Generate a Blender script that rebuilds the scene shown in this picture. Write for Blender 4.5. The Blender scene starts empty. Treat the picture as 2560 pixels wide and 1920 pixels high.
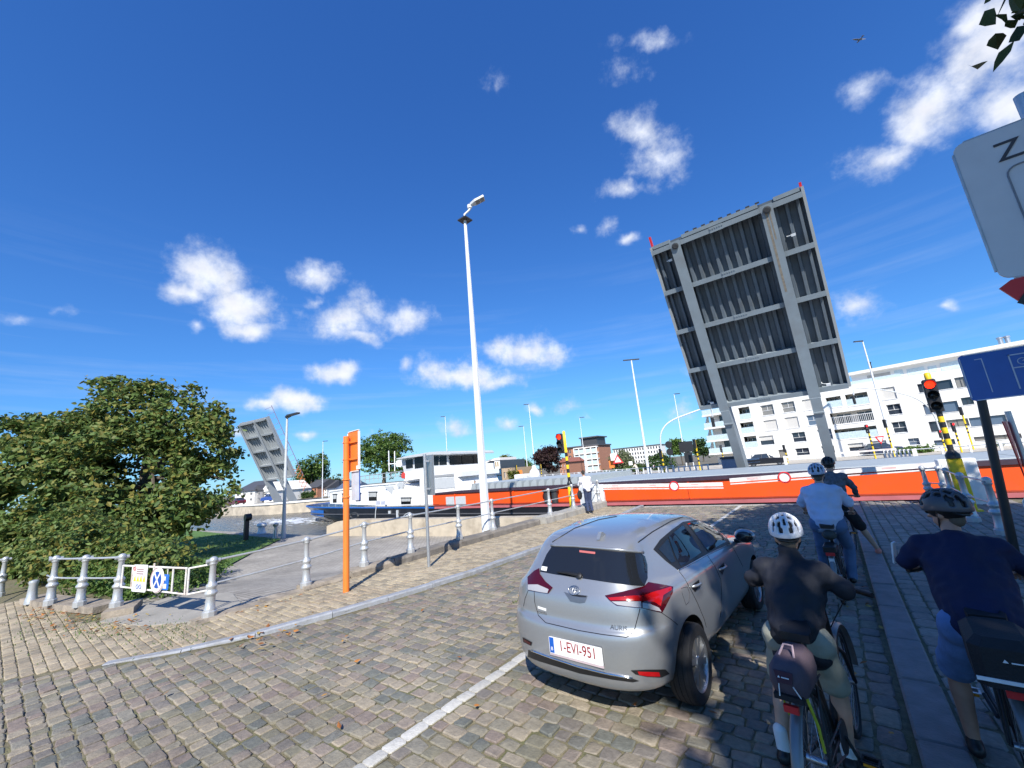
import bpy, bmesh, math, random
from mathutils import Vector, Matrix, noise as mnoise
from mathutils.bvhtree import BVHTree
random.seed(7)
R = math.radians
SC = bpy.context.scene
COL = SC.collection
# ------------------------------------------------------------------ camera
F_PX, CX, CY = 1000.0, 1280.0, 960.0            # focal length and centre in photo pixels (2560 x 1920)
CAM = Vector((0, 0, 2.13))
_up = Vector((-410, 4610, -1000)).normalized()  # vertical vanishing point, camera axes
_yd = Vector((801, -147, -1000)); _yd = (_yd - _up*_yd.dot(_up)).normalized()   # road direction
_xd = _yd.cross(_up)
CM = Matrix((_xd, _yd, _up))                    # camera axes -> world axes
cam_d = bpy.data.cameras.new('camera'); cam = bpy.data.objects.new('camera', cam_d); COL.objects.link(cam)
cam_d.sensor_fit = 'HORIZONTAL'; cam_d.sensor_width = 36; cam_d.lens = 36*F_PX/2560
cam_d.clip_start = 0.05; cam_d.clip_end = 5000
cam.matrix_world = Matrix.Translation(CAM) @ CM.to_4x4()
SC.camera = cam
def ray(p): return CM @ Vector((p[0]-CX, CY-p[1], -F_PX))
def onz(p, z=0.0):
    d = ray(p); return CAM + d*((z-CAM.z)/d.z)
def ony(p, y):
    d = ray(p); return CAM + d*((y-CAM.y)/d.y)
def onpl(p, o, n):
    d = ray(p); return CAM + d*(n.dot(o-CAM)/n.dot(d))
def proj(P):
    v = CM.transposed() @ (Vector(P)-CAM); return (CX+F_PX*v.x/-v.z, CY-F_PX*v.y/-v.z, -v.z)
def at_depth(p, D):                              # point on the ray at depth D along the optical axis
    return CAM + ray(p)*(D/F_PX)
def crop(ox, oy, s): return lambda x, y: (ox+x/s, oy+y/s)
z1=crop(0,900,2.370); z2=crop(540,980,3.073); z3=crop(1040,1020,3.687); z4=crop(1250,1250,3.0157); z5=crop(1860,1120,2.0743)
z6=crop(1600,420,2.0733); z7=crop(1720,820,2.6333); y2=crop(560,1000,5.53); y3=crop(780,1080,4.809); y4=crop(1220,1060,4.608)
y5=crop(1640,980,6.144); y6=crop(2260,250,2.767); y7=crop(2260,820,2.86); y8=crop(1880,1150,4.739); x5=crop(2040,920,4.254)
pd = lambda x, y: (x*2560/2212, y*2560/2212)
# ------------------------------------------------------------------ sun, sky, exposure
SUN_EL, SUN_AZ = R(39), math.atan2(0.57, -0.82)            # azimuth measured from +Y towards +X
SUN_DIR = Vector((math.sin(SUN_AZ)*math.cos(SUN_EL), math.cos(SUN_AZ)*math.cos(SUN_EL), math.sin(SUN_EL)))
sun_d = bpy.data.lights.new('sun', 'SUN'); sun_d.energy = 4.8; sun_d.angle = R(0.5); sun_d.color = (1, .95, .87)
sun = bpy.data.objects.new('sun', sun_d); COL.objects.link(sun); sun.location = SUN_DIR*60
sun.rotation_euler = SUN_DIR.to_track_quat('Z', 'Y').to_euler()
SC.view_settings.view_transform = 'Standard'; SC.view_settings.look = 'None'
SC.view_settings.exposure = 0.55; SC.view_settings.gamma = 1
W = bpy.data.worlds.new('World'); SC.world = W; W.use_nodes = True
def build_world():
    nt = W.node_tree; nt.nodes.clear(); N = nt.nodes.new; L = nt.links.new
    out = N('ShaderNodeOutputWorld'); bg = N('ShaderNodeBackground'); bg.inputs['Strength'].default_value = 0.112
    sky = N('ShaderNodeTexSky'); sky.sky_type = 'NISHITA'; sky.sun_disc = False
    sky.sun_elevation = SUN_EL; sky.sun_rotation = SUN_AZ; sky.air_density = 1.0; sky.dust_density = 0.2; sky.ozone_density = 2.0; sky.altitude = 0
    hsv = N('ShaderNodeHueSaturation'); hsv.inputs['Saturation'].default_value = 1.0; hsv.inputs['Value'].default_value = 1.0
    sp_ = N('ShaderNodeSeparateColor'); L(sky.outputs[0], sp_.inputs[0]); cb_ = N('ShaderNodeCombineColor')   # colour response of the camera
    for k, (g, a) in enumerate(((1.03, .30), (.92, .715), (.75, 1.62))):
        pw = N('ShaderNodeMath'); pw.operation = 'POWER'; L(sp_.outputs[k], pw.inputs[0]); pw.inputs[1].default_value = g
        ml = N('ShaderNodeMath'); ml.operation = 'MULTIPLY'; L(pw.outputs[0], ml.inputs[0]); ml.inputs[1].default_value = a; L(ml.outputs[0], cb_.inputs[k])
    L(cb_.outputs[0], hsv.inputs['Color'])
    tc = N('ShaderNodeTexCoord'); D = tc.outputs['Generated']
    def vm(op, a, b=None):
        n = N('ShaderNodeVectorMath'); n.operation = op
        for i, q in enumerate((a, b)):
            if q is None: continue
            if isinstance(q, (Vector, tuple)): n.inputs[i].default_value = q
            else: L(q, n.inputs[i])
        return n.outputs['Value'] if op in ('DOT_PRODUCT', 'LENGTH') else n.outputs[0]
    def ma(op, a, b=None, c=None, clamp=False):
        n = N('ShaderNodeMath'); n.operation = op; n.use_clamp = clamp
        for i, q in enumerate((a, b, c)):
            if q is None: continue
            if isinstance(q, (int, float)): n.inputs[i].default_value = q
            else: L(q, n.inputs[i])
        return n.outputs[0]
    def nz(scale, detail, rough=.6, vec=D):
        n = N('ShaderNodeTexNoise'); n.inputs['Scale'].default_value = scale; n.inputs['Detail'].default_value = detail; n.inputs['Roughness'].default_value = rough
        L(vec, n.inputs['Vector']); return n
    warp = nz(9, 3); wv = vm('SUBTRACT', warp.outputs['Color'], (.5, .5, .5))
    sc_ = N('ShaderNodeVectorMath'); sc_.operation = 'SCALE'; L(wv, sc_.inputs[0]); sc_.inputs['Scale'].default_value = .06
    Dw = vm('ADD', D, sc_.outputs[0])
    # cumulus: (px, py, half width px, half height px, weight) in photo pixels, turned into sky directions
    cl = [(520,690,110,75,1),(600,770,90,60,.95),(470,735,70,30,.85),(625,822,80,33,.95),(790,690,62,34,.85),(860,800,90,52,.9),(930,770,60,45,.85),
          (1010,800,75,40,.7),(900,838,60,22,.65),(490,818,25,20,.6),(780,752,25,14,.6),
          (1150,935,120,42,.95),(1230,955,90,26,.7),(1320,885,95,48,.95),(1255,880,60,28,.7),(1015,912,22,26,.6),(840,938,78,28,.95),(735,1000,80,30,.95),(665,1010,45,22,.8),
          (1130,1064,45,24,.9),(1270,1055,36,20,.75),(1335,1015,26,13,.8),(770,1087,36,12,.7),(595,1080,30,18,.75),(960,1090,40,16,.5),
          (1600,330,75,60,.8),(1640,400,90,65,.8),(1570,470,75,25,.6),(1570,605,28,18,.7),(1520,570,30,22,.45),(1460,575,20,14,.4),
          (1640,100,90,28,.45),(1560,170,70,40,.4),(1240,215,40,30,.35),(1700,1030,40,20,.4),(1480,1045,30,12,.35),(1720,935,40,16,.45),
          (2480,120,150,130,1),(2330,270,120,110,.95),(2540,260,140,90,.9),(2200,400,110,60,.75),(2150,215,70,35,.55),(2430,60,60,60,.8),(2140,770,70,45,.75),(2360,765,40,16,.6),(2560,420,120,50,.7),
          (45,790,50,18,.35),(140,785,36,14,.3),(1420,1015,40,18,.3)]
    best = None
    for (px, py, rw, rh, w) in cl:
        c = ray((px, py)).normalized(); a = (ray((px+rw, py)).normalized()-c); b = (ray((px, py-rh)).normalized()-c)
        ra, rb = a.length, b.length; a = a/ra; b = (b-a*b.dot(a)).normalized()
        df = vm('SUBTRACT', Dw, c)
        cb = N('ShaderNodeCombineXYZ'); L(vm('DOT_PRODUCT', df, a/(ra*1.25)), cb.inputs[0]); L(vm('DOT_PRODUCT', df, b/(rb*1.25)), cb.inputs[1]); L(vm('DOT_PRODUCT', df, c/.12), cb.inputs[2])
        m = ma('MULTIPLY', ma('SUBTRACT', 1.0, vm('LENGTH', cb.outputs[0])), w)
        best = m if best is None else ma('MAXIMUM', best, m)
    fb = nz(17, 9, .62).outputs['Fac']
    fine = nz(60, 5, .6).outputs['Fac']
    dens = ma('ADD', best, ma('ADD', ma('MULTIPLY', ma('SUBTRACT', fb, .5), 1.55), ma('MULTIPLY', ma('SUBTRACT', fine, .5), .18)))
    # scattered cumulus in the rest of the sky, away from the directions above
    far = nz(4.5, 7, .6).outputs['Fac']
    fwd = CM @ Vector((0, 0, -1)); away = ma('SUBTRACT', .25, vm('DOT_PRODUCT', D, fwd))
    dens2 = ma('MULTIPLY', ma('SUBTRACT', far, .56), ma('MULTIPLY', away, 9.0, clamp=True))
    dens = ma('MAXIMUM', dens, ma('MULTIPLY', dens2, 3.0))
    sm = N('ShaderNodeMapRange'); sm.interpolation_type = 'SMOOTHSTEP'; L(dens, sm.inputs['Value']); sm.inputs['From Min'].default_value = .02; sm.inputs['From Max'].default_value = .85
    # thin haze of cirrus near the left horizon and low on the sky
    cir = N('ShaderNodeMapping'); L(D, cir.inputs['Vector']); cir.inputs['Scale'].default_value = (2.2, 2.2, 34)
    cf = nz(1.3, 5, .55, cir.outputs[0]).outputs['Fac']
    sep = N('ShaderNodeSeparateXYZ'); L(D, sep.inputs[0])
    zb = N('ShaderNodeMapRange'); L(sep.outputs['Z'], zb.inputs['Value']); zb.inputs['From Min'].default_value = .5; zb.inputs['From Max'].default_value = .05
    cirm = ma('MULTIPLY', ma('MULTIPLY', ma('SUBTRACT', cf, .5, clamp=True), 1.1), zb.outputs[0])
    cov = ma('MINIMUM', ma('ADD', ma('MULTIPLY', sm.outputs[0], .92), cirm), 1.0)
    shade = nz(26, 4, .5).outputs['Fac']
    ccol = N('ShaderNodeMix'); ccol.data_type = 'RGBA'; L(ma('MULTIPLY', dens, .9, clamp=True), ccol.inputs['Factor'])
    ccol.inputs['A'].default_value = (3.7, 4.6, 6.2, 1); ccol.inputs['B'].default_value = (6.6, 6.6, 6.9, 1)
    cs = N('ShaderNodeMix'); cs.data_type = 'RGBA'; cs.blend_type = 'MULTIPLY'; cs.inputs['Factor'].default_value = .5; L(ccol.outputs['Result'], cs.inputs['A'])
    cr = N('ShaderNodeCombineColor');
    for i in range(3): L(ma('ADD', shade, .45), cr.inputs[i])
    L(cr.outputs[0], cs.inputs['B'])
    mx = N('ShaderNodeMix'); mx.data_type = 'RGBA'; L(cov, mx.inputs['Factor']); L(hsv.outputs[0], mx.inputs['A']); L(cs.outputs['Result'], mx.inputs['B'])
    L(mx.outputs['Result'], bg.inputs['Color']); L(bg.outputs[0], out.inputs['Surface'])
build_world(); W.cycles.sampling_method = "MANUAL"; W.cycles.sample_map_resolution = 512
# ------------------------------------------------------------------ materials
def mat(name, col, rough=.6, metal=0., var=.12, scale=6., bump=0., bscale=30., spec=.5, dirt=None, dscale=1.5, coat=0., rvar=0.):
    m = bpy.data.materials.get(name)
    if m: return m
    m = bpy.data.materials.new(name); m.use_nodes = True
    nt = m.node_tree; b = nt.nodes['Principled BSDF']; N = nt.nodes.new; L = nt.links.new
    b.inputs['Roughness'].default_value = rough; b.inputs['Metallic'].default_value = metal; b.inputs['Specular IOR Level'].default_value = spec
    b.inputs['Coat Weight'].default_value = coat; b.inputs['Coat Roughness'].default_value = .04
    tc = N('ShaderNodeTexCoord')
    n = N('ShaderNodeTexNoise'); n.inputs['Scale'].default_value = scale; n.inputs['Detail'].default_value = 5; L(tc.outputs['Object'], n.inputs['Vector'])
    c1 = tuple(max(0, c*(1-var)) for c in col[:3]); c2 = tuple(min(1, c*(1+var)) for c in col[:3])
    mx = N('ShaderNodeMix'); mx.data_type = 'RGBA'
    mr = N('ShaderNodeMapRange'); mr.inputs['From Min'].default_value = .3; mr.inputs['From Max'].default_value = .7; L(n.outputs['Fac'], mr.inputs['Value'])
    L(mr.outputs[0], mx.inputs['Factor']); mx.inputs['A'].default_value = (*c1, 1); mx.inputs['B'].default_value = (*c2, 1)
    res = mx.outputs['Result']
    if dirt:
        n2 = N('ShaderNodeTexNoise'); n2.inputs['Scale'].default_value = dscale; n2.inputs['Detail'].default_value = 7; n2.inputs['Roughness'].default_value = .65; L(tc.outputs['Object'], n2.inputs['Vector'])
        r2 = N('ShaderNodeMapRange'); r2.inputs['From Min'].default_value = .5; r2.inputs['From Max'].default_value = .72; r2.inputs['To Max'].default_value = .8; L(n2.outputs['Fac'], r2.inputs['Value'])
        m2 = N('ShaderNodeMix'); m2.data_type = 'RGBA'; L(r2.outputs[0], m2.inputs['Factor']); L(res, m2.inputs['A']); m2.inputs['B'].default_value = (*dirt, 1); res = m2.outputs['Result']
    L(res, b.inputs['Base Color'])
    if rvar:
        r3 = N('ShaderNodeMapRange'); L(n.outputs['Fac'], r3.inputs['Value']); r3.inputs['To Min'].default_value = max(0, rough-rvar); r3.inputs['To Max'].default_value = min(1, rough+rvar); L(r3.outputs[0], b.inputs['Roughness'])
    if bump:
        nb = N('ShaderNodeTexNoise'); nb.inputs['Scale'].default_value = bscale; nb.inputs['Detail'].default_value = 4; L(tc.outputs['Object'], nb.inputs['Vector'])
        bp = N('ShaderNodeBump'); bp.inputs['Strength'].default_value = bump; bp.inputs['Distance'].default_value = .02; L(nb.outputs['Fac'], bp.inputs['Height']); L(bp.outputs[0], b.inputs['Normal'])
    return m
def ramp_mat(name, cols, rough=.8, bump=.3, bscale=60, moss=None, attr=True, fine=30., fvar=.25, transl=0., spec=.5, patch=0.):
    """colour picked per piece (object random + vertex attribute 'rnd') from a list of colours, plus fine grain"""
    m = bpy.data.materials.new(name); m.use_nodes = True
    nt = m.node_tree; b = nt.nodes['Principled BSDF']; N = nt.nodes.new; L = nt.links.new
    b.inputs['Roughness'].default_value = rough; b.inputs['Specular IOR Level'].default_value = spec
    oi = N('ShaderNodeObjectInfo'); at = N('ShaderNodeAttribute'); at.attribute_name = 'rnd'
    ad = N('ShaderNodeMath'); ad.operation = 'ADD'; L(oi.outputs['Random'], ad.inputs[0]); L(at.outputs['Fac'], ad.inputs[1])
    fr = N('ShaderNodeMath'); fr.operation = 'FRACT'; L(ad.outputs[0], fr.inputs[0])
    cr = N('ShaderNodeValToRGB'); e = cr.color_ramp; e.interpolation = 'CONSTANT' if len(cols) > 3 else 'LINEAR'
    while len(e.elements) < len(cols): e.elements.new(.5)
    for i, c in enumerate(cols): e.elements[i].position = i/len(cols); e.elements[i].color = (*c, 1)
    L(fr.outputs[0], cr.inputs[0])
    tc = N('ShaderNodeTexCoord'); g = N('ShaderNodeNewGeometry')
    n = N('ShaderNodeTexNoise'); n.inputs['Scale'].default_value = fine; n.inputs['Detail'].default_value = 6; L(g.outputs['Position'], n.inputs['Vector'])
    mr = N('ShaderNodeMapRange'); mr.inputs['From Min'].default_value = .25; mr.inputs['From Max'].default_value = .75; mr.inputs['To Min'].default_value = 1-fvar; mr.inputs['To Max'].default_value = 1+fvar; L(n.outputs['Fac'], mr.inputs['Value'])
    mu = N('ShaderNodeMix'); mu.data_type = 'RGBA'; mu.blend_type = 'MULTIPLY'; mu.inputs['Factor'].default_value = 1; L(cr.outputs[0], mu.inputs['A'])
    cc = N('ShaderNodeCombineColor'); big = mr.outputs[0]
    if patch:
        n4 = N('ShaderNodeTexNoise'); n4.inputs['Scale'].default_value = .55; n4.inputs['Detail'].default_value = 7; n4.inputs['Roughness'].default_value = .62; L(g.outputs['Position'], n4.inputs['Vector'])
        m4 = N('ShaderNodeMapRange'); m4.inputs['From Min'].default_value = .32; m4.inputs['From Max'].default_value = .68; m4.inputs['To Min'].default_value = 1-patch; m4.inputs['To Max'].default_value = 1+patch*.8; L(n4.outputs['Fac'], m4.inputs['Value'])
        p4 = N('ShaderNodeMath'); p4.operation = 'MULTIPLY'; L(mr.outputs[0], p4.inputs[0]); L(m4.outputs[0], p4.inputs[1]); big = p4.outputs[0]
    for i in range(3): L(big, cc.inputs[i])
    L(cc.outputs[0], mu.inputs['B']); L(mu.outputs['Result'], b.inputs['Base Color'])
    if bump:
        nb = N('ShaderNodeTexNoise'); nb.inputs['Scale'].default_value = bscale; nb.inputs['Detail'].default_value = 5; L(g.outputs['Position'], nb.inputs['Vector'])
        bp = N('ShaderNodeBump'); bp.inputs['Strength'].default_value = bump; bp.inputs['Distance'].default_value = .012; L(nb.outputs['Fac'], bp.inputs['Height']); L(bp.outputs[0], b.inputs['Normal'])
    if transl:
        tr = N('ShaderNodeBsdfTranslucent'); L(mu.outputs['Result'], tr.inputs['Color']); ms = N('ShaderNodeMixShader'); ms.inputs[0].default_value = transl
        L(b.outputs[0], ms.inputs[1]); L(tr.outputs[0], ms.inputs[2]); L(ms.outputs[0], nt.nodes['Material Output'].inputs['Surface'])
    return m
def emit(name, col, s):
    m = bpy.data.materials.new(name); m.use_nodes = True; b = m.node_tree.nodes['Principled BSDF']
    b.inputs['Base Color'].default_value = (*col, 1); b.inputs['Emission Color'].default_value = (*col, 1); b.inputs['Emission Strength'].default_value = s; b.inputs['Roughness'].default_value = .3
    return m
def glass(name, col=(.02, .025, .03), rough=.03, trans=0., spec=.8):
    m = bpy.data.materials.new(name); m.use_nodes = True; b = m.node_tree.nodes['Principled BSDF']
    b.inputs['Base Color'].default_value = (*col, 1); b.inputs['Roughness'].default_value = rough; b.inputs['Specular IOR Level'].default_value = spec
    b.inputs['Transmission Weight'].default_value = trans; b.inputs['IOR'].default_value = 1.45
    return m
# ------------------------------------------------------------------ mesh helpers
class MB:
    def __init__(s): s.v = []; s.f = []; s.a = []; s.cur = 0.
    def add(s, vs, fs):
        o = len(s.v); s.v += [Vector(v) for v in vs]; s.f += [[i+o for i in f] for f in fs]; s.a += [s.cur]*len(vs)
        return s
    def box(s, x0, x1, y0, y1, z0, z1):
        return s.add([(x0,y0,z0),(x1,y0,z0),(x1,y1,z0),(x0,y1,z0),(x0,y0,z1),(x1,y0,z1),(x1,y1,z1),(x0,y1,z1)],
              [(3,2,1,0),(4,5,6,7),(0,1,5,4),(1,2,6,5),(2,3,7,6),(3,0,4,7)])
    def obox(s, c, ax, ay, az):                # centre and three half-axis vectors
        c, ax, ay, az = map(Vector, (c, ax, ay, az)); vs = [c+ax*i+ay*j+az*k for k in (-1,1) for i, j in ((-1,-1),(1,-1),(1,1),(-1,1))]
        return s.add(vs, [(3,2,1,0),(4,5,6,7),(0,1,5,4),(1,2,6,5),(2,3,7,6),(3,0,4,7)])
    def tube(s, pts, r, n=10, cap=True):
        pts = [Vector(p) for p in pts]; rs = r if isinstance(r, (list, tuple)) else [r]*len(pts)
        vs = []; fs = []; prev = None
        for i, p in enumerate(pts):
            t = ((pts[i+1] if i+1 < len(pts) else p)-(pts[i-1] if i else p)).normalized()
            if prev is None:
                u = t.orthogonal().normalized()
            else:
                u = (prev-t*prev.dot(t)).normalized()
            w = t.cross(u); prev = u
            vs += [p+(u*math.cos(2*math.pi*k/n)+w*math.sin(2*math.pi*k/n))*rs[i] for k in range(n)]
        for i in range(len(pts)-1):
            for k in range(n):
                a = i*n+k; b = i*n+(k+1) % n; fs.append((a, b, b+n, a+n))
        if cap: fs += [tuple(range(n-1, -1, -1)), tuple(range((len(pts)-1)*n, len(pts)*n))]
        return s.add(vs, fs)
    def lathe(s, prof, n=16, c=(0,0,0), axis=None, rot=0., caps=True):   # prof: (r, h)
        c = Vector(c); q = Vector((0,0,1)).rotation_difference(Vector(axis)) if axis else None
        vs = []; fs = []
        for r, h in prof:
            for k in range(n):
                a = 2*math.pi*k/n+rot; p = Vector((r*math.cos(a), r*math.sin(a), h)); vs.append(c+(q @ p if q else p))
        for i in range(len(prof)-1):
            for k in range(n):
                a = i*n+k; b = i*n+(k+1) % n; fs.append((a, b, b+n, a+n))
        if caps: fs += [tuple(range(n-1, -1, -1)), tuple(range((len(prof)-1)*n, len(prof)*n))]
        return s.add(vs, fs)
    def ell(s, c, rx, ry, rz, n=14, m=9, q=None):
        c = Vector(c); vs = []; fs = []
        for i in range(m+1):
            t = math.pi*i/m
            for k in range(n):
                a = 2*math.pi*k/n; p = Vector((rx*math.sin(t)*math.cos(a), ry*math.sin(t)*math.sin(a), -rz*math.cos(t))); vs.append(c+(q @ p if q else p))
        for i in range(m):
            for k in range(n):
                a = i*n+k; b = i*n+(k+1) % n; fs.append((a, b, b+n, a+n))
        return s.add(vs, fs)
    def cap(s, a, b, ra, rb, n=12):            # tapered capsule
        a, b = Vector(a), Vector(b); d = (b-a); L = max(d.length, 1e-5); t = d/L
        pts = []; rs = []
        for i in range(5): th = math.pi/2*(i+.25)/5.25; pts.append(a-t*ra*math.cos(th)); rs.append(ra*math.sin(th))
        for i in range(5): th = math.pi/2*(i)/5.25; pts.append(b+t*rb*math.sin(th)); rs.append(rb*math.cos(th))
        return s.tube(pts, rs, n)
    def prism(s, poly, ext):                   # polygon of 3d points extruded by a vector
        poly = [Vector(p) for p in poly]; ext = Vector(ext); n = len(poly)
        return s.add(poly+[p+ext for p in poly], [tuple(range(n-1,-1,-1)), tuple(range(n, 2*n))]+[(i,(i+1)%n,(i+1)%n+n,i+n) for i in range(n)])
    def torus(s, c, R_, r, axis=(0,0,1), n=40, m=8, a0=0., a1=2*math.pi, sx=1., sy=1.):
        c = Vector(c); q = Vector((0,0,1)).rotation_difference(Vector(axis)); full = abs(a1-a0-2*math.pi) < 1e-4
        cnt = n if full else n+1; vs = []; fs = []
        for i in range(cnt):
            a = a0+(a1-a0)*i/n; d = Vector((math.cos(a)*sx, math.sin(a)*sy, 0))
            for k in range(m):
                b = 2*math.pi*k/m; vs.append(c+q @ (d*R_+Vector((math.cos(a),math.sin(a),0))*r*math.cos(b)+Vector((0,0,r*math.sin(b)))))
        for i in range(n):
            for k in range(m):
                a = i*m+k; b = i*m+(k+1)%m; o = ((i+1)%cnt)*m; fs.append((a, o+k, o+(k+1)%m, b))
        return s.add(vs, fs)
    def mesh(s, name, m=None, smooth=False, rnd=False):
        me = bpy.data.meshes.new(name); me.from_pydata([tuple(v) for v in s.v], [], s.f); me.validate(); me.update()
        bm = bmesh.new(); bm.from_mesh(me); bmesh.ops.recalc_face_normals(bm, faces=bm.faces); bm.to_mesh(me); bm.free()
        if rnd:
            at = me.attributes.new('rnd', 'FLOAT', 'POINT'); at.data.foreach_set('value', s.a)
        if m: me.materials.append(m)
        if smooth: _auto(me, R(180 if smooth is True else smooth))
        return me
    def build(s, name, m, parent=None, smooth=False, rnd=False, world=False):
        return put(name, s.mesh(name, m, smooth, rnd), parent, world)
def _auto(me, ang):
    me.shade_smooth()
    bm = bmesh.new(); bm.from_mesh(me)
    for e in bm.edges:
        if len(e.link_faces) == 2 and e.calc_face_angle(0) > ang: e.smooth = False
    bm.to_mesh(me); bm.free()
def put(name, me, parent=None, world=False):
    o = bpy.data.objects.new(name, me); COL.objects.link(o)
    if parent is not None:
        o.parent = parent
        if world: o.matrix_parent_inverse = parent_inv(parent)
    return o
def mwof(o):
    m = Matrix.LocRotScale(o.location, o.rotation_euler, o.scale)
    return (mwof(o.parent) @ o.matrix_parent_inverse @ m) if o.parent else m
def parent_inv(o): return mwof(o).inverted()
def build(name, fn, m, parent=None, smooth=False, world=False, rnd=False):
    b = MB(); fn(b); me = b.mesh(name, m, False, rnd)
    if smooth is True: me.shade_smooth()
    elif smooth: _auto(me, R(smooth))
    return put(name, me, parent, world)
def tag(o, label=None, cat=None, group=None, kind=None):
    if label: o['label'] = label
    if cat: o['category'] = cat
    if group: o['group'] = group
    if kind: o['kind'] = kind
    return o
def empty(name, loc=(0,0,0), rz=0., label=None, cat=None, group=None):
    o = bpy.data.objects.new(name, None); COL.objects.link(o); o.location = loc; o.rotation_euler = (0, 0, rz); o.empty_display_size = .1
    return tag(o, label, cat, group)
def copy_tree(o, parent=None):
    c = o.copy(); COL.objects.link(c); c.parent = parent
    if parent is not None: c.matrix_parent_inverse = o.matrix_parent_inverse
    for ch in [k for k in COL.objects if k.parent == o]: copy_tree(ch, c)
    return c
def rbox(b, x0, x1, y0, y1, z0, z1, r=.02):    # box with chamfered vertical and top edges
    poly = [(x0+r,y0),(x1-r,y0),(x1,y0+r),(x1,y1-r),(x1-r,y1),(x0+r,y1),(x0,y1-r),(x0,y0+r)]
    n = 8; cx, cy = (x0+x1)/2, (y0+y1)/2
    ins = [(cx+(x-cx)*(1-2*r/max(x1-x0,1e-4)), cy+(y-cy)*(1-2*r/max(y1-y0,1e-4))) for x, y in poly]
    vs = [(x,y,z0) for x,y in poly]+[(x,y,z1-r) for x,y in poly]+[(x,y,z1) for x,y in ins]
    fs = [tuple(range(7,-1,-1)), tuple(range(16,24))]
    for L_ in (0, 8): fs += [(L_+i, L_+(i+1)%8, L_+8+(i+1)%8, L_+8+i) for i in range(8)]
    return b.add(vs, fs)
def text_mesh(txt, size, m, depth=.002, align='CENTER', name='lettering'):
    c = bpy.data.curves.new(name, 'FONT'); c.body = txt; c.size = size; c.extrude = depth; c.align_x = align; c.align_y = 'CENTER'
    o = bpy.data.objects.new('tmp_text', c); me = eval_mesh(o); me.name = name
    bpy.data.objects.remove(o); bpy.data.curves.remove(c)
    me.materials.clear(); me.materials.append(m); return me
def put_mat(name, me, parent, M4):
    o = put(name, me, parent); o.matrix_local = M4; return o
def basis(o, x, y, z):
    m = Matrix((x, y, z)).transposed().to_4x4(); m.translation = o; return m
def eval_mesh(o, *extra):                       # evaluate one object alone, in a small scratch scene
    ts = bpy.data.scenes.new('scratch')
    for q in (o, *extra): ts.collection.objects.link(q)
    with bpy.context.temp_override(scene=ts, view_layer=ts.view_layers[0]):
        ts.view_layers[0].update(); dg = bpy.context.evaluated_depsgraph_get(); me = bpy.data.meshes.new_from_object(o.evaluated_get(dg))
    bpy.data.scenes.remove(ts); return me
def apply_mods(o, *extra):
    me = eval_mesh(o, *extra); o.modifiers.clear(); o.data = me; return o
# ------------------------------------------------------------------ ground, water, road
def sstep(a, b, x):
    t = max(0, min(1, (x-a)/(b-a))); return t*t*(3-2*t)
def struct(o): return tag(o, kind='structure')
KL = [(-8.5,1.2),(-7.55,2.46),(-7.05,4.0),(-6.68,6.4),(-6.66,9.8),(-6.95,14.0),(-7.35,18.7)]   # left kerb, road side
def klx(y):
    if y <= KL[0][1]: return KL[0][0]-(KL[0][1]-y)*1.1
    for (x0, y0), (x1, y1) in zip(KL, KL[1:]):
        if y <= y1: return x0+(x1-x0)*(y-y0)/(y1-y0)
    return KL[-1][0]
def pav_z(x, y): return .055*sstep(1.6, 4.5, y)
PL = -9.22                                             # pavement's outer edge (stone plinth of the railing)
def quay_z(x, y): return -.55*sstep(0, 6.5, (-9.9-x)*.55+(y-3.2)*.9)-.08*(1-sstep(1.5,2.3,y+.12*min(0,x+10)))
m_soil = mat('ground earth', (.16,.14,.10), .95, var=.3, scale=1.2, bump=.4, bscale=12)
m_joint = mat('joint sand and moss', (.17,.15,.09), .95, var=.3, scale=14, bump=.6, bscale=90, dirt=(.11,.125,.035), dscale=2.2)
m_quay = None
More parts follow.
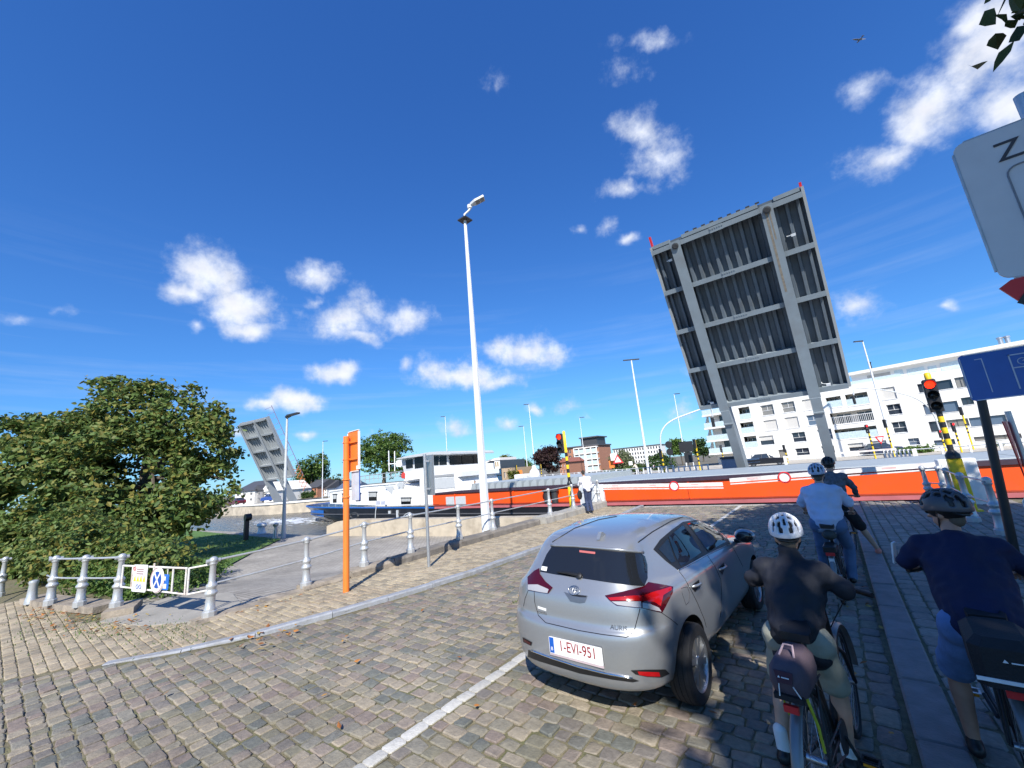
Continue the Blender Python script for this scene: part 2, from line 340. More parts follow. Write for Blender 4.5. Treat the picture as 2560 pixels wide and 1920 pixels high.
def brick_mat(name, c1, c2, mort, w, h, rough=.85, rot=0., msize=.012):
    m = bpy.data.materials.new(name); m.use_nodes = True; nt = m.node_tree; b = nt.nodes['Principled BSDF']; N = nt.nodes.new; L = nt.links.new
    b.inputs['Roughness'].default_value = rough
    g = N('ShaderNodeNewGeometry'); mp = N('ShaderNodeMapping'); mp.inputs['Rotation'].default_value = (0,0,rot); L(g.outputs['Position'], mp.inputs[0])
    wn = N('ShaderNodeTexNoise'); wn.inputs['Scale'].default_value = 3; L(g.outputs['Position'], wn.inputs['Vector'])
    br = N('ShaderNodeTexBrick'); L(mp.outputs[0], br.inputs['Vector']); br.inputs['Color1'].default_value = (*c1,1); br.inputs['Color2'].default_value = (*c2,1); br.inputs['Mortar'].default_value = (*mort,1)
    br.inputs['Scale'].default_value = 1; br.inputs['Brick Width'].default_value = w; br.inputs['Row Height'].default_value = h; br.inputs['Mortar Size'].default_value = msize
    n = N('ShaderNodeTexNoise'); n.inputs['Scale'].default_value = .6; n.inputs['Detail'].default_value = 8; L(g.outputs['Position'], n.inputs['Vector'])
    mr = N('ShaderNodeMapRange'); mr.inputs['From Min'].default_value = .3; mr.inputs['From Max'].default_value = .7; mr.inputs['To Min'].default_value = .72; mr.inputs['To Max'].default_value = 1.2; L(n.outputs['Fac'], mr.inputs['Value'])
    mu = N('ShaderNodeMix'); mu.data_type = 'RGBA'; mu.blend_type = 'MULTIPLY'; mu.inputs['Factor'].default_value = 1; L(br.outputs['Color'], mu.inputs['A'])
    cc = N('ShaderNodeCombineColor'); [L(mr.outputs[0], cc.inputs[i]) for i in range(3)]; L(cc.outputs[0], mu.inputs['B']); L(mu.outputs['Result'], b.inputs['Base Color'])
    bp = N('ShaderNodeBump'); bp.inputs['Strength'].default_value = .5; bp.inputs['Distance'].default_value = .02; bp.invert = True; L(br.outputs['Fac'], bp.inputs['Height']); L(bp.outputs[0], b.inputs['Normal'])
    return m
m_quay = brick_mat('grey quay pavers', (.40,.37,.32), (.32,.295,.255), (.20,.18,.15), .22, .11)
m_asph = mat('asphalt', (.085,.085,.088), .9, var=.2, scale=.8, bump=.3, bscale=60, dirt=(.13,.125,.12), dscale=.3)
# ground: near bank, and the far banks out to the horizon, one sheet with quay faces down to the canal bed
def ground(b):
    def slab(poly, z):
        n = len(poly); b.add([(x,y,z) for x,y in poly]+[(x,y,-4) for x,y in poly], [tuple(range(n))]+[(i,(i+1)%n,(i+1)%n+n,i+n) for i in range(n)])
    slab([(-9.7,-300),(300,-300),(300,18.9),(-9.7,18.9)], -.05)
    slab([(-2500,33.5),(-140,25),(-88,27.4),(-73,28.2),(-66,32.2),(-45,33),(400,33),(2500,33),(2500,2500),(-2500,2500)], -.04)
struct(build('ground', ground, m_soil))
def quay(b):
    xs = [-9.6-i*.6 for i in range(34)]+[-32,-38,-46,-60,-90,-300]
    def edge(x): return 11.7 if x < -60 else (12.0+(x+23.4)*.02 if x < -23.4 else 12.03+(x+23.4)*.133+.3)
    vs = []; fs = []; rows = 26
    for x in xs:
        e = edge(x)
        for j in range(rows):
            t = j/(rows-1); y = -300 if j == 0 else (-40 if j == 1 else -3+(e+3)*((j-2)/(rows-3)))
            vs.append((x, y, quay_z(x, max(y,-5))))
    for i in range(len(xs)-1):
        for j in range(rows-1): a = i*rows+j; fs.append((a, a+rows, a+rows+1, a+1))
    for i in range(len(xs)):                                    # quay face
        vs.append((xs[i], edge(xs[i]), -4))
    o = len(xs)*rows
    for i in range(len(xs)-1): fs.append((i*rows+rows-1, (i+1)*rows+rows-1, o+i+1, o+i))
    b.add(vs, fs)
struct(build('quay', quay, m_quay, smooth=40))
# canal water
def water_mat():
    m = bpy.data.materials.new('canal water'); m.use_nodes = True; nt = m.node_tree; b = nt.nodes['Principled BSDF']; N = nt.nodes.new; L = nt.links.new
    b.inputs['Base Color'].default_value = (.045,.06,.065,1); b.inputs['Roughness'].default_value = .12; b.inputs['IOR'].default_value = 1.33
    g = N('ShaderNodeNewGeometry'); mp = N('ShaderNodeMapping'); mp.inputs['Scale'].default_value = (1, 2.0, 1); L(g.outputs['Position'], mp.inputs[0])
    n = N('ShaderNodeTexNoise'); n.inputs['Scale'].default_value = .9; n.inputs['Detail'].default_value = 6; n.inputs['Roughness'].default_value = .6; L(mp.outputs[0], n.inputs['Vector'])
    bp = N('ShaderNodeBump'); bp.inputs['Strength'].default_value = .9; bp.inputs['Distance'].default_value = .35; L(n.outputs['Fac'], bp.inputs['Height']); L(bp.outputs[0], b.inputs['Normal'])
    # foam churned up by the barge
    sp = N('ShaderNodeSeparateXYZ'); L(g.outputs['Position'], sp.inputs[0])
    n2 = N('ShaderNodeTexNoise'); n2.inputs['Scale'].default_value = .8; n2.inputs['Detail'].default_value = 8; n2.inputs['Roughness'].default_value = .7; L(mp.outputs[0], n2.inputs['Vector'])
    dv = N('ShaderNodeVectorMath'); dv.operation = 'SUBTRACT'; L(g.outputs['Position'], dv.inputs[0]); dv.inputs[1].default_value = (-52, 22.5, -1.4)
    ds = N('ShaderNodeVectorMath'); ds.operation = 'MULTIPLY'; L(dv.outputs[0], ds.inputs[0]); ds.inputs[1].default_value = (.06, .2, 0)
    ln = N('ShaderNodeVectorMath'); ln.operation = 'LENGTH'; L(ds.outputs[0], ln.inputs[0])
    s1 = N('ShaderNodeMath'); s1.operation = 'SUBTRACT'; s1.inputs[0].default_value = .88; L(ln.outputs['Value'], s1.inputs[1])
    s2 = N('ShaderNodeMath'); s2.operation = 'MULTIPLY_ADD'; L(s1.outputs[0], s2.inputs[0]); s2.inputs[1].default_value = .26; L(n2.outputs['Fac'], s2.inputs[2])
    r = N('ShaderNodeMapRange'); L(s2.outputs[0], r.inputs['Value']); r.inputs['From Min'].default_value = .60; r.inputs['From Max'].default_value = .70
    mx = N('ShaderNodeMix'); mx.data_type = 'RGBA'; L(r.outputs[0], mx.inputs['Factor']); mx.inputs['A'].default_value = (.045,.06,.065,1); mx.inputs['B'].default_value = (.75,.78,.8,1); L(mx.outputs['Result'], b.inputs['Base Color'])
    r2 = N('ShaderNodeMapRange'); L(r.outputs[0], r2.inputs['Value']); r2.inputs['To Min'].default_value = .12; r2.inputs['To Max'].default_value = .8; L(r2.outputs[0], b.inputs['Roughness'])
    return m
def water(b):
    nx, ny = 120, 30; xs = [-160+i*(260/nx) for i in range(nx+1)]; ys = [9+j*(26/ny) for j in range(ny+1)]
    vs = []; fs = []
    for x in xs:
        for y in ys:
            vs.append((x, y, -1.4+.05*mnoise.fractal(Vector((x*.5, y*.8, 0)), 1, 2, 3)))
    for i in range(nx):
        for j in range(ny): a = i*(ny+1)+j; fs.append((a, a+ny+1, a+ny+2, a+1))
    b.add(vs, fs)
struct(build('water', water, water_mat(), smooth=True))
# ---- setts and pavers
m_sett = ramp_mat('road setts', [(0.252,0.217,0.164),(0.206,0.191,0.154),(0.279,0.238,0.178),(0.168,0.164,0.140),(0.229,0.191,0.154),(0.262,0.232,0.173),(0.145,0.148,0.126),(0.241,0.201,0.164),(0.201,0.185,0.131),(0.302,0.259,0.192),(0.185,0.164,0.140),(0.235,0.212,0.159),(0.218,0.175,0.145)], .72, .45, 55, fine=22, fvar=.22, patch=.24)
m_pave = ramp_mat('pavement setts', [(0.360,0.301,0.207),(0.310,0.257,0.180),(0.400,0.335,0.229),(0.285,0.242,0.172),(0.340,0.276,0.189),(0.370,0.310,0.220),(0.250,0.213,0.154)], .8, .4, 70, fine=30, fvar=.2, patch=.18)
m_grey_set = ramp_mat('grey pavement setts', [(0.262,0.235,0.201),(0.228,0.207,0.180),(0.296,0.262,0.221),(0.199,0.186,0.165),(0.251,0.218,0.185)], .75, .4, 60, fine=24, fvar=.2, patch=.2)
m_white_set = ramp_mat('white lane setts', [(.50,.485,.44),(.43,.415,.37),(.54,.525,.48)], .7, .35, 60, fine=26, fvar=.16)
rs = random.Random(3)
def stone_geo(w, l, h=.05, dome=.012, jit=.012, r=None):
    r = r or rs; c = min(w, l)*.13
    base = [(-w/2+c,-l/2),(w/2-c,-l/2),(w/2,-l/2+c),(w/2,l/2-c),(w/2-c,l/2),(-w/2+c,l/2),(-w/2,l/2-c),(-w/2,-l/2+c)]
    base = [(x+r.uniform(-jit,jit), y+r.uniform(-jit,jit)) for x, y in base]
    tx, ty = r.uniform(-.03,.03), r.uniform(-.03,.03)
    top = [(x*.86, y*.86, x*tx+y*ty+r.uniform(-.002,.002)) for x, y in base]
    vs = [(x,y,-h) for x,y in base]+[(x,y,-dome+x*tx+y*ty) for x,y in base]+top+[(r.uniform(-.02,.02),r.uniform(-.02,.02),r.uniform(-.003,.004))]
    fs = [(16+i,16+(i+1)%8,24) for i in range(8)]
    for L_ in (0,8): fs += [(L_+i, L_+(i+1)%8, L_+8+(i+1)%8, L_+8+i) for i in range(8)]
    return vs, fs
VAR = {}
def variants(key, w, l, m, k=10, **kw):
    if key not in VAR:
        VAR[key] = []
        for i in range(k):
            b = MB(); b.add(*stone_geo(w, l, **kw)); me = b.mesh(key, m); _auto(me, R(24)); VAR[key].append((me, w, l))
    return VAR[key]
def in_frame(P):
    u, v, d = proj(P); return d > .2 and -40 < u < 2600 and -40 < v < 1960
def lay(stones, name, parent, m, vkey, w0, l0, limit=300, **kw):
    """stones: (x, y, z, w, l, rz); the ones that show largest become objects, the rest one stuff mesh"""
    vis = []; 
    for s in stones:
        u, v, d = proj((s[0], s[1], s[2]))
        if d > .2 and -60 < u < 2620 and v < 1990: vis.append((d*d/(max(.05, CAM.z-s[2])/math.hypot(d, 1)*s[3]*s[4]), s))
    vis.sort(key=lambda q: q[0]); near = [s for _, s in vis[:limit]]; rest = [s for _, s in vis[limit:]]
    V = variants(vkey, w0, l0, m, **kw)
    for s in near:
        me, w, l = rs.choice(V); o = bpy.data.objects.new(name, me); COL.objects.link(o); o.parent = parent
        o.location = s[:3]; o.rotation_euler = (0,0,s[5]+(math.pi if rs.random() < .5 else 0)); o.scale = (s[3]/w, s[4]/l, 1)
    if rest:
        b = MB()
        for s in rest:
            vs, fs = stone_geo(s[3], s[4], **kw); c, sn = math.cos(s[5]), math.sin(s[5]); b.cur = rs.random()
            b.add([(s[0]+x*c-y*sn, s[1]+x*sn+y*c, s[2]+z) for x,y,z in vs], fs)
        me = b.mesh(name+'_field', m, rnd=True); _auto(me, R(24)); o = put(name+'_field', me, parent); tag(o, kind='stuff')
road = struct(build('road', lambda b: b.add([(-24,-6,-.0145),(.5,-6,-.0145),(.5,18.75,-.0145),(-7.3,18.75,-.0145),(-7.0,9,-.0145),(-9.0,1.5,-.0145),(-24,1.0,-.0145)], [(0,1,2,3,4,5,6)]), m_joint))
LX = -3.33                                                # white lane line
st = []; y = -.35
while y < 18.7:
    pitch = rs.uniform(.128,.158); xl = klx(y+.08) if y > 1.1 else -8.4-(1.2-y)*1.0; x = xl+rs.uniform(.0,.15); xr = -.37
    while x < xr:
        l = rs.uniform(.125,.215)
        if abs(x+l/2-LX) < .065+l/2:
            if x < LX-.07 and LX-.07-x > .07: l = LX-.072-x
            else: x = LX+.072; continue
        if x+l > xr: l = max(.08, xr-x)
        st.append((x+l/2, y+pitch/2+rs.uniform(-.006,.006), max(-.008,rs.gauss(-.0005,.0045)), l-.013, pitch-.013, rs.uniform(-.04,.04))); x += l
    y += pitch
for gx in (-.275, -.09):                                  # gutter rows along the right kerb
    y = 1.5
    while y < 18.6:
        l = rs.uniform(.18,.28); st.append((gx, y+l/2, rs.uniform(-.006,0), .165, l-.016, rs.uniform(-.02,.02))); y += l
lay(st, 'sett', road, m_sett, 'sett', .165, .13, jit=.012, dome=.007)
ws = []; y = 1.4
while y < 18.6:
    l = rs.uniform(.17,.27); ws.append((LX+rs.uniform(-.004,.004), y+l/2, .003, .125, l-.006, rs.uniform(-.02,.02))); y += l
lm = struct(build('lane_line', lambda b: b.add([(LX-.08,1.4,-.0085),(LX+.08,1.4,-.0085),(LX+.08,18.6,-.0085),(LX-.08,18.6,-.0085)], [(0,1,2,3)]), m_joint))
lay(ws, 'white_sett', lm, m_white_set, 'white_sett', .145, .2, jit=.004, dome=.003)
# left pavement
pav = MB(); ys = [-4+i*.5 for i in range(46)]
for y0 in ys: pav.v += [Vector((PL-.45 if y0 > 2 else -24, y0, pav_z(0,y0)-.02)), Vector((klx(y0)-.02, y0, pav_z(0,y0)-.02))]
pav.a = [0]*len(pav.v); pav.f = [[2*i, 2*i+1, 2*i+3, 2*i+2] for i in range(len(ys)-1) if ys[i] > 2]
pav.add([(-24,-4,-.021),(-8.4,-4,-.021),(-8.4,1.2,-.021),(-7.9,2.0,-.021),(-9.6,2.3,-.021),(-24,1.6,-.021)], [(0,1,2,3,4,5)])
pavement = struct(pav.build('pavement', m_joint))
st = []; y = -.6
GATE = [(-11.9,1.35),(-9.75,2.2),(-9.25,2.55)]
while y < 18.4:
    pitch = rs.uniform(.115,.135); x1 = (klx(y+.06)-.17) if y > 1.25 else (-8.41-(1.2-y)*1.0)
    x0 = PL if y > 2.55 else (-9.6-(2.3-y)*2.4 if y > 1.2 else -17)
    x = x1-rs.uniform(0,.12)
    while x > x0:
        l = rs.uniform(.17,.24); l = min(l, max(.06, x-x0))
        st.append((x-l/2, y+pitch/2, pav_z(x,y)+rs.uniform(-.005,.004), l-.012, pitch-.012, rs.uniform(-.025,.025))); x -= l
    y += pitch
lay(st, 'paver', pavement, m_pave, 'paver', .2, .125, jit=.006, dome=.007)
# right pavement
PR = .06
rp = struct(build('right_pavement', lambda b: b.add([(.3,-4,.045),(9,-4,.045),(9,18.6,.045),(.3,18.6,.045)], [(0,1,2,3)]), m_joint))
st = []; x = .325
while x < 3.6:
    w = rs.uniform(.17,.21); y = 1.2+rs.uniform(0,.3)
    while y < 18.5:
        l = rs.uniform(.2,.3); st.append((x+w/2, y+l/2, PR+rs.uniform(-.006,.004), w-.014, l-.014, rs.uniform(-.02,.02))); y += l
    x += w
lay(st, 'grey_sett', rp, m_grey_set, 'grey_sett', .19, .24, jit=.009, dome=.011)
# kerbs: each stone a block
m_kerb = mat('bluestone kerb', (.30,.315,.34), .7, var=.14, scale=9, bump=.35, bscale=50, dirt=(.19,.175,.14), dscale=2.5)
kerb = struct(build('kerb', lambda b: b.add([(KL[0][0]-.16,KL[0][1],-.03)]+[(x-.15,y,-.01) for x,y in KL[1:]]+[(x,y,-.01) for x,y in KL[::-1]], [tuple(range(len(KL)*2))]), m_joint))
pts = [];
def kpt(s):                                              # point at arc length s on the kerb line
    for (x0,y0),(x1,y1) in zip(KL, KL[1:]):
        L_ = math.hypot(x1-x0, y1-y0)
        if s <= L_: return Vector((x0+(x1-x0)*s/L_, y0+(y1-y0)*s/L_, 0)), Vector(((x1-x0)/L_, (y1-y0)/L_, 0))
        s -= L_
    return Vector((*KL[-1],0)), Vector((-.08,1,0)).normalized()
s = 0
while s < 18.0:
    l = rs.uniform(.85,1.1); p0, _ = kpt(s+.006); p1, _ = kpt(s+l-.006); t = (p1-p0).normalized(); nrm = Vector((-t.y, t.x, 0))
    h0, h1 = .006+.07*sstep(0,3.5,s), .006+.07*sstep(0,3.5,s+l); j = rs.uniform(-.006,.006)
    def kb(b):
        a0, a1 = p0, p1; w = .145
        for h in (0,):
            vs = [a0+Vector((0,0,-.1)), a1+Vector((0,0,-.1)), a1+nrm*w+Vector((0,0,-.1)), a0+nrm*w+Vector((0,0,-.1)),
                  a0+Vector((0,0,h0-.02+j)), a1+Vector((0,0,h1-.02+j)), a1+nrm*w+Vector((0,0,h1+j)), a0+nrm*w+Vector((0,0,h0+j)),
                  a0+nrm*.022+Vector((0,0,h0+j)), a1+nrm*.022+Vector((0,0,h1+j))]
            b.add(vs, [(3,2,1,0),(0,1,5,4),(4,5,9,8),(8,9,6,7),(2,3,7,6),(1,2,6,9,5),(3,0,4,8,7)])
    build('kerb_stone', kb, m_kerb, kerb); s += l
m_kerb2 = mat('worn bluestone kerb', (.21,.205,.20), .72, var=.18, scale=7, bump=.35, bscale=45)
rk = struct(build('right_kerb', lambda b: b.add([(.03,1,-.02),(.32,1,-.02),(.32,18.7,-.02),(.03,18.7,-.02)], [(0,1,2,3)]), m_joint))
y = 1.0
while y < 18.5:
    l = rs.uniform(.9,1.15); l = min(l, 18.65-y); j = rs.uniform(-.005,.005)
    build('kerb_stone', lambda b: rbox(b, .04, .305, y+.005, y+l-.005, -.1, .072+j, .016), m_kerb2, rk); y += l
# canal edge of the road: stone coping, steel edge
m_coping = mat('pale coping stone', (.36,.345,.31), .8, var=.15, scale=6, bump=.3, bscale=40, dirt=(.22,.20,.16))
qe = struct(build('road_end_edge', lambda b: b.box(-7.4,3.6,18.72,18.98,-.6,-.012), mat('dark steel edge', (.05,.05,.055), .5, metal=.6)))
x = -7.3
while x < 3.5:
    l = rs.uniform(.9,1.2); build('coping_stone', lambda b: rbox(b, x+.004, x+l-.004, 18.5, 18.76, -.2, .012, .012), m_coping, qe); x += l
# stone plinth under the left railing, stepped blocks
m_plinth = mat('weathered plinth stone', (.30,.255,.20), .9, var=.25, scale=5, bump=.6, bscale=22, dirt=(.12,.105,.09), dscale=3)
m_plinth2 = mat('dark plinth stone', (.20,.18,.155), .9, var=.3, scale=4, bump=.6, bscale=22, dirt=(.09,.085,.08), dscale=2)
plinth = tag(empty('stone_plinth', (PL,5,0)), 'weathered stone plinth of long blocks under the white railing', 'plinth')
def blk(y0, y1, z, x0=PL-.44, x1=PL+.02, m=m_plinth, zb=-.7):
    def f(b):
        n = 6; vs = []; fs = []
        prof = [(x0,zb),(x0,z-.03),(x0+.03,z),(x1-.04,z),(x1,z-.05),(x1,zb)]
        for i in range(n+1):
            yy = y0+(y1-y0)*i/n
            for (px, pz) in prof: vs.append((px+rs.uniform(-.012,.012), yy+(rs.uniform(-.01,.01) if 0 < i < n else 0), pz+(rs.uniform(-.012,.012) if pz > zb else 0)))
        k = len(prof)
        for i in range(n):
            for j in range(k): a = i*k+j; c = i*k+(j+1)%k; fs.append((a, c, c+k, a+k))
        fs += [tuple(range(k-1,-1,-1)), tuple(range(n*k,(n+1)*k))]
        b.add(vs, fs)
    build('plinth_stone', f, m, plinth, world=True)
for y0, y1, z, m in [(2.45,3.55,.035,m_plinth),(3.56,4.3,.06,m_plinth),(4.31,5.3,.12,m_plinth),(5.35,6.5,.20,m_plinth),(6.51,7.55,.22,m_plinth2),(7.6,8.9,.24,m_plinth2),(8.91,10.3,.24,m_plinth2),(10.31,11.6,.25,m_plinth2),(11.61,13.0,.25,m_plinth2)]: blk(y0+.004, y1-.004, z, m=m)
for y0, y1, z in [(13.2,14.6,.3),(14.61,15.9,.3),(15.92,17.2,.32),(17.22,18.5,.34)]: blk(y0+.004, y1-.004, z, x0=PL-.5, x1=PL+.16, m=m_coping)
# concrete slab at the gate and the low wall with posts on it
build('gate_slab', lambda b: b.prism([(*p,-.12) for p in [(-11.6,1.55),(-10.2,1.95),(-9.35,2.62),(-9.62,3.3),(-11.2,3.6),(-12.6,2.9)]], (0,0,.128)), mat('worn concrete', (.33,.31,.27), .85, var=.15, scale=3, bump=.3, bscale=30, dirt=(.2,.19,.16)), None)
tag(bpy.data.objects['gate_slab'], 'pale worn concrete slab at the foot of the gate', 'slab')
lw = tag(empty('low_kerb_wall', (-12.6,1.7,0)), 'low stone kerb wall carrying three white bollards', 'wall')
for (a, c) in [((-11.7,1.62),(-12.5,1.9)),((-12.55,1.6),(-14.2,1.15)),((-14.25,1.14),(-16.2,.75))]:
    A, Bv = Vector((*a,0)), Vector((*c,0)); t = (Bv-A).normalized(); n = Vector((-t.y,t.x,0)); n = n if n.y > 0 else -n
    build('wall_stone', lambda b: b.prism([A-n*.05, Bv-n*.05, Bv+n*.42, A+n*.42], (0,0,.13)), m_plinth, lw, world=True)
# retaining wall on the quay, in front of the barge
m_conc = mat('stained concrete', (.46,.40,.31), .9, var=.12, scale=2.5, bump=.4, bscale=25, dirt=(.24,.20,.15), dscale=1.1)
wA, wB = Vector((-23.4,12.03,-.55)), Vector((-10.0,13.85,-.55)); wt = (wB-wA).normalized(); wn = Vector((-wt.y,wt.x,0))
prof = [z2(850,1105), z2(850,1030), z2(930,995), z2(1010,983), z2(2140,968)]
top = [onpl(p, wA, wn) for p in prof]
endz = top[-1].z
poly = [wA]+top[1:4]+[Vector((wB.x,wB.y,endz)), wB]; poly = [p-Vector((0,0,.0)) for p in poly]; poly[0].z = -3; poly[-1].z = -3
rw = build('concrete_wall', lambda b: b.prism(poly, wn*.5), m_conc); tag(rw, 'long stained concrete retaining wall on the quay in front of the barge', 'wall')
# ------------------------------------------------------------------ railings
m_rail = mat('silver paint', (.52,.54,.55), .38, metal=.45, var=.08, scale=5, bump=.12, bscale=40, dirt=(.42,.40,.37), dscale=4)
m_black = mat('black paint', (.018,.018,.02), .4)
m_white = mat('white paint', (.78,.78,.77), .45, var=.05, dirt=(.55,.53,.49), dscale=2)
m_dgrey = mat('dark grey metal', (.06,.062,.066), .45, metal=.4)
m_lgrey = mat('light grey paint', (.52,.55,.57), .4, var=.06)
m_yel = mat('signal yellow', (.85,.58,.01), .45, var=.06, dirt=(.55,.38,.05), dscale=5)
m_red = mat('sign red', (.62,.025,.03), .4, var=.06)
m_blue = mat('sign blue', (.012,.075,.36), .3, var=.06)
m_alu = mat('galvanised steel', (.48,.50,.52), .38, metal=.7, var=.1, scale=12)
PROF_SH = [(.088,.10),(.092,.13),(.08,.15),(.072,.33),(.078,.355),(.10,.37),(.104,.40),(.092,.42),(.075,.435),(.073,.47),(.088,.49),(.092,.52),(.082,.545),(.06,.56),(.054,.60),(.047,.86),(.055,.875),(.066,.885),(.066,.905),(.05,.915)]
def bollard(parent, x, y, z, rdir=(0,1,0), h=1.0):
    p = put('post', None, parent); p.location = Vector((x,y,z))-parent.location
    p.rotation_euler = (rs.uniform(-.012,.012), rs.uniform(-.012,.012), 0)
    s = h
    build('base', lambda b: b.lathe([(.115*s,-.02),(.115*s,.085*s),(.09*s,.105*s)], 8, rot=math.pi/8), m_rail, p)
    build('shaft', lambda b: b.lathe([(r*s, q*s) for r, q in PROF_SH], 20), m_rail, p, smooth=50)
    d = Vector(rdir).normalized()
    def hd(b):
        b.lathe([(.052*s,.91*s),(.066*s,.93*s),(.07*s,.96*s),(.058*s,.995*s),(.03*s,1.015*s),(.004,1.02*s)], 16)
        b.tube([d*-.11*s+Vector((0,0,.945*s)), d*.11*s+Vector((0,0,.945*s))], .036*s, 12)
    build('head', hd, m_rail, p, smooth=50)
    return Vector((x,y,z))
def rails(parent, posts, hs=(.945,.545), r=(.021,.018), ext=None):
    for a, c in zip(posts, posts[1:]):
        for h, rr in zip(hs, r):
            build('rail', lambda b: b.tube([a+Vector((0,0,h)), a.lerp(c,.5)+Vector((0,0,h-.006)), c+Vector((0,0,h))], rr, 10), m_rail, parent, smooth=50, world=True)
rl = empty('railing', (-9.43,2.9,0), label='silver bollard railing along the paved slope between pavement and quay', cat='railing')
base_px = [(z1(1253,1525),.035),(z2(742,1505),.09),(z2(1300,1355),.2),(z2(1665,1245),.23),(z3(590,1218),.24),(z3(925,1130),.25)]
PB = []
for px, z in base_px:
    P = onz(px, z); PB.append(bollard(rl, -9.43, P.y*(-9.43/P.x) if False else P.y, z))
for yy, xx, z in [(13.9,-9.32,.3),(15.75,-9.3,.32),(18.15,-9.28,.34)]: PB.append(bollard(rl, xx, yy, z))
rails(rl, PB)
rg = empty('railing', (-12.6,1.9,0), label='three white bollards with rails on the low stone wall beside the shrubs', cat='railing')
PG = [bollard(rg, *onz(z1(*p), .13)) for p in [(295,1445),(470,1455),(688,1460)]]
dv = PG[1]-PG[0]
rails(rg, [PG[0]-Vector((.75,.05,0)), PG[0], PG[1], PG[2]])
for (px, nm) in [((178,1440),'stub'),((0,1395),'edge')]:
    P = onz(z1(*px), .0)
lo = empty('bollard', onz(z1(182,1442),.05), label='short white bollard stub half buried in leaves beside the shrubs', cat='bollard')
build('shaft', lambda b: b.lathe([(.12,0),(.11,.1),(.095,.14),(.075,.42),(.09,.46),(.08,.5),(.03,.52)], 14), m_rail, lo, smooth=50)
lo2 = empty('bollard', onz(z1(-6,1400),0), label='white bollard with two rails at the edge of the shrubs', cat='bollard')
bollard(lo2, *lo2.location); rails(lo2, [lo2.location.copy(), lo2.location+Vector((1.6,-.35,-.15))], hs=(.545,), r=(.018,))
rr_ = empty('railing', (2.3,15,.06), label='silver bollard railing beside the yellow traffic light post', cat='railing')
PRr = [bollard(rr_, x, y, .06, h=1.1) for x, y in [(2.28,12.5),(2.2,14.2),(2.28,16.3),(2.3,17.4),(2.02,17.9)]]
rails(rr_, PRr, hs=(1.04,.6))
# ------------------------------------------------------------------ gate with signs
gt = empty('gate', PG[2], label='small white tubular gate with three signs on it', cat='gate')
def hdist(px, D):
    d = ray(px); t = D/math.hypot(d.x, d.y); return CAM+d*t
P4 = PB[0]
gL = PG[2]+Vector((.15,.02,0)); gR = hdist(z1(1107,1310), 9.95)
gdir = Vector((gR.x-gL.x, gR.y-gL.y, 0)); gl = gdir.length; gdir.normalize()
zt, zb = hdist(z1(1110,1235), 9.95).z, hdist(z1(1105,1388), 9.95).z
zt0 = hdist(z1(735,1218), math.hypot(gL.x,gL.y)).z; zb0 = hdist(z1(728,1342), math.hypot(gL.x,gL.y)).z
m_gate = mat('rusty white paint', (.68,.66,.62), .55, var=.08, dirt=(.34,.15,.07), dscale=7)
def gpt(s, t): # s along, t 0..1 bottom to top
    return Vector((gL.x,gL.y,0))+gdir*(s*gl)+Vector((0,0,(zb0+(zb-zb0)*s)*(1-t)+(zt0+(zt-zt0)*s)*t))
build('frame', lambda b: (b.tube([gpt(0,0),gpt(1,0)], .017, 8), b.tube([gpt(0,1),gpt(1,1)], .019, 8)), m_gate, gt, smooth=50, world=True)
for s in (0,.17,.51,.80,.985): build('bar', lambda b: b.tube([gpt(s,-.02),gpt(s,1.02 if s != .51 else 1.16)], .017, 8), m_gate, gt, smooth=50, world=True)
for s in (.58,.63,.72): build('bar', lambda b: b.tube([gpt(s,0),gpt(s,1)], .008, 6), m_gate, gt, smooth=50, world=True)
gP = gpt(1.02,0)
def leaf2(b):
    for h in (zt, zb): b.tube([Vector((gP.x,gP.y,h)), Vector((P4.x,P4.y,h+.02))], .017, 8)
    b.tube([Vector((gP.x,gP.y,zb-.01)), Vector((gP.x,gP.y,zt))], .017, 8)
build('fixed_panel', leaf2, m_gate, gt, smooth=50, world=True)
gn = Vector((gdir.y,-gdir.x,0)); gn = gn if gn.dot(CAM-gL) > 0 else -gn
gm_ = (zt-zb)
def gb(c, off): return basis(c+gn*off, gdir, Vector((0,0,1)), gn)
def splate(b, w, h, r=.03, t=.008, k=4):
    pts = []
    for cx_, cy_, a0 in [(w/2-r,h/2-r,0),(-w/2+r,h/2-r,90),(-w/2+r,-h/2+r,180),(w/2-r,-h/2+r,270)]:
        for i in range(k+1): a = R(a0+90*i/k); pts.append((cx_+r*math.cos(a), cy_+r*math.sin(a), 0))
    b.prism(pts, (0,0,t))
def gpart(name, fn, m, c, off, parent=gt):
    o = build(name, fn, m); o.parent = parent; o.matrix_parent_inverse = parent_inv(parent); o.matrix_basis = gb(c, off); return o
c1 = gpt(.33,.5); hh = gm_*1.05
sg = gpart('notice_board', lambda b: splate(b, .52, hh*1.08), m_white, c1, .03)
m_ink = mat('printed ink', (.05,.05,.06), .6); m_tri = mat('warning yellow', (.75,.55,.04), .5)
gpart('print_line', lambda b: [b.box(-.13,.13,hh*(.36-.09*i)-.012,hh*(.36-.09*i)+.012,0,.002) for i in range(3)], mat('print grey', (.35,.25,.25), .6), c1, .0395)
for i in range(4): gpart('warning_triangle', lambda b: b.prism([(-.17+i*.115-.05,-.06,0),(-.17+i*.115+.05,-.06,0),(-.17+i*.115,.06,0)],(0,0,.002)), m_tri, c1, .0395)
for i in range(2): gpart('round_symbol', lambda b: b.torus((-.055+i*.11,-hh*.33,.002), .038,.006,n=16,m=4), m_blue, c1, .0395)
gpart('prohibition_mark', lambda b: b.torus((-.2,hh*.38,.002), .035,.008,n=16,m=4), m_red, c1, .0395)
c2 = gpt(.615,.5)
